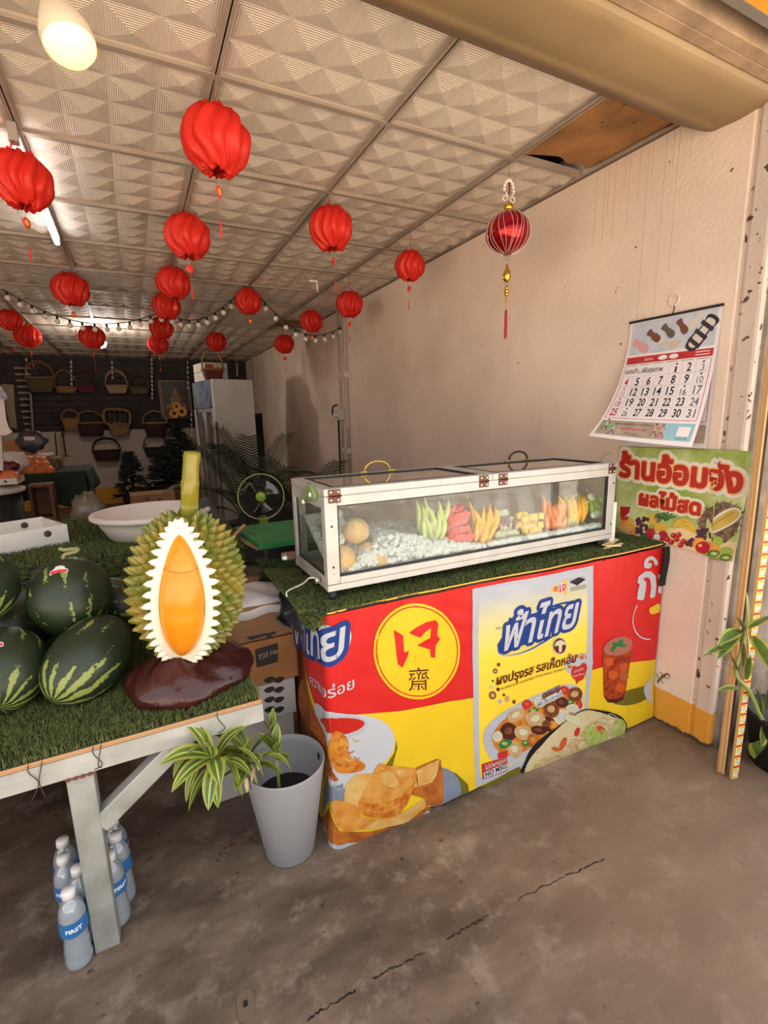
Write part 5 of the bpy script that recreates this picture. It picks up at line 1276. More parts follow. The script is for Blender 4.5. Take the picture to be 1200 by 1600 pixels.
zB = zA[3] - .014
t = thing('punched_crate', 'grey crate with round punched holes standing below the cartons', 'crate', (.3, bY + .16, 0)); z0 = bq(410, 1128).z
b = MB(); b.bb((.10, bY, z0), (.43, bY + .32, zB)); b.build('body', 'crate_grey', t, bevel=.004)
b = MB(); b.bb((.12, bY + .02, 0), (.42, bY + .3, z0 - .001)); b.build('base_block', 'crate_grey', t)
for i in range(4):
    for j in range(2):
        q = bq(421 + 15 * j, 1062 + 15.5 * i); b = MB(); b.prism([(.020 * math.cos(a) * (.8 if math.sin(a) < 0 else 1), .0115 * math.sin(a)) for a in [2 * PI * k / 16 for k in range(16)]], (1, 0, 0), (0, 0, 1), (q.x, bY - .001, q.z), .0008); b.build('hole', 'label_black', t)
b = MB()
def dbag(u, v): return Vector((.36 + .085 * u + .012 * math.sin(7 * v), 1.50 + .05 * math.sin(3 * u) + .02 * math.sin(9 * v + 4 * u), .79 - .17 * v + .07 * (1 - u) * v))
b.grid(dbag, 14, 16); tag(b.build('dark_plastic_bag', 'bag_dark', solid=.004), 'dark plastic bag hanging at the counter\'s left end under the turf', 'plastic bag')

# ---- potted plant and bottles on the floor
M('pot_grey', (150, 150, 152), .45, bump=(18, .08)); M('soil', (36, 30, 26), .95, bump=(50, 1))
pc = Vector((.305, 1.335, 0)); t = thing('grey_planter', 'tall tapered grey planter with a drooping striped plant by the counter corner', 'planter', pc)
b = MB(); b.lathe([(.0, .0), (.072, 0), (.078, .006), (.124, .318), (.1245, .322), (.122, .324), (.119, .322), (.116, .30), (.10, .19), (0, .19)], pc, 48, close=False); b.build('pot', 'pot_grey', t)
b = MB(); b.lathe([(.0, .196), (.06, .2), (.1005, .195)], pc, 24, close=False); b.build('soil', 'soil', t)
b = MB(); b.box(pc + Vector((.1150, .008, .285)), (.008, .012, .02)); b.build('notch', 'label_black', t)
def leaf_mats():
    M('leaf_edge', (164, 170, 66), .45, var=(20, .15)); M('leaf_dark', (92, 116, 52), .4, var=(20, .2)); M('leaf_mid', (120, 140, 62), .42); M('leaf_stem', (140, 152, 84), .5); M('dry_leaf', (196, 170, 130), .8); M('leaf_bright', (176, 186, 84), .42)
leaf_mats()
def leaf(b, base, d, L_, W_, droop, roll=0.0, mats=(0, 1, 2), n=10):
    """lance leaf: edge, dark, mid stripes; bends under its own weight"""
    d = Vector(d).normalized(); a, e, _ = basis(d); side = (a * math.cos(roll) + e * math.sin(roll)); pos = Vector(base); pts = []; dr = d.copy()
    for i in range(n + 1):
        k = i / n; w = W_ * (math.sin(PI * min(1, k * .93 + .07)) ** .8) * (1 - .15 * k) if k < 1 else .0003
        nrm = side.cross(dr).normalized(); pts.append((pos.copy(), side.copy(), nrm, max(w, .0004)))
        dr = (dr + Vector((0, 0, -droop / n))).normalized(); pos += dr * L_ / n; side = (side - dr * side.dot(dr)).normalized()
    cols = [(-1, .15), (-.62, .05), (-.12, -.02), (.12, -.02), (.62, .05), (1, .15)]; vs = []
    for (p, s, nr, w) in pts:
        for c_, up in cols: vs.append(p + s * c_ * w + nr * up * w)
    mi = [mats[0], mats[1], mats[2], mats[1], mats[0]]
    for c_ in range(5):
        b.add([v for i in range(n + 1) for v in (vs[i * 6 + c_], vs[i * 6 + c_ + 1])], [(2 * i, 2 * i + 1, 2 * i + 3, 2 * i + 2) for i in range(n)], mi[c_], True)
LM = ['leaf_edge', 'leaf_dark', 'leaf_mid', 'leaf_bright']
def sprig(t, tip, base, n, L_, W_, droop, spread=1.0, mats=(0, 1, 2), name='foliage'):
    b = MB(); tip = Vector(tip); base = Vector(base); d = (tip - base).normalized()
    b.tube(spline([tuple(base), tuple((base + tip) / 2 + Vector((0, 0, .03))), tuple(tip)], 6), .004, 7); b.build('stem', 'leaf_stem', t)
    b = MB()
    for i in range(n):
        th = i * 2.4 + random.uniform(-.3, .3); a, e, _ = basis(d); k = i / n; el = (.2 + .8 * k) * spread
        dd = d * math.cos(el) + (a * math.cos(th) + e * math.sin(th)) * math.sin(el)
        leaf(b, tip - d * .05 * k, dd, L_ * random.uniform(.75, 1.1), W_ * random.uniform(.8, 1.15), droop * random.uniform(.7, 1.2), random.uniform(-.6, .6), mats)
    b.build(name, LM, t)
def P3(x, y, Y): return atY(x, y, Y)
rim = pc + Vector((-.09, -.05, .26))
sprig(t, P3(384, 1178, 1.26), rim, 11, .110, .022, 1.3, 1.3)
sprig(t, P3(330, 1182, 1.22), pc + Vector((-.10, -.03, .25)), 12, .130, .024, 1.9, 1.35, (0, 1, 3))
sprig(t, P3(430, 1165, 1.30), pc + Vector((-.03, -.03, .22)), 8, .08, .015, .7, 1.0)
sprig(t, P3(425, 1138, 1.33), pc + Vector((-.02, .0, .22)), 7, .065, .011, .4, .8)
b = MB()
for (x, y, dx, dy, L_, W_) in ((322, 1178, -.06, -.10, .125, .0145), (332, 1190, .0, -.14, .125, .018), (350, 1182, .03, -.12, .125, .013), (372, 1168, .05, -.10, .12, .012), (418, 1180, .10, -.08, .10, .0175), (310, 1165, -.14, -.05, .10, .014), (322, 1160, -.02, .08, .06, .012)):
    leaf(b, P3(x, y, 1.22), (dx, -.03, dy + .09), L_, W_, 2.2 if dy < 0 else .3, .2, (0, 1, 3))
b.build('drooping_leaves', LM, t)
for x, y in ((398, 1200), (400, 1182), (385, 1215)):
    b = MB(); leaf(b, P3(x, y, 1.24), (random.uniform(-.4, .4), -.3, -.4), .04, .006, 1.5, 0, (0, 0, 0)); b.build('dry_leaf', 'dry_leaf', t)

M_thin('bottle_clear', (236, 242, 246), .10, .22, (232, 238, 244), .08, (26, .35)); M('cap_white', (228, 224, 220), .45); M('label_blue', (36, 92, 150), .4, var=(16, .5), c2=(60, 130, 190)); M('label_text', (230, 238, 244), .4)
M_thin('water', (226, 234, 240), .05, .22, (226, 232, 238), .03)
def bottle_proto(c):
    t = thing('water_bottle', 'label', 'water bottle', c, 'bottles of water under the table')
    r = .031
    prof = [(.0, .006), (.020, .002), (.027, .004), (r, .014), (r, .03), (r - .003, .04), (r, .05), (r - .003, .062), (r - .001, .074), (r - .005, .092), (r - .001, .108), (r, .112), (r, .150), (r - .001, .156), (.028, .172), (.020, .19), (.013, .202), (.0125, .208)]
    b = MB(); b.lathe(prof, c, 24, close=False, fn=lambda q, th, z: q * (1 + .03 * math.sin(3 * th + 90 * z) * (1 if .02 < z < .105 else 0))); b.build('bottle_body', 'bottle_clear', t)
    b = MB(); b.lathe([(q * .94, z) for q, z in prof[:-3]] + [(0, .188)], c + Vector((0, 0, .002)), 20, close=False); b.build('water', 'water', t)
    b = MB(); b.lathe([(.0135, .204), (.0155, .205), (.0155, .220), (.0145, .224), (0, .2245)], c, 20, fn=lambda q, th, z: q * (1 + .02 * math.sin(20 * th))); b.build('cap', 'cap_white', t)
    b = MB(); b.lathe([(r + .0006, .110), (r + .0006, .151)], c, 28, close=False); lb = b.build('label_band', 'label_blue', t)
    cs = Surf(None, lambda u, v, off: c + Vector(((r + .0008 + off) * math.sin(u / r + .15), -(r + .0008 + off) * math.cos(u / r + .15), v)), .006)
    p = Print(cs, .0004); p.text_uv('FIRST', (0, .131), .011, 'label_text', 0, bold=.03); p.build('label_lettering', lb)
    return t
def bt(x, y): p = atZ(x, y, .222); return Vector((p.x, p.y, 0))
spots = [((106, 1391), 'nearest clear water bottle, its blue label reading FIRST, left of the table leg'), ((119, 1359), 'water bottle just behind the nearest one, close to the table leg'), ((98, 1338), 'second water bottle from the back in the left column of caps'), ((97, 1312), 'rearmost water bottle of the left column under the table'), ((170, 1334), 'water bottle half hidden by the right edge of the table leg'), ((179, 1306), 'water bottle right of the leg, second from the back'), ((176, 1283), 'rearmost water bottle to the right of the table leg')]
pb = None; used = []
for (xy, lab) in spots:
    q = bt(*xy)
    for _ in range(30):
        for w in used:
            d = q - w
            if d.length < .0645: q = w + d.normalized() * .065
    used.append(q)
    if pb is None: pb = bottle_proto(q); pb['label'] = lab
    else: dup(pb, loc=q, rot=(0, 0, random.uniform(-1.2, 1.2)), label=lab)
# bits on the floor: red scraps, a latch plate let into the slab
M('scrap_red', (120, 44, 44), .8); M('scrap_dark', (70, 46, 36), .9); M('plate_steel', (134, 118, 102), .5, .5)
for k, (x, y, s, mt, lab) in enumerate(((362, 1320, .012, 'scrap_red', 'largest red scrap on the floor left of the grey planter'), (352, 1325, .008, 'scrap_red', 'red scrap next to the largest one, on the floor left of the planter'), (345, 1334, .007, 'scrap_dark', 'dark brown scrap on the floor in front of the red ones'), (340, 1345, .006, 'scrap_dark', 'dark scrap nearest the camera among the floor scraps by the planter'), (312, 1304, .008, 'scrap_red', 'faint red scrap on the floor left of the others'), (371, 1364, .006, 'scrap_dark', 'small brown scrap on the floor just left of the planter\'s foot'))):
    q = atZ(x, y, .001); b = MB(); b.grid(lambda u, v: Vector((q.x + s * (u - .5) * (1 + .4 * math.sin(9 * v)), q.y + s * .8 * (v - .5) * (1 + .3 * math.sin(7 * u)), .001 + .0015 * math.sin(5 * u + 3 * v) ** 2)), 5, 5)
    tag(b.build('floor_scrap', mt, solid=.0006), lab, 'scrap', 'scraps on the floor')
q = atZ(384, 1572, 0); t = thing('latch_plate', 'small steel latch plate let into the concrete floor', 'latch plate', q)
b = MB(); b.prism(spline([(-.016, -.03), (.016, -.026), (.020, .02), (.010, .032), (-.012, .030), (-.020, .0)], 4, True), (1, 0, 0), (0, 1, 0), (q.x, q.y, .0004), .003); b.build('plate', 'plate_steel', t, bevel=.0008)
b = MB(); b.prism([(-.006, -.004), (.005, -.004), (.006, .010), (-.004, .010)], (1, 0, 0), (0, 1, 0), (q.x, q.y, .0036), .0004); b.build('socket', 'label_black', t)
# ================================================================== THINGS THAT HANG FROM THE CEILING
def tissue_mat():
    m = bpy.data.materials.new('red_tissue'); m.use_nodes = True; nt = m.node_tree; L = nt.links.new
    nt.nodes.remove(nt.nodes['Principled BSDF']); out = nt.nodes['Material Output']
    d = N(nt, 'ShaderNodeBsdfDiffuse'); d.inputs[0].default_value = rgb((228, 54, 42)); tr = N(nt, 'ShaderNodeBsdfTranslucent'); tr.inputs[0].default_value = rgb((244, 70, 50))
    g = N(nt, 'ShaderNodeBsdfGlossy'); g.inputs[1].default_value = .4; g.inputs[0].default_value = rgb((255, 200, 190))
    m1 = N(nt, 'ShaderNodeMixShader'); m1.inputs[0].default_value = .38; L(d.outputs[0], m1.inputs[1]); L(tr.outputs[0], m1.inputs[2])
    m2 = N(nt, 'ShaderNodeMixShader'); m2.inputs[0].default_value = .03; L(m1.outputs[0], m2.inputs[1]); L(g.outputs[0], m2.inputs[2]); L(m2.outputs[0], out.inputs[0])
    tc = N(nt, 'ShaderNodeTexCoord'); n = N(nt, 'ShaderNodeTexNoise'); n.inputs['Scale'].default_value = 55; L(tc.outputs['Object'], n.inputs['Vector']); bp = N(nt, 'ShaderNodeBump'); bp.inputs['Strength'].default_value = .25; bp.inputs['Distance'].default_value = .006; L(n.outputs['Fac'], bp.inputs['Height']); L(bp.outputs[0], d.inputs['Normal'])
    MAT['red_tissue'] = m
tissue_mat()
M('thread_red', (150, 40, 36), .8); M('thread_pale', (220, 196, 150), .8); M('medal_red', (220, 50, 34), .5); M('medal_gold', (250, 170, 70), .45); M('tassel_red', (190, 30, 34), .7)
def paper_ball(seed, n=13):
    """tissue ball: folded leaves standing round the axis in two layers, ends ruffled, edges staggered like honeycomb paper"""
    rnd = random.Random(seed); b = MB(); R = .108
    for lay, (m_, rs, off) in enumerate(((n, 1.0, 0.0), (n, .86, .5))):
        for i in range(m_):
            t0 = 2 * PI * (i + off) / m_; wd = 2 * PI / m_; ph = rnd.uniform(-.6, .6); am = rnd.uniform(.90, 1.06); a0 = rnd.uniform(.0, .05); a1 = rnd.uniform(.94, 1.0); sk = rnd.uniform(-.15, .15); wide = rnd.uniform(.72, 1.05); fz = rnd.uniform(.002, .013)
            def f(u, v):
                k = (u - .5) * 2; vv = a0 + (a1 - a0) * v; lat = PI * (.03 + .94 * vv); prof = math.sin(lat) ** .72
                fold = 1 - abs(k) ** 1.2                         # V-fold: ridge outside, edges tucked in
                rr = R * rs * prof * (.58 + .42 * am * fold)
                end = math.exp(-(v / .07) ** 2) + math.exp(-((1 - v) / .09) ** 2)
                rr += end * (.006 + .010 * fold)
                zig = .30 * wd * math.sin(2.5 * PI * vv + ph)
                th = t0 + k * wd * wide * (.55 + .45 * math.sin(PI * vv) ** .5) + zig + sk * (vv - .5)
                z = R * .80 * math.cos(lat) + end * (fz if v < .5 else -fz) * fold
                return Vector((rr * math.cos(th), rr * math.sin(th), z + .003 * math.sin(7 * th + 9 * vv)))
            b.grid(f, 8, 20, 0, True)
    return b
PROTO = []
def lantern_proto(seed, n):
    t = thing('paper_lantern', 'x', 'lantern', (0, 0, 0), 'red tissue paper lanterns')
    paper_ball(seed, n).build('paper_ball', 'red_tissue', t)
    b = MB(); b.tube([(0, 0, .08), (.001, 0, .12), (0, 0, .15)], .0012, 5); b.tube([(0, 0, .09), (-.008, 0, .11), (0, 0, .13)], .0008, 5); b.build('hanging_string', 'thread_red', t)
    b = MB(); b.tube([(0, 0, -.08), (.001, 0, -.13)], .001, 5); b.tube([(0, 0, -.165), (0, 0, -.235)], .0007, 5); b.build('lower_thread', 'thread_pale', t)
    b = MB(); b.lathe([(0, -.0025), (.017, -.0025), (.019, 0), (.017, .0025), (0, .0025)], (0, 0, -.147), 20, 0, Matrix.Rotation(PI / 2, 3, 'X'), fn=lambda q, a, z: q * (1 + .06 * math.sin(8 * a))); md = b.build('medallion', 'medal_red', t)
    b = MB()
    for s in (-1, 1):
        b.lathe([(0, 0), (.011, 0), (.011, .001), (0, .001)], (0, s * .0022 - .0005, -.147), 12, 0, Matrix.Rotation(PI / 2, 3, 'X'), fn=lambda q, a, z: q * (1 + .16 * math.sin(5 * a)))
    b.build('gold_character', 'medal_gold', md)
    b = MB(); b.lathe([(.001, -.233), (.0035, -.24), (.003, -.25), (.0042, -.285), (.0, -.286)], (0, 0, 0), 8); b.build('tassel', 'tassel_red', t)
    return t
LAN = [  # hang x, y, ball centre z, size, label
    (.335, 1.803, 2.241, 1.0, 'largest paper lantern in view, hanging right of the glowing bulb'),
    (-.268, 2.35, 2.238, .98, 'paper lantern in front of the fluorescent tube at the left picture edge'),
    (.337, 2.778, 2.262, 1.04, 'paper lantern hanging directly below and behind the largest one'),
    (.951, 2.39, 2.258, 1.01, 'paper lantern over the left part of the glass case, in the upper middle'),
    (1.557, 2.681, 2.232, .86, 'paper lantern nearest the glass ornament, against the right wall top'),
    (-.290, 4.2, 2.278, 1.12, 'wide paper lantern between the tube light and the string lights at left'),
    (.348, 3.817, 2.288, 1.06, 'second paper lantern in the column of lanterns above the durian stalk, from the front'),
    (.341, 4.5, 2.276, 1.06, 'third paper lantern in the column of lanterns above the durian stalk'),
    (.341, 5.38, 2.247, 1.04, 'fourth paper lantern in the column above the durian stalk, small'),
    (.341, 6.18, 2.207, 1.04, 'farthest paper lantern of the column above the durian stalk'),
    (.925, 4.167, 2.288, 1.0, 'paper lantern at the peak of the string lights, above the fridge'),
    (1.569, 3.622, 2.208, .98, 'paper lantern in front of the pale conduits on the right wall'),
    (1.544, 4.441, 2.224, .98, 'paper lantern just left of the conduits, over the string lights\' low point'),
    (1.541, 5.365, 2.150, 1.0, 'farthest paper lantern along the right wall'),
    (.941, 6.03, 2.240, 1.06, 'paper lantern above the basket that stands on the fridge'),
    (-.859, 5.415, 2.253, .92, 'paper lantern at the left picture edge under the string lights\' left end'),
    (-.859, 6.2, 2.240, 1.14, 'paper lantern just right of the one at the left edge, farther back'),
    (-.259, 5.45, 2.147, 1.08, 'paper lantern that half hides the bright far lamp'),
]
protos = [lantern_proto(3, 10), lantern_proto(8, 12)]
usedp = set()
for k, (x, y, z, s, lab) in enumerate(LAN):
    pi_ = k % 2; pr = protos[pi_]
    rot = (random.uniform(-.10, .10), random.uniform(-.08, .08), random.uniform(0, 6))
    if pi_ in usedp: o = dup(pr, (x, y, z), rot, s, lab)
    else: usedp.add(pi_); o = pr; o.location = (x, y, z); o.rotation_euler = rot; o.scale = (s, s, s); o['label'] = lab
    for c in o.children:                                   # each string reaches its own hook on the ceiling bar
        if c.name.startswith('hanging_string'):
            c.scale = (1, 1, 1); L_ = (HC - z) / s; c.location = (0, 0, .09 - .09 * (L_ - .09) / .06); c.scale = (1, 1, (L_ - .09) / .06)
            o.rotation_euler.x *= .5; o.rotation_euler.y *= .5

# ---- red glass ornament
M('ornament_red', (150, 14, 24), .16, .55); M('ornament_gold', (214, 168, 60), .25, .9); M('ornament_line', (222, 206, 196), .4); M('crystal', (224, 206, 196), .15, .2); M('ring_steel', (150, 140, 132), .3, .8); M('tassel_deep', (150, 16, 30), .7)
oc = Vector((1.503, 1.756, 2.095)); k_ = .001
q = lambda y: atY(793 - (y - 364) * .03, y, 1.756).z
t = thing('glass_ornament', 'shiny red and gold ribbed ornament with a long red tassel by the right wall', 'ornament', oc)
rz, rr = (q(330) - q(398)) / 2, .094
zc2 = (q(330) + q(398)) / 2; cc = Vector((oc.x, oc.y, zc2))
b = MB(); b.ell(cc, (rr, rr, rz), None, 36, 20); b.build('red_globe', 'ornament_red', t)
b = MB()
for i in range(26):
    th = 2 * PI * i / 26 + .05 * math.sin(i * 3); b.tube([cc + Vector((math.sin(a) * (rr + .0006) * math.cos(th + .10 * math.sin(a * 2 + i)), math.sin(a) * (rr + .0006) * math.sin(th + .10 * math.sin(a * 2 + i)), math.cos(a) * (rz + .0006))) for a in [PI * j / 16 for j in range(1, 16)]], .00065, 5)
b.build('pale_ribs', 'ornament_line', t)
def zz(y): return q(y)
b = MB(); b.ell((oc.x, oc.y, zz(324)), (.021, .021, .020), None, 20, 12); b.build('gold_bead', 'ornament_gold', t)
b = MB(); b.tube([(oc.x, oc.y, HC), (oc.x, oc.y, zz(278))], .001, 5); b.build('hanging_string', 'thread_red', t)
def ring(b, z, r, w=.0016): b.tube([(oc.x + r * math.cos(a), oc.y, z + r * math.sin(a)) for a in [2 * PI * j / 14 for j in range(14)]], w, 5, closed=True)
b = MB()
for a0 in range(9):
    a = PI * (.02 + .96 * a0 / 8); b.ell((oc.x + .025 * math.cos(a), oc.y, zz(298) + .040 * math.sin(a)), (.0065, .0065, .009), None, 10, 6)
for s in (-1, 1):
    ringc = [(oc.x + s * .020 + .012 * math.cos(a), oc.y, zz(311) + .010 * math.sin(a)) for a in [2 * PI * j / 12 for j in range(12)]]; b.tube(ringc, .003, 6, closed=True)
    b.tube([(oc.x + s * .028 - s * .02 * j / 5, oc.y - .004, zz(305) + .01 * math.sin(j)) for j in range(6)], .003, 6)
b.build('crystal_knot', 'crystal', t)
b = MB(); b.tube([(oc.x, oc.y - .003, zz(286)), (oc.x, oc.y - .003, zz(303))], .004, 6); b.build('red_bead_stick', 'tassel_deep', t)
b = MB(); ring(b, zz(315), .007); b.build('ring', 'ring_steel', t); b = MB(); ring(b, zz(404), .008); b.build('ring', 'ring_steel', t); b = MB(); ring(b, zz(443), .007); b.build('ring', 'ring_steel', t)
b = MB(); b.lathe([(0, zz(411)), (.004, zz(414)), (.006, zz(419)), (.014, zz(425)), (.017, zz(432)), (.013, zz(438)), (.005, zz(441)), (0, zz(441))][::-1], (oc.x, oc.y, 0), 16, fn=lambda r, a, z: r * (1 + .14 * math.sin(6 * a + z * 200))); b.build('gold_pendant', 'ornament_gold', t)
b = MB()
for y, r in ((450, .009), (455, .010), (460, .008), (465, .005), (469, .006), (474, .004), (479, .004)): b.ell((oc.x, oc.y, zz(y)), (r, r, r), None, 10, 6)
b.build('gold_bead_chain', 'ornament_gold', t)
b = MB(); b.lathe([(0, zz(483)), (.005, zz(485)), (.006, zz(492)), (.0062, zz(524)), (.004, zz(529)), (0, zz(530))][::-1], (oc.x, oc.y, 0), 12, fn=lambda r, a, z: r * (1 + .1 * math.sin(9 * a))); b.build('tassel', 'tassel_deep', t)

# ---- glowing bulb on its cord
M('bulb_shell', (206, 186, 160), .5); M('bulb_glow', (255, 232, 170), .5, emit=((255, 226, 142), 1.15)); M('cord_grey', (120, 108, 96), .6)
bc = atY(110, 72, 1.22); up = Vector((-.09, .03, 1)).normalized()
t = thing('light_bulb', 'glowing warm bulb hanging at the top left near the front beam', 'light bulb', bc)
tilt = Vector((-.20, .30, 1)).normalized()
Rb = Vector((0, 0, 1)).rotation_difference(tilt).to_matrix()
b = MB(); b.lathe([(.046, 0), (.0475, .012), (.046, .026), (.038, .05), (.028, .075), (.023, .09), (.022, .10)], bc, 36, 0, Rb, close=False); b.build('housing', 'bulb_shell', t)
b = MB(); b.lathe([(0, -.027), (.018, -.024), (.034, -.015), (.043, -.004), (.0455, .004)][::1], bc, 36, 0, Rb, close=False); b.build('diffuser', 'bulb_glow', t)
b = MB(); b.lathe([(.018, .10), (.019, .14), (.012, .15), (0, .15)], bc, 20, 0, Rb); b.build('socket', 'cord_grey', t)
b = MB(); b.tube([tuple(bc + Rb @ Vector((0, 0, .15))), tuple(bc + Rb @ Vector((0, 0, .15)) + Vector((-.006, .01, .06))), (bc.x - .05, bc.y + .08, HC + .015)], .0035, 6); b.build('cord', 'cord_grey', t)
# ---- fluorescent tube fitted along the ceiling bar, a round lamp far back, little bulbs on a cord
M('tube_glow', (244, 250, 255), .5, emit=((250, 248, 250), 17.0)); M('tube_cap', (150, 138, 128), .5)
a = atZ(22, 218, HC - .055); e = atZ(90, 381, HC - .055)
t = thing('tube_light', 'lit white fluorescent tube on the ceiling behind the left lantern', 'tube light', (a + e) / 2)
dv = (e - a).normalized(); b = MB(); b.tube([a + dv * .03, e - dv * .02], .013, 12); b.build('tube', 'tube_glow', t)
b = MB(); b.box(a + Vector((0, 0, .018)), (.028, .04, .06)); b.box(e + Vector((0, 0, .022)), (.024, .024, .06)); b.box((a + e) / 2 + Vector((0, 0, .038)), (.03, (e - a).length, .030)); b.build('holder', 'tube_cap', t)
b = MB(); b.tube(spline([tuple(a + Vector((0, -.02, -.01))), tuple(a + Vector((-.02, -.01, -.05))), tuple(a + Vector((.01, .0, -.03)))], 6), .002, 5); b.build('loose_wire', 'thread_red', t)
M('lamp_glow', (255, 250, 236), .5, emit=((255, 248, 236), 320.0))
c = atZ(158, 536, HC - .03 - .05)
c = atX(159, 537, -.22); t = thing('far_lamp', 'small bright lamp on the far ceiling behind a lantern', 'lamp', c)
b = MB(); b.ell(c, (.045, .045, .045), None, 16, 10); b.build('globe', 'lamp_glow', t); b = MB(); b.lathe([(.03, .03), (.03, HC - c.z)], c, 12); b.build('base', 'tube_cap', t)
M('cord_black', (24, 22, 22), .6); M('bulb_white', (226, 216, 204), .4)
def light_string(name, label, pxs, Y0_, Y1_, nb, drop=.03):
    P = spline([tuple(atY(x, y, Y0_ + (Y1_ - Y0_) * i / (len(pxs) - 1))) for i, (x, y) in enumerate(pxs)], 10)
    t = thing(name, label, 'string lights', Vector(P[0])); b = MB(); b.tube([tuple(p) for p in P], .004, 5); b.build('cord', 'cord_black', t)
    d = [0]
    for i in range(len(P) - 1): d.append(d[-1] + np.linalg.norm(P[i + 1] - P[i]))
    pr = None
    for i in range(nb):
        s = d[-1] * (i + .5) / nb; p = Vector([float(np.interp(s, d, [q[a_] for q in P])) for a_ in range(3)])
        if pr is None:
            b = MB(); b.lathe([(.009, -.004), (.010, -.03), (.0, -.031)], p, 8); b.build('bulb_holder', 'cord_black', t)
            b = MB(); b.ell(p + Vector((0, 0, -.046)), (.021, .021, .022), None, 12, 8); pr = (b.build('bulb', 'bulb_white', t), p, [c_ for c_ in t.children if c_.name.startswith('bulb_holder')][0])
        else:
            for src in (pr[0], pr[2]): dup(src, loc=src.location + (p - pr[1]), parent=t, ch=[])
light_string('string_lights', 'black cord of small round bulbs sagging across the ceiling at the left', [(0, 450), (50, 477), (100, 497), (150, 506), (200, 503), (240, 492), (260, 490)], 5.0, 4.9, 14)
light_string('string_lights', 'black cord of small round bulbs rising to the lantern above the fridge', [(262, 492), (290, 500), (318, 497), (345, 482), (370, 462), (388, 447)], 4.9, 4.2, 10)
light_string('string_lights', 'black cord of small round bulbs running from the lantern to the conduits', [(390, 447), (415, 474), (445, 502), (470, 519), (495, 524), (520, 518), (536, 508)], 4.2, 4.75, 10)
# small hook fitting on the ceiling
c = atZ(489, 438, HC); t = thing('ceiling_hook', 'small white bracket stuck under the ceiling left of the conduits', 'bracket', c - Vector((0, 0, .03)))
b = MB(); b.box(c + Vector((0, 0, -.008)), (.07, .03, .016)); b.build('plate', 'bulb_white', t); b = MB(); b.bar(c + Vector((.03, 0, -.016)), c + Vector((.034, 0, -.075)), .012, .012); b.build('stalk', 'bulb_white', t)
# ================================================================== ON AND BY THE RIGHT WALL
# calendar: two leaves on one rail, the front leaf lifting off the wall
M('page_white', (222, 214, 214), .55); M('page_back', (204, 196, 196), .55); M('cal_red', (180, 44, 46), .5); M('cal_black', (36, 36, 44), .5); M('cal_grey', (110, 106, 112), .5); M('cal_sky', (176, 180, 192), .5, var=(14, .6), c2=(206, 208, 214)); M('cal_tan', (172, 154, 138), .5, var=(14, .15)); M('cal_teal', (140, 178, 190), .5); M('rail_black', (30, 28, 30), .5)
M('shoe_pink', (206, 150, 154), .5); M('shoe_brown', (112, 66, 50), .5); M('shoe_olive', (96, 86, 72), .5); M('shoe_dark', (44, 40, 42), .5); M('shoe_cream', (206, 194, 180), .5); M('cal_gold', (206, 178, 116), .5); M('cal_green', (120, 170, 110), .5); M('cal_line', (176, 150, 150), .5)
CY0, CY1, CZ1 = 1.468, 1.097, 1.728       # left and right edge, top
CW, CH = CY0 - CY1, .515
def cpos_fn(swing, lift):
    def f(u, v, off=0.0):                 # u from the left edge, v up from the bottom edge
        s = CH - v; k = s / CH
        ang = swing * k ** 1.1 * (1.0 + lift * (.5 - u / CW))
        z = CZ1 - s * math.cos(ang * .62); x = WX - .006 - s * math.sin(ang * .62)
        return Vector((x - off - .004 * math.sin(PI * k) * math.sin(8 * u), CY0 - u, z))
    return f
back = cpos_fn(.03, 0); front = cpos_fn(.51, .73)
t = thing('wall_calendar', 'white wall calendar with sandals on top, front page lifting off the right wall', 'calendar', (WX - .02, (CY0 + CY1) / 2, 1.22))
b = MB(); b.bb((WX - .012, CY1 - .002, CZ1 - .004), (WX - .003, CY0 + .002, CZ1 + .005)); b.build('top_rail', 'rail_black', t)
b = MB(); c = Vector((WX - .004, 1.283, 1.782)); b.tube([c + Vector((-.002, .020 * math.cos(a), .020 * math.sin(a))) for a in [2 * PI * j / 20 for j in range(20)]], .003, 6, closed=True); b.build('hook_ring', 'bulb_white', t)
b = MB(); b.tube(spline([(WX - .006, 1.283, 1.765), (WX - .008, 1.278, 1.75), (WX - .008, 1.284, CZ1 + .004)], 5), .002, 5); b.build('hook_wire', 'rail_black', t)
def page(name, fn, mat):
    b = MB(); b.grid(lambda u, v: fn(u * CW, v * CH), 14, 30); return b.build(name, mat, t)
page('back_page', back, 'page_back'); page('front_page', front, 'page_white')
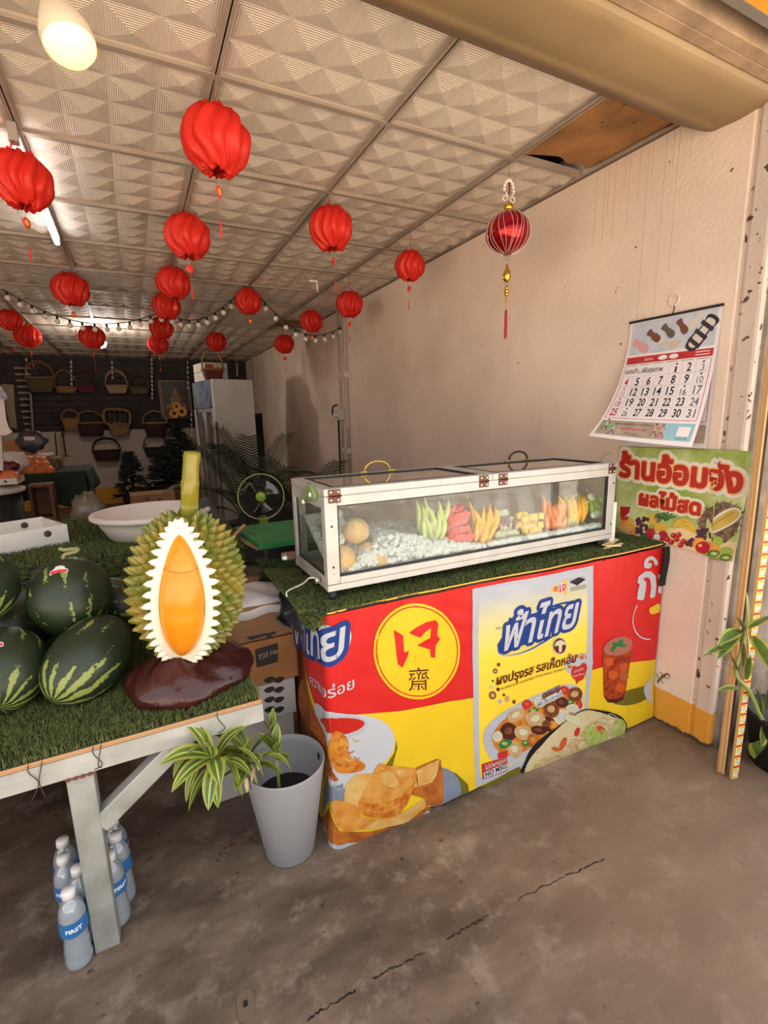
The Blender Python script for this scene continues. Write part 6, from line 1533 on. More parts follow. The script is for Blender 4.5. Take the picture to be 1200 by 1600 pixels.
def cal_print(fn, name, start, month_red, full):
    S = Surf(None, fn, .03); p = Print(S, .0006, .0003)
    U = lambda a: a * CW; V = lambda a: a * CH
    g0, g1 = .205, .64                    # number grid bottom and top (share of height)
    p.uv([(U(.03), V(.035)), (U(.97), V(.035)), (U(.97), V(.17)), (U(.03), V(.17))], 'cal_tan', 0)
    if full:
        p.uv([(U(.72), V(.035)), (U(.97), V(.035)), (U(.97), V(.17)), (U(.68), V(.17)), (U(.70), V(.1))], 'cal_teal', 1)
        p.uv([(U(.035), V(.735)), (U(.965), V(.735)), (U(.965), V(.985)), (U(.035), V(.985))], 'cal_sky', 0)
        p.uv([(U(.03), V(.66)), (U(.97), V(.66)), (U(.97), V(.715)), (U(.03), V(.715))], 'cal_red', 1)
        for a, w in ((.46, .10), (.58, .10)): p.uell((U(a), V(.688)), U(w / 2), V(.018), 'page_white', 2)
        p.text_uv('มีนาคม', (U(.30), V(.688)), .011, 'page_white', 2, w=U(.10)); p.text_uv('MAR', (U(.66), V(.688)), .010, 'cal_black', 2, w=U(.05))
        for r in range(2): p.stroke_uv([(U(.80), V(.678 + .02 * r)), (U(.94), V(.678 + .02 * r))], .003, 'page_white', 2)
        for i in range(6): p.stroke_uv([(U(.05 + .155 * i), V(.648)), (U(.05 + .155 * i + .12), V(.648))], .0022, 'cal_grey', 1)
        p.text_uv('รองเท้า...เพื่อสุขภาพ', (U(.27), V(.60)), .020, 'cal_black', 2, bold=.01, w=U(.44))
        # sandals
        def shoe(c_, s, r, m1, m2, strap=2):
            cr, sr = math.cos(r), math.sin(r); T = lambda x, y: (U(c_[0]) + s * (x * cr - y * sr), V(c_[1]) + s * (x * sr + y * cr))
            p.uv([T(x, y) for x, y in spline([(-1, -.25), (-.4, -.42), (.3, -.3), (.9, -.42), (1.05, 0), (.9, .38), (.3, .28), (-.4, .42), (-1, .3)], 4, True)], m1, 3)
            p.uv([T(x * .82, y * .72) for x, y in spline([(-1, -.25), (-.4, -.42), (.3, -.3), (.9, -.42), (1.05, 0), (.9, .38), (.3, .28), (-.4, .42), (-1, .3)], 4, True)], m2, 4)
            for i in range(strap):
                x0 = -.62 + .52 * i; p.uv([T(x0 - .11, -.44), (T(x0 + .11, -.44)), T(x0 + .17, .44), T(x0 - .05, .44)], m1, 5)
        shoe((.17, .80), .040, 2.6, 'shoe_pink', 'shoe_pink', 2); shoe((.31, .865), .034, 2.5, 'shoe_brown', 'shoe_brown', 2); shoe((.47, .885), .034, 2.4, 'shoe_olive', 'shoe_olive', 1); shoe((.62, .90), .032, 2.2, 'shoe_brown', 'shoe_brown', 1); shoe((.76, .925), .032, .9, 'shoe_cream', 'shoe_cream', 1); shoe((.83, .83), .066, .95, 'shoe_dark', 'shoe_cream', 3)
        p.text_uv('รองเท้าสุขภาพ', (U(.50), V(.795)), .012, 'cal_gold', 2, bold=.02, w=U(.26)); p.text_uv('2000', (U(.56), V(.765)), .014, 'cal_gold', 2, bold=.03)
        p.text_uv('สุขภาพดีเริ่มต้นที่ตัวเรา', (U(.40), V(.145)), .010, 'cal_black', 2, w=U(.38)); p.text_uv('รองเท้าสุขภาพ', (U(.40), V(.105)), .012, 'cal_red', 2, bold=.01, w=U(.26)); p.text_uv('เพื่อคุณ', (U(.40), V(.065)), .009, 'cal_black', 2, w=U(.12))
        p.uell((U(.13), V(.12)), .022, .012, 'cal_green', 2)
        for (x, y, col, s) in ((.10, .12, 'cal_black', 1), (.20, .085, 'cal_black', 1), (.62, .10, 'shoe_brown', 1), (.69, .095, 'cal_red', 1)):   # little running figures
            p.uell((U(x), V(y + .055)), .0042, .0048, 'shoe_brown', 4, n=8); p.stroke_uv([(U(x), V(y + .045)), (U(x - .005), V(y))], .006, 'shoe_cream' if x < .3 else 'shoe_pink', 3)
            for dx in (-.03, .035): p.stroke_uv([(U(x - .004), V(y + .003)), (U(x + dx * .6), V(y - .02)), (U(x + dx), V(y - .045))], .003, col, 3)
            for dx in (-.03, .03): p.stroke_uv([(U(x), V(y + .038)), (U(x + dx), V(y + .025))], .0025, col, 3)
        p.text_uv('SCAN ME', (U(.885), V(.055)), .007, 'cal_black', 3, w=U(.10))
        p.uv([(U(.83), V(.072)), (U(.94), V(.072)), (U(.94), V(.145)), (U(.83), V(.145))], 'page_white', 2)
    # frame and ruling
    fr = [(U(.035), V(g0 - .012)), (U(.965), V(g0 - .012)), (U(.965), V(g1 + .005)), (U(.035), V(g1 + .005)), (U(.035), V(g0 - .012))]
    p.stroke_uv(fr[:2], .002, 'cal_red', 1); p.stroke_uv(fr[1:3], .002, 'cal_red', 1); p.stroke_uv(fr[3:], .002, 'cal_red', 1)
    cw, ch = .93 / 7, (g1 - g0) / 5
    for r in range(1, 5): p.stroke_uv([(U(.04), V(g0 + ch * r)), (U(.96), V(g0 + ch * r))], .0008, 'cal_line', 1)
    for c_ in range(1, 7): p.stroke_uv([(U(.035 + cw * c_), V(g0)), (U(.035 + cw * c_), V(g1 - (ch if c_ < 4 else 0)))], .0008, 'cal_line', 1)
    for d in range(1, 32):
        k = d + start - 1; r, c_ = divmod(k, 7)
        if r > 4: continue
        if not full and c_ < 4: continue
        small = d in (3, 10, 11, 16, 18, 26, 1)
        p.text_uv(str(d), (U(.035 + cw * (c_ + .5)), V(g1 - ch * (r + .48) - (.012 if small else 0))), .024 if small else .032, 'cal_red' if c_ == 0 else ('cal_grey' if c_ == 6 else 'cal_black'), 2, bold=.02 if not small else 0, w=(U(.038) if d < 10 else U(.074)) * (.8 if small else 1.0) * (.62 if d in (1, 11) else 1))
        if full: p.stroke_uv([(U(.035 + cw * (c_ + .25)), V(g1 - ch * (r + .9))), (U(.035 + cw * (c_ + .8)), V(g1 - ch * (r + .9)))], .0012, 'cal_line', 2)
        if small and full: p.uell((U(.035 + cw * (c_ + .5)), V(g1 - ch * (r + .16))), .004, .004, 'cal_red' if c_ == 0 else 'cal_black', 2, n=6)
    p.build(name, t)
cal_print(back, 'back_print', 2, False, False); cal_print(front, 'front_print', 4, True, True)

# ---- fruit shop poster
M('poster_green', (140, 160, 66), .4, var=(7, .9), c2=(206, 212, 150)); M('poster_red', (176, 40, 30), .45); M('poster_white', (222, 216, 206), .45); M('poster_peach', (232, 176, 110), .45)
M('poster_husk', (78, 58, 50), .6, var=(70, .8), c2=(150, 124, 96)); M('poster_flesh', (196, 164, 70), .5, var=(20, .5), c2=(222, 196, 110)); M('poster_orange', (226, 146, 56), .5, var=(24, .5), c2=(238, 176, 90)); M('poster_banana', (220, 176, 62), .5); M('poster_leaf', (64, 110, 58), .5); M('poster_grape', (80, 44, 60), .5); M('poster_cherry', (176, 30, 42), .45); M('poster_lime', (156, 182, 72), .5); M('poster_melon', (226, 202, 150), .5); M('poster_pear', (186, 60, 60), .5)
def ppx(x, y): q = atX(x, y, WX - .004); return (-q.y, q.z)
def ppos(u, v, off=0.0): return Vector((WX - .004 - off - .0025 * (1 + math.sin(16 * u + 9 * v)) - (.008 if -u < 1.06 else 0) * min(1, (1.06 + u) / .02 if u > -1.06 else 0), -u, v))
PS = Surf(ppx, ppos, .04)
def zp(*q): return [(950 + x / 4.8, 680 + y / 4.8) for x, y in q]
t = thing('fruit_poster', 'green printed poster with large red lettering and fruit pictures under the calendar', 'poster', (WX - .01, 1.22, .82))
out = [(968, 698), (1010, 699), (1090, 701), (1134, 703), (1178, 705), (1172, 760), (1160, 815), (1152, 858), (1146, 877), (1118, 874), (1100, 866), (1082, 858), (1060, 853), (1042, 850), (1015, 838), (990, 832), (973, 828), (958, 826), (963, 760)]
p = Print(PS, .0006); p.px(out, 'poster_green', 0); sh = p.build('sheet', t); q_ = sh.modifiers.new('solid', 'SOLIDIFY'); q_.thickness = .0012; q_.offset = -1
p = Print(PS, .0008)
A_, B_ = zp((92, 302), (1010, 432))
for b_, mt, ly in ((.165, 'poster_white', 2), (.075, 'poster_peach', 4)): p.outlined('ร้านอ้อมจัง', A_, B_, b_, mt, ly, 1.08)
p.text('ร้านอ้อมจัง', A_, B_, 'poster_red', 6, bold=.022, asp=1.08); p.outlined('ร้านอ้อมจัง', A_, B_, .03, 'poster_red', 6, 1.08)
A_, B_ = zp((240, 516), (690, 598))
for b_, mt, ly in ((.19, 'poster_white', 2), (.085, 'poster_peach', 4)): p.outlined('ผลไม้สด', A_, B_, b_, mt, ly)
p.text('ผลไม้สด', A_, B_, 'poster_red', 6, bold=.022); p.outlined('ผลไม้สด', A_, B_, .035, 'poster_red', 6)
for a in range(4): th = a * PI / 4 + .3; p.stroke(zp((172 - 42 * math.cos(th), 396 - 42 * math.sin(th)), (172 + 42 * math.cos(th), 396 + 42 * math.sin(th))), .0016, 'poster_white', 2)
p.build('printed_lettering', t)
p = Print(PS, .0008)
def E(x, y, rx, ry, mt, ly=2, rot=0.0, n=16): p.pell(zp((x, y))[0], rx / 4.8, ry / 4.8, mt, ly, rot, n)
p.px(zp((96, 620), (170, 620), (230, 650), (420, 700), (560, 690), (700, 760), (940, 800), (985, 800), (960, 880), (940, 940), (850, 915), (760, 885), (660, 870), (540, 835), (440, 808), (300, 770), (150, 740), (96, 710)), 'poster_melon', 1)
p.px(zp((96, 535), (172, 538), (160, 580), (130, 606), (96, 612)), 'poster_cherry', 3); p.px(zp((96, 606), (132, 606), (164, 582), (172, 540), (178, 545), (170, 595), (130, 616), (96, 618)), 'poster_white', 2)
E(125, 660, 34, 34, 'poster_orange'); E(128, 622, 32, 16, 'poster_pear', 3); E(165, 650, 30, 28, 'poster_banana', 2); E(190, 710, 28, 40, 'poster_orange', 3); E(152, 698, 46, 30, 'poster_orange', 4, -.2); E(152, 698, 38, 23, 'poster_peach', 5, -.2)
for k in range(26): E(262 + random.uniform(-42, 42), 675 + random.uniform(-55, 60), 15, 15, 'poster_grape', 3 + k % 3, n=9)
E(335, 630, 34, 42, 'poster_banana', 2); E(380, 620, 28, 36, 'poster_husk', 2)
for k in range(16):
    a = random.uniform(-2.9, .2); p.stroke(zp((440, 640), (440 + 40 * math.cos(a), 630 + 40 * math.sin(a)), (440 + 86 * math.cos(a), 630 + 60 * math.sin(a))), [.006] * 6 + [.005] * 4 + [.002] * 9, 'poster_leaf', 3, 6)
E(400, 690, 60, 32, 'poster_banana', 3); E(330, 690, 26, 24, 'poster_lime', 3)
for k, dy in enumerate((0, 28, 56)): p.stroke(zp((500, 690 + dy * .1), (540, 640 + dy * .6), (600, 640 + dy), (670, 720 + dy * .2)), .011, 'poster_banana', 4 + k)
E(560, 735, 110, 38, 'poster_melon', 5, .12)
for x, y in ((325, 735), (420, 755)):
    E(x, y, 36, 38, 'poster_cherry', 6)
    for k in range(12): a = k * PI / 6; p.stroke(zp((x, y), (x + 48 * math.cos(a), y + 48 * math.sin(a))), .003, 'poster_pear', 6)
E(372, 762, 27, 24, 'poster_white', 7); E(285, 750, 40, 20, 'poster_leaf', 5)
for (x, y) in ((500, 750), (525, 780), (485, 800), (555, 822), (575, 795), (455, 780), (540, 745)): E(x, y, 22, 20, 'poster_cherry', 8); E(x - 6, y - 6, 6, 5, 'poster_peach', 9, n=8)
for (x, y) in ((620, 800), (640, 785), (605, 812), (632, 818)): E(x, y, 18, 18, 'poster_grape', 8)
for k in range(22): E(735 + random.uniform(-60, 60), 735 + random.uniform(-28, 36), 15, 15, 'poster_grape', 6 + k % 3, n=9)
# durian drawing
hus = zp((690, 620), (730, 560), (810, 510), (900, 498), (970, 530), (1012, 590), (1000, 660), (960, 740), (900, 800), (880, 810), (830, 770), (790, 720), (750, 700), (690, 700), (676, 660))
p.px(hus, 'poster_husk', 3); p.px(zp((1000, 580), (1045, 555), (1045, 575), (1010, 600)), 'poster_husk', 3)
for k in range(70):
    a = random.uniform(0, 2 * PI); r = random.uniform(.88, 1.0); x = 850 + 165 * r * math.cos(a); y = 640 + 135 * r * math.sin(a) - (x - 850) * .12
    if y > 800 or x > 1010: continue
    p.stroke(zp((x, y), (x + 26 * math.cos(a), y + 26 * math.sin(a))), .003, 'poster_husk', 3)
p.px(zp((750, 690), (790, 630), (870, 570), (950, 540), (1000, 552), (1015, 590), (980, 640), (900, 690), (810, 730), (770, 725)), 'poster_white', 4, 4)
p.px(zp((768, 690), (800, 645), (880, 585), (950, 556), (990, 562), (1000, 590), (970, 630), (890, 680), (810, 715), (780, 712)), 'poster_flesh', 5, 4); p.stroke(zp((790, 680), (870, 625), (960, 575)), .002, 'poster_husk', 6)
E(690, 810, 50, 44, 'poster_orange', 8); E(810, 830, 46, 40, 'poster_orange', 8); E(720, 840, 56, 46, 'poster_cherry', 9); E(700, 825, 14, 12, 'poster_peach', 10); E(840, 790, 38, 34, 'poster_lime', 9); E(900, 870, 52, 34, 'poster_lime', 9); E(808, 882, 46, 26, 'poster_leaf', 10); E(812, 884, 30, 15, 'poster_lime', 11); E(814, 884, 12, 6, 'poster_white', 12); E(898, 912, 46, 26, 'poster_leaf', 11); E(900, 914, 32, 15, 'poster_lime', 12); E(902, 914, 14, 6, 'poster_white', 13)
p.build('printed_fruit', t)

# ---- gecko, conduits and socket
M('gecko_skin', (86, 72, 58), .7, var=(90, .5), c2=(120, 106, 84))
q = atX(1034, 1058, WX - .003); t = thing('gecko', 'small grey gecko clinging to the wall above the yellow band', 'gecko', q)
sp_ = [atX(x, y, WX - .006) for x, y in ((1027, 1067), (1029, 1064), (1031, 1061), (1034, 1058.5), (1037, 1056), (1040, 1054), (1043, 1053.2), (1045.5, 1055), (1046, 1059), (1045.5, 1061.5))]
b = MB(); b.tube(spline([tuple(p_) for p_ in sp_], 4), [float(v) for v in np.interp(np.linspace(0, 9, 37), range(10), [.0012, .0045, .003, .0048, .005, .0036, .0026, .0018, .001, .0004])], 8)
for (x0, y0, x1, y1, x2, y2) in ((1030, 1062, 1028, 1058, 1026.5, 1054), (1031, 1061, 1034, 1064, 1035, 1066.5), (1036.5, 1056.5, 1034, 1053.5, 1032.5, 1051), (1037.5, 1056, 1040, 1059, 1041.5, 1060.5)):
    b.tube(spline([tuple(atX(x, y, WX - .004)) for x, y in ((x0, y0), (x1, y1), (x2, y2))], 4), .0012, 5)
    e = atX(x2, y2, WX - .003)
    for d in range(4): b.tube([tuple(e), tuple(e + Vector((0, .004 * math.cos(d * 1.3), .004 * math.sin(d * 1.3))))], .0006, 4)
b.build('body', 'gecko_skin', t)
M('conduit', (206, 190, 172), .5); M('socket_white', (206, 196, 182), .5)
for k, (xa, xb, lab) in enumerate(((528, 533, 'thinner pale cable conduit down the right wall, left of the pair'), (538, 545, 'thicker pale cable conduit down the right wall, right of the pair'))):
    yy = atX(xa, 495, WX - .012).y; b = MB(); r = (.013, .020)[k]
    b.tube([(WX - r, yy, .1), (WX - r, yy, HC)], r, 8)
    b.bb((WX - 2.1 * r, yy - r * 1.3, 1.0), (WX, yy + r * 1.3, 1.05)); b.bb((WX - 2.1 * r, yy - r * 1.3, 1.75), (WX, yy + r * 1.3, 1.80))
    tag(b.build('cable_conduit', 'conduit'), lab, 'conduit', 'conduits on the right wall')
q = atX(533, 648, WX - .03); t = thing('wall_socket', 'small pale socket box beside the conduits with black cable', 'socket', q)
b = MB(); b.box((WX - .025, q.y, q.z), (.05, .10, .11)); b.build('box', 'socket_white', t, bevel=.004)
b = MB(); b.ell((WX - .045, q.y + .11, q.z), (.03, .045, .045), None, 14, 8); b.build('plug', 'socket_white', t)
b = MB(); b.tube(spline([(WX - .06, q.y + .02, q.z + .10), (WX - .07, q.y + .12, q.z + .08), (WX - .06, q.y + .17, q.z)], 6), .009, 6); b.tube([(WX - .012, q.y + .13, q.z - .05), (WX - .012, q.y + .13, .35)], .009, 6); b.build('black_cable', 'cord_black', t)
b = MB(); q = atX(388, 560, WX - .02); b.tube([(WX - .02, 8.6, 1.2), (WX - .02, 8.6, HC)], .02, 8); tag(b.build('pipe', 'conduit'), 'far pale pipe in the right wall\'s back corner behind the fridge', 'pipe')
M('old_nail', (80, 58, 46), .8)

# ---- laths leaning in the corner
M('lath_pale', (206, 164, 112), .6, wave=('X', 3, .2)); M('lath_dark', (70, 52, 38), .7); M('lath_yellow', (238, 206, 90), .5); M('lath_red', (176, 54, 36), .5); M('lath_blue', (160, 186, 204), .5)
def lath(name, label, foot, head, w, th, mt, nrm=(-.4, -1, 0)):
    a, e = Vector(foot), Vector(head); d = (e - a).normalized(); n = Vector(nrm); n = (n - d * n.dot(d)).normalized(); s = d.cross(n)
    R = Matrix((s, n, d)).transposed(); b = MB(); b.box((a + e) / 2, (w, th, (e - a).length), 0, R); return b.build(name, mt), R
def lf(x, y, Y, z): return atZ(x, y, z) if Y is None else atY(x, y, Y)
for k, (f_, x1, lab) in enumerate((((1122.5, 1205), (1190, 640), 'left one of the two thin pale laths leaning in the right corner'), ((1128.5, 1208), (1196, 640), 'right one of the two thin pale laths leaning in the right corner'))):
    a = atZ(*f_, .002); e = atY(x1[0], x1[1], a.y + .012); e = a + (e - a) * 1.9
    o, R = lath('wooden_lath', '', a, e, .0062, .011, 'lath_pale'); tag(o, lab, 'lath', 'pale laths in the corner')
a = atZ(1137, 1209, .002); e = atY(1206, 640, a.y + .012); e = a + (e - a) * 1.9
o, R = lath('dark_lath', '', a + Vector((0, .014, 0)), e + Vector((0, .014, 0)), .020, .006, 'lath_dark'); tag(o, 'dark board strip between the pale laths and the sticker strip', 'board strip')
a = atZ(1146, 1215, .002); e = atY(1212, 720, a.y + .008); dv = (e - a).normalized(); t = thing('sticker_strip', 'wooden strip covered in yellow and red printed stickers leaning in the right corner', 'strip', a)
n = Vector((-.2, -1, 0)); n = (n - dv * n.dot(dv)).normalized(); s = dv.cross(n); R = Matrix((s, n, dv)).transposed(); L_ = 2.0; wd = .030
b = MB(); b.box(a + dv * L_ / 2, (wd, .010, L_), 0, R); b.build('strip', 'lath_pale', t)
def spos(u, v, off=0.0): return a + dv * v + s * u + n * (.0052 + off)
for k in range(46):
    v0 = .012 + .043 * k; p = Print(Surf(None, spos, 0), .0004, .0003)
    p.uv([(-wd * .46, v0), (wd * .46, v0), (wd * .46, v0 + .033), (-wd * .46, v0 + .033)], 'lath_yellow', 0); p.uv([(-wd * .46, v0 + .033), (wd * .46, v0 + .033), (wd * .46, v0 + .043), (-wd * .46, v0 + .043)], 'lath_red', 0)
    p.uell((0, v0 + .015), wd * .33, .009, 'lath_blue', 1, n=10); p.stroke_uv([(-wd * .3, v0 + .027), (wd * .3, v0 + .027)], .003, 'lath_red', 1, ); p.uell((wd * .34, v0 + .006), .003, .003, 'lath_red', 2, n=6)
    p.build('sticker', t)
# ---- dracaena at the right edge, growing from a black pot beyond the corner
M('pot_black', (26, 24, 24), .5)
pc = Vector((2.10, .79, 0)); t = thing('dracaena_plant', 'tall striped dracaena in a black pot at the right picture edge', 'potted plant', pc)
b = MB(); b.lathe([(0, 0), (.10, 0), (.13, .20), (.14, .21), (.13, .22), (.12, .20), (0, .19)], pc, 28); b.build('pot', 'pot_black', t)
def DP(x, y, Y=.82): return atY(x, y, Y)
b = MB(); b.tube(spline([tuple(pc + Vector((0, 0, .18))), tuple(DP(1196, 1130)), tuple(DP(1172, 1082)), tuple(DP(1150, 1052)), tuple(DP(1160, 1010)), tuple(DP(1166, 985))], 8), [.0075] * 20 + [.006] * 21, 10); b.build('cane', 'leaf_stem', t)
b = MB(); tp = DP(1166, 985)
def lf2(x0, y0, x1, y1, W_, dr=.3, roll=0.0, Ya=.82, Yb=.80):
    p0, p1 = DP(x0, y0, Ya), DP(x1, y1, Yb); d = p1 - p0; leaf(b, p0, d + Vector((0, 0, d.length * dr * .5)), d.length * 1.06, W_ * 1.4, dr, roll, (0, 1, 1))
lf2(1168, 985, 1166, 927, .016, 0, 1.5); lf2(1170, 982, 1205, 962, .015, .3, .2); lf2(1158, 985, 1124, 1005, .015, .4, .4); lf2(1158, 985, 1122, 1028, .014, .3, .3); lf2(1165, 980, 1170, 1028, .020, .4, 1.2, .81, .77); lf2(1178, 995, 1206, 1046, .018, .4, .8); lf2(1150, 1012, 1100, 1022, .009, .5, .3); lf2(1148, 1048, 1126, 1031, .008, .2, .3); lf2(1158, 1076, 1123, 1078, .009, .3, .3); lf2(1152, 1050, 1140, 1020, .010, .2, .6); lf2(1160, 1040, 1162, 1005, .014, 0, 1.0); lf2(1166, 1062, 1172, 1025, .010, .1, .4); lf2(1163, 985, 1153, 965, .010, .2, .3)
lf2(1190, 1120, 1183, 1070, .008, .8, .5); lf2(1196, 1130, 1190, 1165, .020, .5, 1.0); lf2(1178, 1160, 1210, 1208, .035, .5, .9); lf2(1197, 1110, 1202, 1075, .010, .2, .8)
b.build('foliage', LM, t)
# ================================================================== THE BACK OF THE SHOP
M('fridge_white', (206, 202, 196), .45, var=(3, .08)); M('fridge_dark', (40, 40, 44), .3); M('fridge_panel', (58, 78, 110), .4, var=(9, .7), c2=(130, 128, 120)); M('shelf_goods', (150, 132, 104), .5, var=(14, .8), c2=(80, 84, 80)); M('handle_grey', (190, 190, 190), .3, .6)
A0 = Vector((.85, 6.0, 0)); fd = Vector((-.22, .975, 0)).normalized(); sd = Vector((fd.y, -fd.x, 0)); FH = 1.83
t = thing('drinks_fridge', 'tall white drinks fridge with glass doors and a blue top panel at the back', 'fridge', A0 + fd * .3 + sd * .25)
def fbox(b, f0, f1, s0, s1, z0, z1, mi=0):
    vs = [A0 + fd * f + sd * s + Vector((0, 0, z)) for f in (f0, f1) for s in (s0, s1) for z in (z0, z1)]
    b.add(vs, [(0, 1, 3, 2), (4, 6, 7, 5), (0, 4, 5, 1), (2, 3, 7, 6), (0, 2, 6, 4), (1, 5, 7, 3)], mi)
b = MB(); fbox(b, 0, .04, .0, .5, 0, FH); fbox(b, .04, .66, .06, .5, 0, FH); fbox(b, .04, .66, 0, .06, 0, .25); b.build('body', 'fridge_white', t, bevel=.006)
b = MB(); fbox(b, .042, .66, -.002, .058, FH - .32, FH - .01); b.build('top_panel', 'fridge_panel', t)
b = MB(); fbox(b, .06, .64, .055, .0595, .27, FH - .34); b.build('shelved_goods', 'shelf_goods', t)
M_thin('fridge_glass', (220, 226, 224), .06, .05)
for f0, f1 in ((.05, .34), (.36, .65)):
    b = MB(); fbox(b, f0, f0 + .03, -.012, .02, .26, FH - .33); fbox(b, f1 - .03, f1, -.012, .02, .26, FH - .33); fbox(b, f0 + .03, f1 - .03, -.012, .02, .26, .30); fbox(b, f0 + .03, f1 - .03, -.012, .02, FH - .37, FH - .33); d = b.build('door', 'handle_grey', t)
    b = MB(); fbox(b, f0 + .03, f1 - .03, .0, .006, .30, FH - .37); b.build('door_glass', 'fridge_glass', d)
    b = MB(); fbox(b, f1 - .025 if f0 < .1 else f0 + .01, f1 - .01 if f0 < .1 else f0 + .025, -.045, -.03, .75, 1.0); b.build('handle', 'handle_grey', d)
b = MB(); fbox(b, -.003, 0, .03, .09, .70, .76); b.build('side_tag', 'shelf_goods', t)
# boxes and basket on the fridge
M('snack_white', (190, 180, 170), .5); M('snack_red', (170, 60, 40), .5)
for k in range(2):
    z0 = FH + .002 + .105 * k; t = thing('snack_box', ['lower white and red printed box lying on the fridge', 'upper white and red printed box stacked on the fridge'][k], 'box', A0 + fd * .4 + sd * .2 + Vector((0, 0, z0)), 'boxes on the fridge')
    b = MB(); fbox(b, .25, .62, .02, .30, z0, z0 + .10); b.build('carton', 'snack_white', t)
    b = MB(); c = A0 + fd * .249 + sd * .08 + Vector((0, 0, z0 + .05)); b.box(c, (.09, .004, .06), 0, Matrix((sd, fd, Vector((0, 0, 1)))).transposed()); b.build('printed_patch', 'snack_red', t)
def wicker(name, c, c2): return M(name, c, .7, var=(60, .8), c2=c2, wave=('Z', 30, .8), bump=(70, .6))
wicker('wicker_red', (120, 40, 30), (70, 22, 18)); wicker('wicker_tan', (160, 118, 76), (110, 78, 48)); wicker('wicker_pale', (178, 146, 112), (140, 108, 80)); wicker('wicker_dark', (60, 26, 24), (34, 16, 16)); wicker('wicker_olive', (104, 86, 54), (70, 58, 40)); wicker('wicker_black', (30, 26, 26), (18, 16, 16))
def basket(label, c, w, h, hh, mt, rim, sq=False, n_handle=1, deep=.7, tilt=0.0):
    """c bottom centre; w width, h bowl height, hh height of the handle above the rim"""
    c = Vector(c); t = thing('wicker_basket', label, 'basket', c, 'wicker baskets')
    ex = .5 if sq else 1.0
    def rf(r, a, z): return r if not sq else r / max(abs(math.cos(a)), abs(math.sin(a))) ** .8
    r = w / 2 * (.8 if sq else 1)
    b = MB(); b.lathe([(0, 0), (r * .72, 0), (r * .80, .006), (r * .92, h * .5), (r, h), (r * .96, h), (r * .86, h * .5), (r * .7, .012), (0, .012)], c, 28, 0, None, 1, deep, rf, close=False); b.build('bowl', mt, t)
    b = MB(); b.tube([c + Vector((rf(r, a, 0) * 1.01 * math.cos(a), rf(r, a, 0) * 1.01 * deep * math.sin(a), h)) for a in [2 * PI * j / 28 for j in range(28)]], .014, 6, closed=True); b.build('rim', rim, t)
    for k in range(n_handle):
        b = MB(); b.tube([c + Vector((r * .98 * math.cos(a), (.03 * k) - .02 * n_handle / 2 + tilt * math.sin(a) * (k - .5), h + hh * (1 - .12 * k) * math.sin(a) ** .8)) for a in [PI * j / 18 for j in range(19)]], .011, 6); b.build('handle', rim, t)
    return t
q = atY(332, 591, 6.15)
basket('red wicker basket with pale rim standing on top of the fridge', (q.x + .02, 6.22, FH + .012), .30, .11, .22, 'wicker_red', 'wicker_tan', True)
WB = BY - .16
def wb(x, y): return atY(x, y, WB)
bl = [((66, 613), 46, 22, 25, 'wicker_olive', 'wicker_tan', True, 2, 'large olive basket with double hoop handles at the top left of the back wall'), ((104, 614), 30, 9, 25, 'wicker_tan', 'wicker_tan', False, 1, 'shallow tan basket with a tall pointed handle, second in the top row'), ((135, 613), 26, 10, 24, 'wicker_red', 'wicker_red', False, 1, 'small reddish basket third from the left in the top row'), ((184, 615), 38, 12, 24, 'wicker_pale', 'wicker_pale', True, 2, 'pale basket with a broad hoop handle in the middle of the top row'), ((219, 616), 28, 10, 20, 'wicker_olive', 'wicker_olive', False, 1, 'dim basket with a thin bow-tied hoop at the right of the top row'),
      ((113, 673), 24, 18, 14, 'wicker_tan', 'wicker_tan', False, 1, 'tan basket with round opening left of the dark red one'), ((144, 682), 38, 21, 18, 'wicker_dark', 'wicker_tan', False, 1, 'dark red basket with tan hoop handle in the middle row'), ((188, 680), 36, 13, 6, 'wicker_tan', 'wicker_tan', True, 1, 'low tan tray basket under the lattice lid'), ((169, 720), 38, 16, 20, 'wicker_dark', 'wicker_dark', False, 2, 'dark round basket hanging lowest on the white lower wall'), ((245, 683), 34, 22, 18, 'wicker_dark', 'wicker_pale', False, 1, 'dark basket with pale collar and hoop beside the picture'), ((245, 714), 34, 14, 20, 'wicker_black', 'wicker_black', False, 1, 'black basket hanging under the pale-collared one')]
for (x, y), w, h, hh, mt, rim, sq, nh, lab in bl:
    c = wb(x, y); k = dep_k = (c - EYE).dot(FWD) / F_PX
    basket(lab, c, w * k, h * k, hh * k, mt, rim, sq, nh, .5)
c = wb(183, 652); t = thing('lattice_lid', 'tan lattice basket lid leaning on the slats above the low tray basket', 'basket lid', c - Vector((0, 0, .14)))
R = Matrix.Rotation(.1, 3, 'Y'); b = MB(); 
b.tube([c + R @ Vector((.19 * math.copysign(abs(math.cos(a)) ** .5, math.cos(a)), 0, .13 * math.copysign(abs(math.sin(a)) ** .5, math.sin(a)))) for a in [2 * PI * j / 28 for j in range(28)]], .022, 6, closed=True); b.build('rim', 'wicker_tan', t)
b = MB()
for i in range(3): b.tube([c + R @ Vector((-.18, 0, -.07 + .06 * i)), c + R @ Vector((.18, 0, -.07 + .06 * i))], .006, 5)
for i in range(4): b.tube([c + R @ Vector((-.11 + .075 * i, 0, -.12)), c + R @ Vector((-.11 + .075 * i, 0, .12))], .006, 5)
b.build('lattice', 'wicker_pale', t)
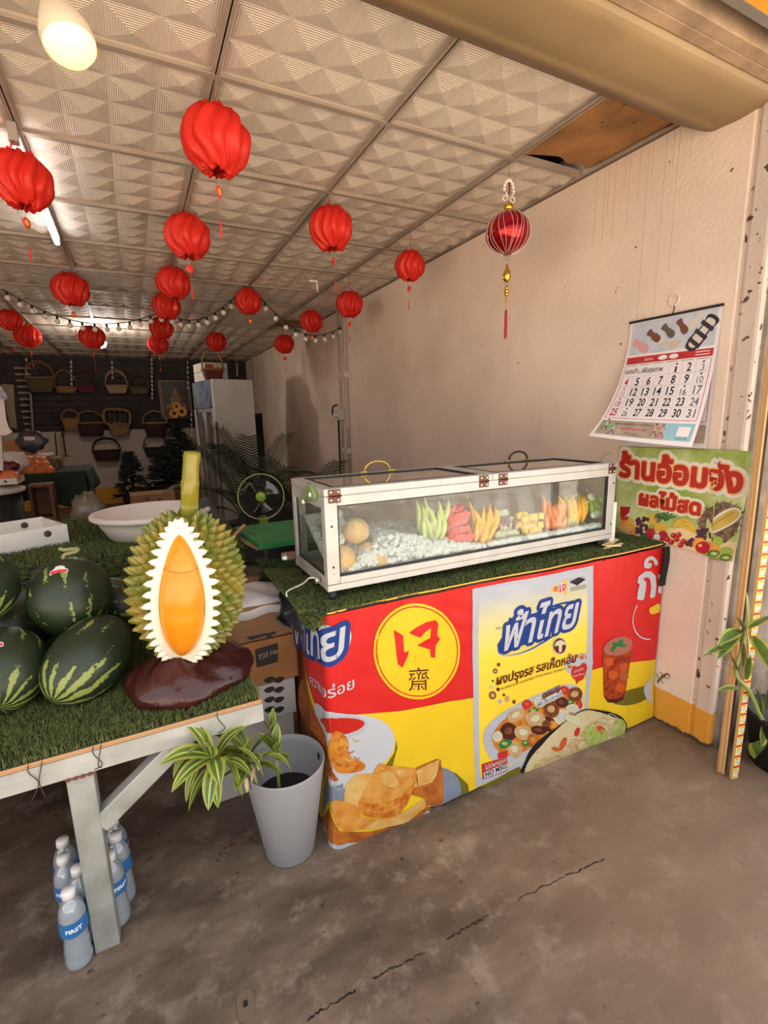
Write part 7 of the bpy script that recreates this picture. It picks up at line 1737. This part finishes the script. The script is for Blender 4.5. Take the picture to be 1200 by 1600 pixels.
# strings of pale beads that hang down the slats
M('bead_pale', (216, 206, 194), .5)
for k, (x, y0, y1, n, lab) in enumerate(((41, 562, 584, 3, 'leftmost string of pale beads at the top of the slatted wall'), (111, 566, 600, 6, 'string of pale beads left of the pale hoop basket'), (175, 566, 590, 4, 'string of pale beads over the pale hoop basket'), (237, 562, 622, 10, 'longest string of pale beads, left of the framed picture'), (293, 566, 606, 6, 'string of pale beads right of the framed picture'), (299, 648, 680, 5, 'lower string of pale beads beside the fridge door'), (332, 568, 576, 2, 'short string of pale beads above the fridge basket'), (370, 570, 586, 4, 'rightmost string of pale beads in the corner'))):
    t = thing('bead_string', lab, 'bead string', wb(x, y1), 'bead strings on the back wall')
    b = MB(); b.tube([wb(x, y0 - 5), wb(x + 1, y1)], .003, 4); b.build('cord', 'thread_pale', t)
    for i in range(n):
        p_ = wb(x + i / n, y0 + (y1 - y0) * i / max(1, n - 1)); b = MB(); b.ell(p_, (.016, .016, .024), None, 8, 6); b.build('bead', 'bead_pale', t)
# framed picture and sunflowers
M('frame_wood', (110, 76, 50), .5); M('picture_dark', (58, 48, 44), .5, var=(3, .3)); M('picture_gold', (150, 112, 70), .5, var=(10, .4)); M('flower_yellow', (214, 150, 40), .6); M('flower_core', (38, 22, 16), .9)
c = wb(275, 624); k = (c - EYE).dot(FWD) / F_PX; w_, h_ = 42 * k, 56 * k; t = thing('framed_picture', 'dark framed picture of a small golden seated figure on the slatted wall', 'picture', c - Vector((0, 0, h_ / 2)))
yw = WB + .05
b = MB(); b.bb((c.x - w_ / 2, yw, c.z - h_ / 2), (c.x + w_ / 2, yw + .03, c.z + h_ / 2)); b.build('canvas', 'picture_dark', t)
b = MB()
for sx in (-1, 1): b.bb((c.x + sx * w_ / 2 - .022, yw - .02, c.z - h_ / 2), (c.x + sx * w_ / 2 + .022, yw + .03, c.z + h_ / 2))
for sz in (-1, 1): b.bb((c.x - w_ / 2, yw - .02, c.z + sz * h_ / 2 - .015), (c.x + w_ / 2, yw + .03, c.z + sz * h_ / 2 + .015))
b.build('frame', 'frame_wood', t)
b = MB(); o_ = [(-.17, -.14), (.17, -.14), (.15, -.09), (.08, -.06), (.09, .02), (.05, .06), (.035, .12), (.0, .20), (-.035, .12), (-.05, .06), (-.09, .02), (-.08, -.06), (-.15, -.09)]
b.prism(o_, (1, 0, 0), (0, 0, 1), (c.x, yw - .002, c.z), .002); b.build('golden_figure', 'picture_gold', t)
for k_, (x, y, r, lab) in enumerate(((272, 646, .085, 'left artificial sunflower under the framed picture'), (284, 643, .09, 'right artificial sunflower under the framed picture'), (276, 635, .07, 'topmost, half hidden artificial sunflower under the framed picture'))):
    c = atY(x, y, WB - .10 - .03 * k_); t = thing('sunflower', lab, 'artificial flower', c, 'sunflowers at the picture')
    b = MB()
    for i in range(16):
        th = 2 * PI * i / 16; d = Vector((math.cos(th), -.25, math.sin(th))); s = Vector((-math.sin(th), 0, math.cos(th))); p0 = c + d * r * .35
        b.add([p0 - s * .008, p0 + s * .008, p0 + d * r * .4 + s * .018, p0 + d * r * .65, p0 + d * r * .4 - s * .018], [(0, 1, 2, 3, 4)])
    b.build('petals', 'flower_yellow', t); b = MB(); b.ell(c, (r * .4, .02, r * .4), None, 14, 8); b.build('core', 'flower_core', t)
    b = MB(); b.tube([c + Vector((0, .02, 0)), c + Vector((.01, .05, -.16))], .006, 5); b.build('stem', 'wicker_black', t)
# dark artificial trees
M('needle_dark', (30, 38, 30), .8, var=(9, .4)); M('trunk_dark', (50, 38, 32), .9); M('pot_dark', (34, 30, 30), .6); M('tinsel', (170, 160, 150), .4)
def fir(label, c, h, r, n, pot=True):
    t = thing('artificial_tree', label, 'artificial tree', c, 'dark artificial trees at the back'); c = Vector(c)
    b = MB(); b.tube([c + Vector((0, 0, .02)), c + Vector((0, 0, h))], [.03, .01], 7); b.build('trunk', 'trunk_dark', t)
    if pot: b = MB(); b.lathe([(0, 0), (.13, 0), (.17, .26), (.18, .28), (.16, .28), (0, .25)], c, 20); b.build('pot', 'pot_dark', t)
    b = MB(); rnd = random.Random(int(h * 100) + n)
    for i in range(n):
        k = rnd.random() ** .8; z = h * (.22 + .78 * k); rr = r * (1 - k) ** .75 + .03; th = rnd.uniform(0, 2 * PI); d = Vector((math.cos(th), math.sin(th), -.12)); p0 = c + Vector((0, 0, z)); L_ = rr * rnd.uniform(.7, 1.15)
        b.tube([p0, p0 + d * L_ * .6, p0 + d * L_ + Vector((0, 0, .04))], [.008, .022, .004], 4)
        for j in range(9):
            kk = .2 + .8 * j / 9; p1 = p0 + d * L_ * kk; s = Vector((-d.y, d.x, 0)) * rnd.choice((-1, 1)); e = p1 + s * rnd.uniform(.03, .09) + Vector((0, 0, rnd.uniform(-.04, .05))) + d * .04; up = Vector((0, 0, .012))
            b.add([p1 - up, p1 + up, e], [(0, 1, 2)])
    b.build('branches', 'needle_dark', t)
    for i in range(5):
        k = rnd.random(); z = h * (.3 + .6 * k); rr = r * (1 - k) * .9; th = rnd.uniform(-2.4, -.7); b = MB(); b.ell(c + Vector((rr * math.cos(th), rr * math.sin(th), z)), .018, None, 8, 6); b.build('ornament_ball', 'tinsel', t)
c = atY(210, 775, 8.3); fir('small dark artificial tree with a bare top stub, left of the taller two', (c.x, 8.3, 0), 1.0 if False else atY(211, 706, 8.3).z, .27, 110)
c = atY(262, 765, 8.4); fir('dark artificial tree in the middle, half behind the durian stalk', (c.x, 8.4, 0), atY(262, 702, 8.4).z, .42, 130, False)
c = atY(286, 760, 8.7); fir('tallest dark artificial tree, up to the sunflowers beside the fridge', (c.x, 8.7, 0), atY(280, 664, 8.7).z, .52, 190, False)
# boxes on the floor at the back
c = atY(240, 784, 7.0); t = thing('pale_carton', 'pale carton lying behind the white tub at the back', 'box', (c.x, 7.2, 0)); b = MB(); b.bb((c.x - .27, 7.0, .0), (c.x + .27, 7.4, atY(240, 772, 7.0).z)); b.build('carton', 'cardboard', t, bevel=.004)
b = MB(); q0, q1 = atY(230, 780, 6.999), atY(249, 780, 6.999)
for q_ in (q0, q1): b.box((q_.x, 6.998, q_.z), (.03, .003, .03))
b.build('printed_dots', 'label_black', t)
c = atY(300, 775, 7.6); t = thing('wooden_bench', 'low orange-brown wooden bench behind the durian stalk', 'bench', (c.x, 7.7, 0)); b = MB(); zt = atY(290, 768, 7.6).z; b.bb((c.x - .75, 7.6, max(.1, zt - .14)), (c.x + .32, 7.9, zt)); b.build('seat', 'counter_wood', t)
for sx in (-.7, .27): b = MB(); b.bb((c.x + sx - .03, 7.63, 0), (c.x + sx + .03, 7.87, max(.1, zt - .14))); b.build('leg', 'counter_wood', t)
# bundle of thin rods leaning by the fridge
M('rod_grey', (120, 104, 92), .5, .3)
for k, (x0, y0, x1, y1, lab) in enumerate(((327, 812, 307, 640, 'leftmost thin rod leaning by the fridge doors'), (336, 815, 316, 655, 'second thin rod from the left leaning by the fridge doors'), (322, 812, 329, 650, 'third rod, crossing the others in front of the fridge'), (342, 815, 331, 668, 'fourth thin rod from the left by the fridge doors'), (349, 812, 338, 660, 'rightmost thin rod leaning before the fridge side'))):
    a_ = atY(x0, y0, 5.2); e_ = atY(x1, y1, 5.75); d_ = (a_ - e_); a_ = a_ + d_ * (a_.z / max(.2, -d_.z)) * 1.0 if a_.z > 0 else a_
    b = MB(); b.tube([a_, e_], .016, 7); tag(b.build('thin_rod', 'rod_grey'), lab, 'rod', 'rods by the fridge')
# palms in pots, dark screen, pedestal fan, dark cover
M('palm_green', (44, 58, 36), .6, var=(8, .4)); M('palm_pale', (86, 92, 62), .6)
def palm(label, c, fronds):
    c = Vector(c); t = thing('potted_palm', label, 'potted plant', c, 'potted palms by the right wall')
    b = MB(); b.lathe([(0, 0), (.13, 0), (.17, .28), (.18, .30), (.16, .30), (0, .27)], c, 20); b.build('pot', 'pot_dark', t)
    b = MB(); b2 = MB()
    for (th, L_, up, dr) in fronds:
        d = Vector((math.cos(th) * .5, math.sin(th) * .5, up)).normalized(); p_ = c + Vector((0, 0, .28)); pts = []; L_ *= .8
        for i in range(15):
            pts.append(p_.copy()); d = (d + Vector((0, 0, -dr / 14))).normalized(); p_ = p_ + d * L_ / 14
        b2.tube(pts, [.010 - .0005 * i for i in range(15)], 5)
        for i in range(4, 14):
            for sub in (0, .5):
                q_ = pts[i].lerp(pts[min(i + 1, 14)], sub); dv_ = (pts[min(i + 1, 14)] - pts[i - 1]).normalized(); s_ = dv_.cross(Vector((0, 0, 1))).normalized(); w_ = L_ * .24 * math.sin(PI * (i - 2.5) / 13.5) + .04
                for sg in (-1, 1):
                    e_ = q_ + (s_ * sg * .8 + dv_ * .75).normalized() * w_ + Vector((0, 0, -.25 * w_)); m_ = (q_ + e_) / 2 + Vector((0, 0, .03 * w_)); n_ = dv_ * .009
                    b.add([q_ - n_, q_ + n_, m_ + n_, m_ - n_, e_], [(0, 1, 2, 3), (3, 2, 4)])
    b.build('fronds', 'palm_green', t); b2.build('stems', 'palm_pale', t)
palm('bushy dark palm before the fridge, left of the fan', (.95, 5.2, 0), [(PI * 1.0, 1.15, 1.4, 1.9), (PI * 1.25, 1.1, 1.5, 2.0), (PI * .6, 1.2, 2.2, 1.4), (.2, 1.1, 1.7, 1.8), (PI * 1.5, 1.1, 1.3, 2.2), (PI * 1.1, 1.25, 2.2, 1.3), (PI * .9, .9, .9, 2.2), (PI * 1.75, 1.0, 1.6, 1.8)])
palm('tall dark palm behind the fan by the dark screen', (1.18, 5.5, 0), [(.5, 1.3, 2.6, 1.5), (PI * 1.2, 1.3, 2.3, 1.6), (PI * .8, 1.35, 2.8, 1.2), (PI * 1.6, 1.1, 1.8, 1.9), (0, 1.1, 1.6, 2.0), (PI * 1.4, 1.3, 2.6, 1.4)])
palm('palm with spreading fronds rising behind the glass case\'s left end', (1.28, 4.05, 0), [(PI, 1.05, 2.2, 2.0), (PI * 1.3, .95, 2.0, 2.2), (.1, 1.0, 2.2, 2.1), (PI * 1.6, .95, 1.9, 2.4), (PI * .7, 1.1, 2.6, 1.6), (PI * 1.1, 1.1, 2.6, 1.8), (.5, 1.05, 2.5, 1.7), (PI * 1.85, 1.0, 2.1, 2.2)])
q0 = atY(397, 646, 6.8); q1 = atY(411, 700, 6.8)
b = MB(); b.bb((q0.x, 6.8, 0), (q1.x + .02, 6.85, q0.z)); tag(b.build('dark_screen', 'wicker_black'), 'tall dark wooden board standing beside the fridge\'s right side', 'board')
M('fan_rim', (168, 190, 120), .4); M('fan_green', (150, 190, 70), .4); M('fan_wire', (60, 62, 56), .5, .3); M('fan_pole', (132, 158, 62), .45); M_thin('fan_blade', (200, 200, 190), .08, .25, (60, 58, 54), .1)
fc = atY(408, 776, 3.6); t = thing('pedestal_fan', 'pedestal fan with pale green rim and green hub left of the glass case', 'fan', (fc.x + .06, 3.72, 0))
fn_ = Vector((-.28, -.95, .12)).normalized(); fa, fe, _ = basis(fn_); FR = .168
RM = Matrix((fa, fe, fn_)).transposed()
b = MB(); b.tube([fc + RM @ Vector((FR * math.cos(a), FR * math.sin(a), 0)) for a in [2 * PI * j / 48 for j in range(48)]], .0048, 7, closed=True); b.build('guard_rim', 'fan_rim', t)
b = MB()
for i in range(60):
    th = 2 * PI * i / 60
    for s_ in (1, -1): b.tube([fc + RM @ Vector((.045 * math.cos(th), .045 * math.sin(th), s_ * .05)), fc + RM @ Vector((FR * .75 * math.cos(th + .1), FR * .75 * math.sin(th + .1), s_ * .042)), fc + RM @ Vector((FR * math.cos(th + .15), FR * math.sin(th + .15), 0))], .0008, 3)
b.build('wire_guard', 'fan_wire', t)
b = MB(); b.lathe([(0, .062), (.026, .060), (.036, .052), (.038, .045), (0, .045)], fc, 24, 0, RM); b.build('hub_cap', 'fan_green', t)
b = MB(); b.box(fc + RM @ Vector((0, 0, .0625)), (.03, .008, .002), 0, RM); b.build('hub_mark', 'fan_pole', t)
for i in range(3):
    th = 2 * PI * i / 3 + .4; b = MB(); b.grid(lambda u, v: fc + RM @ Vector(((.03 + .11 * v) * math.cos(th + (u - .5) * 1.3 * (.6 + .5 * v)), (.03 + .11 * v) * math.sin(th + (u - .5) * 1.3 * (.6 + .5 * v)), .02 * (u - .5))), 8, 6); b.build('blade', 'fan_blade', t, solid=.002)
b = MB(); b.lathe([(0, -.15), (.05, -.14), (.06, -.05), (.05, -.04), (0, -.04)], fc, 20, 0, RM); b.build('motor_housing', 'fan_wire', t)
pc2 = fc - fn_ * .09; b = MB(); b.tube([pc2, (pc2.x, pc2.y, fc.z - .18)], .022, 10); b.bb((pc2.x - .03, pc2.y - .03, fc.z - .36), (pc2.x + .03, pc2.y + .03, fc.z - .17)); b.build('control_box', 'fan_pole', t, bevel=.006)
b = MB(); b.tube([(pc2.x, pc2.y, fc.z - .3), (pc2.x, pc2.y, .03)], .014, 10); b.build('pole', 'fan_wire', t); b = MB(); b.lathe([(0, 0), (.18, 0), (.18, .02), (.05, .045), (0, .05)], (pc2.x, pc2.y, 0), 28); b.build('base', 'fan_pole', t)
M('tarp_dark', (34, 36, 32), .7, bump=(5, .6)); 
def tarp(u, v):
    a_ = 2 * PI * u; r_ = .42 * (1 - v) ** .7 + .04; return Vector((1.12 + .95 * r_ * math.cos(a_) * (1 + .1 * math.sin(5 * a_)), 4.75 + .5 * r_ * math.sin(a_), .02 + .78 * v + .02 * math.sin(7 * a_)))
b = MB(); b.grid(tarp, 28, 14, 0, True, True); tag(b.build('dark_tarpaulin', 'tarp_dark'), 'heap under a dark tarpaulin on the floor behind the fan', 'tarpaulin')
# ---- far left: display table with its fruit, cartons, papers
M('cloth_green', (28, 44, 24), .9, var=(30, .3)); M('orange_skin', (222, 122, 56), .45, var=(30, .15), bump=(120, .2)); M('apple_red', (150, 36, 48), .35, var=(8, .4)); M('peach_red', (200, 84, 56), .5, var=(10, .5), c2=(226, 140, 80)); M('foam_white', (206, 194, 186), .6); M('crate_wood', (130, 74, 44), .6, var=(5, .3)); M('film_bag', (112, 98, 84), .25, var=(6, .4), bump=(14, .8)); M('paper_white', (196, 180, 168), .7); M('dark_thing', (26, 24, 26), .6)
TY = 5.2; tz = atY(60, 742, TY).z
xl, xr = atY(-60, 742, TY).x, atY(130, 738, TY).x
t = thing('display_table', 'far display table under a dark green cloth, oranges piled on it', 'table', ((xl + xr) / 2, TY + .4, 0))
b = MB(); b.bb((xl, TY, tz - .03), (xr, TY + .8, tz)); b.build('tabletop', 'crate_wood', t)
for x, y in ((xr - .1, TY + .06), (xr - .06, TY + .74), (xl + .05, TY + .06), (xl + .05, TY + .74)): b = MB(); b.bb((x - .03, y - .03, 0), (x + .03, y + .03, tz - .031)); b.build('leg', 'dark_thing', t)
b = MB(); 
def skirt(u, v): x = xl - .02 + (xr - xl + .04) * u; return Vector((x, TY - .015 - .02 * math.sin(14 * u) * v, tz + .006 - v * (.27 + .05 * math.sin(9 * u) - .06 * (u > .85))))
b.grid(skirt, 40, 8); b.grid(lambda u, v: Vector((xl - .02 + (xr - xl + .04) * u, TY - .015 + .83 * v, tz + .006)), 10, 4)
b.grid(lambda u, v: Vector((xr + .02 + .06 * v * (.6 + .4 * math.sin(9 * u)), TY - .015 + .83 * u, tz + .006 - v * (.16 + .16 * (1 - u)))), 16, 8)
tag(b.build('green_tablecloth', 'cloth_green', solid=.004), 'dark green cloth draped over the far display table', 'tablecloth')
ora = [(33, 738), (48, 739), (63, 739), (77, 738), (40, 730), (55, 730.5), (70, 730), (46, 723.5), (65, 723), (38, 724), (28, 733), (58, 723)]
oz = None
for k, (x, y) in enumerate(ora):
    c = atY(x, y - 3, TY + .06 + .05 * (k > 3) + .06 * (k > 6)); r = .048
    if oz is None: b = MB(); b.ell((0, 0, 0), (r, r, r * .9), None, 16, 10); oz = b.build('orange', 'orange_skin', local=True); tag(oz, 'orange piled loosely on the far green-clothed table', 'orange', 'oranges on the far table'); oz.location = c; b = MB(); b.ell((0, 0, r * .88), (.006, .006, .004), None, 8, 5); b.build('stalk_end', 'dry_stem', oz)
    else: dup(oz, loc=c, rot=(random.uniform(-.5, .5), random.uniform(-.5, .5), random.uniform(0, 6)))
oz['label'] = 'orange piled loosely on the far green-clothed table'
ap = None; ps = None
TZ2 = 4.6
for k, (x, y) in enumerate(((2, 733), (14, 731), (8, 737), (20, 728), (9, 728))):
    c = atY(x, y, TZ2); b = MB()
    if ap is None: b.ell((0, 0, 0), (.046, .046, .042), None, 16, 10, 0, lambda p: 1 - .12 * max(0, p.z) ** 6); ap = b.build('red_apple', 'apple_red', local=True); tag(ap, 'dark red apple in the tray at the far left edge', 'apple', 'apples at the far left'); ap.location = c; b = MB(); b.tube([(0, 0, .035), (.003, 0, .05)], .002, 5); b.build('stalk', 'dry_stem', ap)
    else: dup(ap, loc=c)
for k, (x, y) in enumerate(((-4, 746), (8, 746), (20, 745), (14, 742))):
    c = atY(x, y, TZ2 - .08); b = MB()
    if ps is None: b.ell((0, 0, 0), (.048, .048, .042), None, 16, 10); ps = b.build('peach', 'peach_red', local=True); tag(ps, 'orange-red fruit at the front of the tray at the far left edge', 'peach', 'orange-red fruit at the far left'); ps.location = c; b = MB(); b.ell((0, 0, .04), (.005, .005, .004), None, 8, 5); b.build('stalk_end', 'dry_stem', ps)
    else: dup(ps, loc=c)
q0 = atY(27, 752, TZ2 - .16); zt = q0.z
t = thing('foam_tray', 'white foam tray holding the red fruit at the far left edge', 'tray', (q0.x - .2, TZ2, zt - .02)); b = MB(); b.bb((q0.x - .5, TZ2 - .16, zt - .02), (q0.x, TZ2 + .12, zt + .0)); b.bb((q0.x - .5, TZ2 - .165, zt), (q0.x, TZ2 - .155, zt + .025)); b.bb((q0.x - .01, TZ2 - .16, zt), (q0.x, TZ2 + .12, zt + .025)); b.build('tray', 'foam_white', t)
for k_ in range(3): b = MB(); b.ell((q0.x - .07 - .07 * k_, TZ2 - .1655, zt + .004), (.010, .002, .010), None, 10, 6); b.build('vent', 'hole_dark', t)
t = thing('black_drum', 'black drum with a pale lid edge carrying the tray at the far left', 'drum', (q0.x - .22, TZ2 - .02, 0)); b = MB(); b.lathe([(0, 0), (.20, 0), (.21, .02), (.20, .3), (.21, zt - .09), (0, zt - .09)], (q0.x - .22, TZ2 - .02, 0), 28); b.build('body', 'dark_thing', t); b = MB(); b.lathe([(0, zt - .0895), (.235, zt - .0895), (.24, zt - .06), (.1, zt - .05), (.1, zt - .021), (0, zt - .021)], (q0.x - .22, TZ2 - .02, 0), 28); b.build('lid', 'foam_white', t)
# wooden crate upright under the table, pale bag by the tub
a_ = atY(63, 800, 4.9); e_ = atY(76, 760, 4.9); t = thing('upright_crate', 'narrow orange-brown wooden crate standing upright before the far table', 'crate', ((a_.x + e_.x) / 2, 4.95, 0))
b = MB(); zt2 = atY(70, 757, 4.9).z; b.bb((a_.x - .06, 4.9, 0), (a_.x - .04, 5.1, zt2)); b.bb((e_.x - .0, 4.9, 0), (e_.x + .02, 5.1, zt2)); b.bb((a_.x - .0395, 5.08, 0), (e_.x - .0005, 5.1, zt2)); b.bb((a_.x - .0395, 4.9, zt2 - .02), (e_.x - .0005, 5.0795, zt2)); b.bb((a_.x - .0395, 4.9, zt2 - .30), (e_.x - .0005, 5.0795, zt2 - .28)); b.build('boards', 'crate_wood', t)
q_ = atY(133, 805, 3.2); 
b = MB(); b.ell((q_.x + .01, 3.25, q_.z - .02), (.095, .09, .15), None, 24, 18, 0, lambda p: 1 + .10 * math.sin(5 * p.x + 3) * math.sin(4 * p.z) + .05 * math.sin(14 * p.x + 9 * p.z)); tag(b.build('pale_plastic_bag', 'film_bag'), 'bulging pale plastic bag left of the white tub', 'plastic bag')
b = MB(); b.bb((q_.x - .12, 3.12, 0), (q_.x + .14, 3.4, q_.z - .165)); tag(b.build('brown_stand_box', 'kraft'), 'brown carton under the bulging pale plastic bag', 'box')
# carton with black bag, white foam slabs, yellow-filmed pack behind the oranges
q0, q1 = atY(9, 712, 5.65), atY(53, 684, 5.65); b = MB(); b.bb((q0.x, 5.65, q0.z + .0), (q1.x, 5.9, q1.z - .02)); tag(b.build('brown_carton', 'kraft_orange'), 'orange-brown carton behind the oranges at the far left', 'box')
b = MB(); c = atY(50, 690, 5.62); b.ell(c, (.12, .05, .10), None, 20, 14, 0, lambda p: 1 + .15 * math.sin(6 * p.x + 2) * math.sin(5 * p.z + 1)); tag(b.build('black_bag', 'bag_dark'), 'black plastic bag hanging over the orange-brown carton\'s corner', 'plastic bag')
b = MB(); c = atY(46, 685, 5.55); b.box(c, (.08, .01, .035)); tag(b.build('white_tag', 'paper_white'), 'small white tag on the black plastic bag', 'tag')
for k, (xa, xb, y, lab) in enumerate(((14, 49, 713, 'left white foam slab under the orange-brown carton'), (50, 75, 712, 'right white foam slab under the orange-brown carton'))):
    qa, qb = atY(xa, y + 2, 5.6), atY(xb, y - 2, 5.6); b = MB(); b.bb((qa.x, 5.6, qa.z), (qb.x, 5.95, qb.z)); tag(b.build('foam_slab', 'foam_white'), lab, 'foam slab', 'foam slabs')
qa, qb = atY(22, 742, 5.55), atY(90, 716, 5.55); M('film_yellow', (150, 116, 60), .3, var=(8, .5), bump=(12, .8)); b = MB(); b.bb((qa.x, 5.55, tz + .007), (qb.x, 5.95, qb.z)); tag(b.build('wrapped_pack', 'film_yellow', bevel=.02), 'yellowish film-wrapped pack behind the oranges', 'pack')
b = MB(); c = atY(22, 722, 4.9)
b.ell(c, (.10, .07, .09), None, 20, 14, 0, lambda p: 1 + .14 * math.sin(5 * p.x + 1) * math.sin(6 * p.z)); tag(b.build('white_plastic_bag', 'foam_white'), 'crumpled white plastic bag behind the dark red apples', 'plastic bag')
# papers hung at the left edge
b = MB(); p_ = [atY(x, y, 4.2) for x, y in ((-30, 625), (6, 622), (10, 655), (14, 668), (20, 675), (10, 680), (-30, 684))]; b.prism([(v.x, v.z) for v in p_][::-1], (1, 0, 0), (0, 0, 1), (0, 4.2, 0), .006); tag(b.build('hanging_papers', 'paper_white'), 'white sheets of paper hanging at the left picture edge', 'papers')
b = MB(); p_ = [atY(x, y, 4.1) for x, y in ((-30, 600), (1, 603), (13, 622), (10, 625), (0, 623), (-30, 622))]; M('paper_lilac', (150, 140, 160), .6, var=(20, .4)); b.prism([(v.x, v.z) for v in p_][::-1], (1, 0, 0), (0, 0, 1), (0, 4.1, 0), .006); tag(b.build('printed_leaflet', 'paper_lilac'), 'lilac printed leaflet above the white papers at the left edge', 'leaflet')
b = MB(); p_ = [atY(x, y, 4.3) for x, y in ((-30, 684), (3, 682), (6, 735), (-30, 735))]; b.prism([(v.x, v.z) for v in p_][::-1], (1, 0, 0), (0, 0, 1), (0, 4.3, 0), .02); tag(b.build('white_notice', 'paper_white'), 'white notice sheet below the hanging papers at the left edge', 'notice')
b = MB(); p_ = [atY(x, y, 6.0) for x, y in ((2, 600), (21, 601), (23, 635), (27, 670), (16, 668), (10, 640))]; M('poster_brown', (96, 80, 54), .6, var=(7, .6), c2=(140, 116, 86)); t = thing('picture_board', 'brown picture board hung beside the white papers at the far left', 'picture board', p_[4]); b.prism([(v.x, v.z) for v in p_][::-1], (1, 0, 0), (0, 0, 1), (0, 6.0, 0), .01); b.build('board', 'poster_brown', t); b = MB(); c = (p_[0] + p_[1]) / 2; b.tube([(c.x, 6.0, c.z - .02), (c.x, 6.0, HC)], .004, 5); b.build('cord', 'cord_black', t)
# pale upright post by the slats, hook tool on the wall
b = MB(); b.tube([wb(48, 615), wb(52, 680)], .018, 6); tag(b.build('pale_pole', 'light_slit_and_pole'), 'pale thin pole standing before the slats at the far left', 'pole')
b = MB(); b.tube([wb(99, 684), wb(103, 712)], .010, 6); b.tube([wb(98, 712.5), wb(108, 712.5)], .012, 6); b.tube([wb(97, 671), wb(97.5, 680), wb(99, 684), wb(100, 678)], .012, 6); tag(b.build('hanging_tool', 'dark_thing'), 'thin dark hook tool hanging on the white lower back wall', 'tool')
b = MB(); q0, q1 = atY(86, 676, BY - .012), atY(89, 712, BY - .012); b.tube([q0, q1], .008, 6); tag(b.build('dark_string', 'dark_thing'), 'dark cord hanging down the white lower back wall left of the hook tool', 'cord')
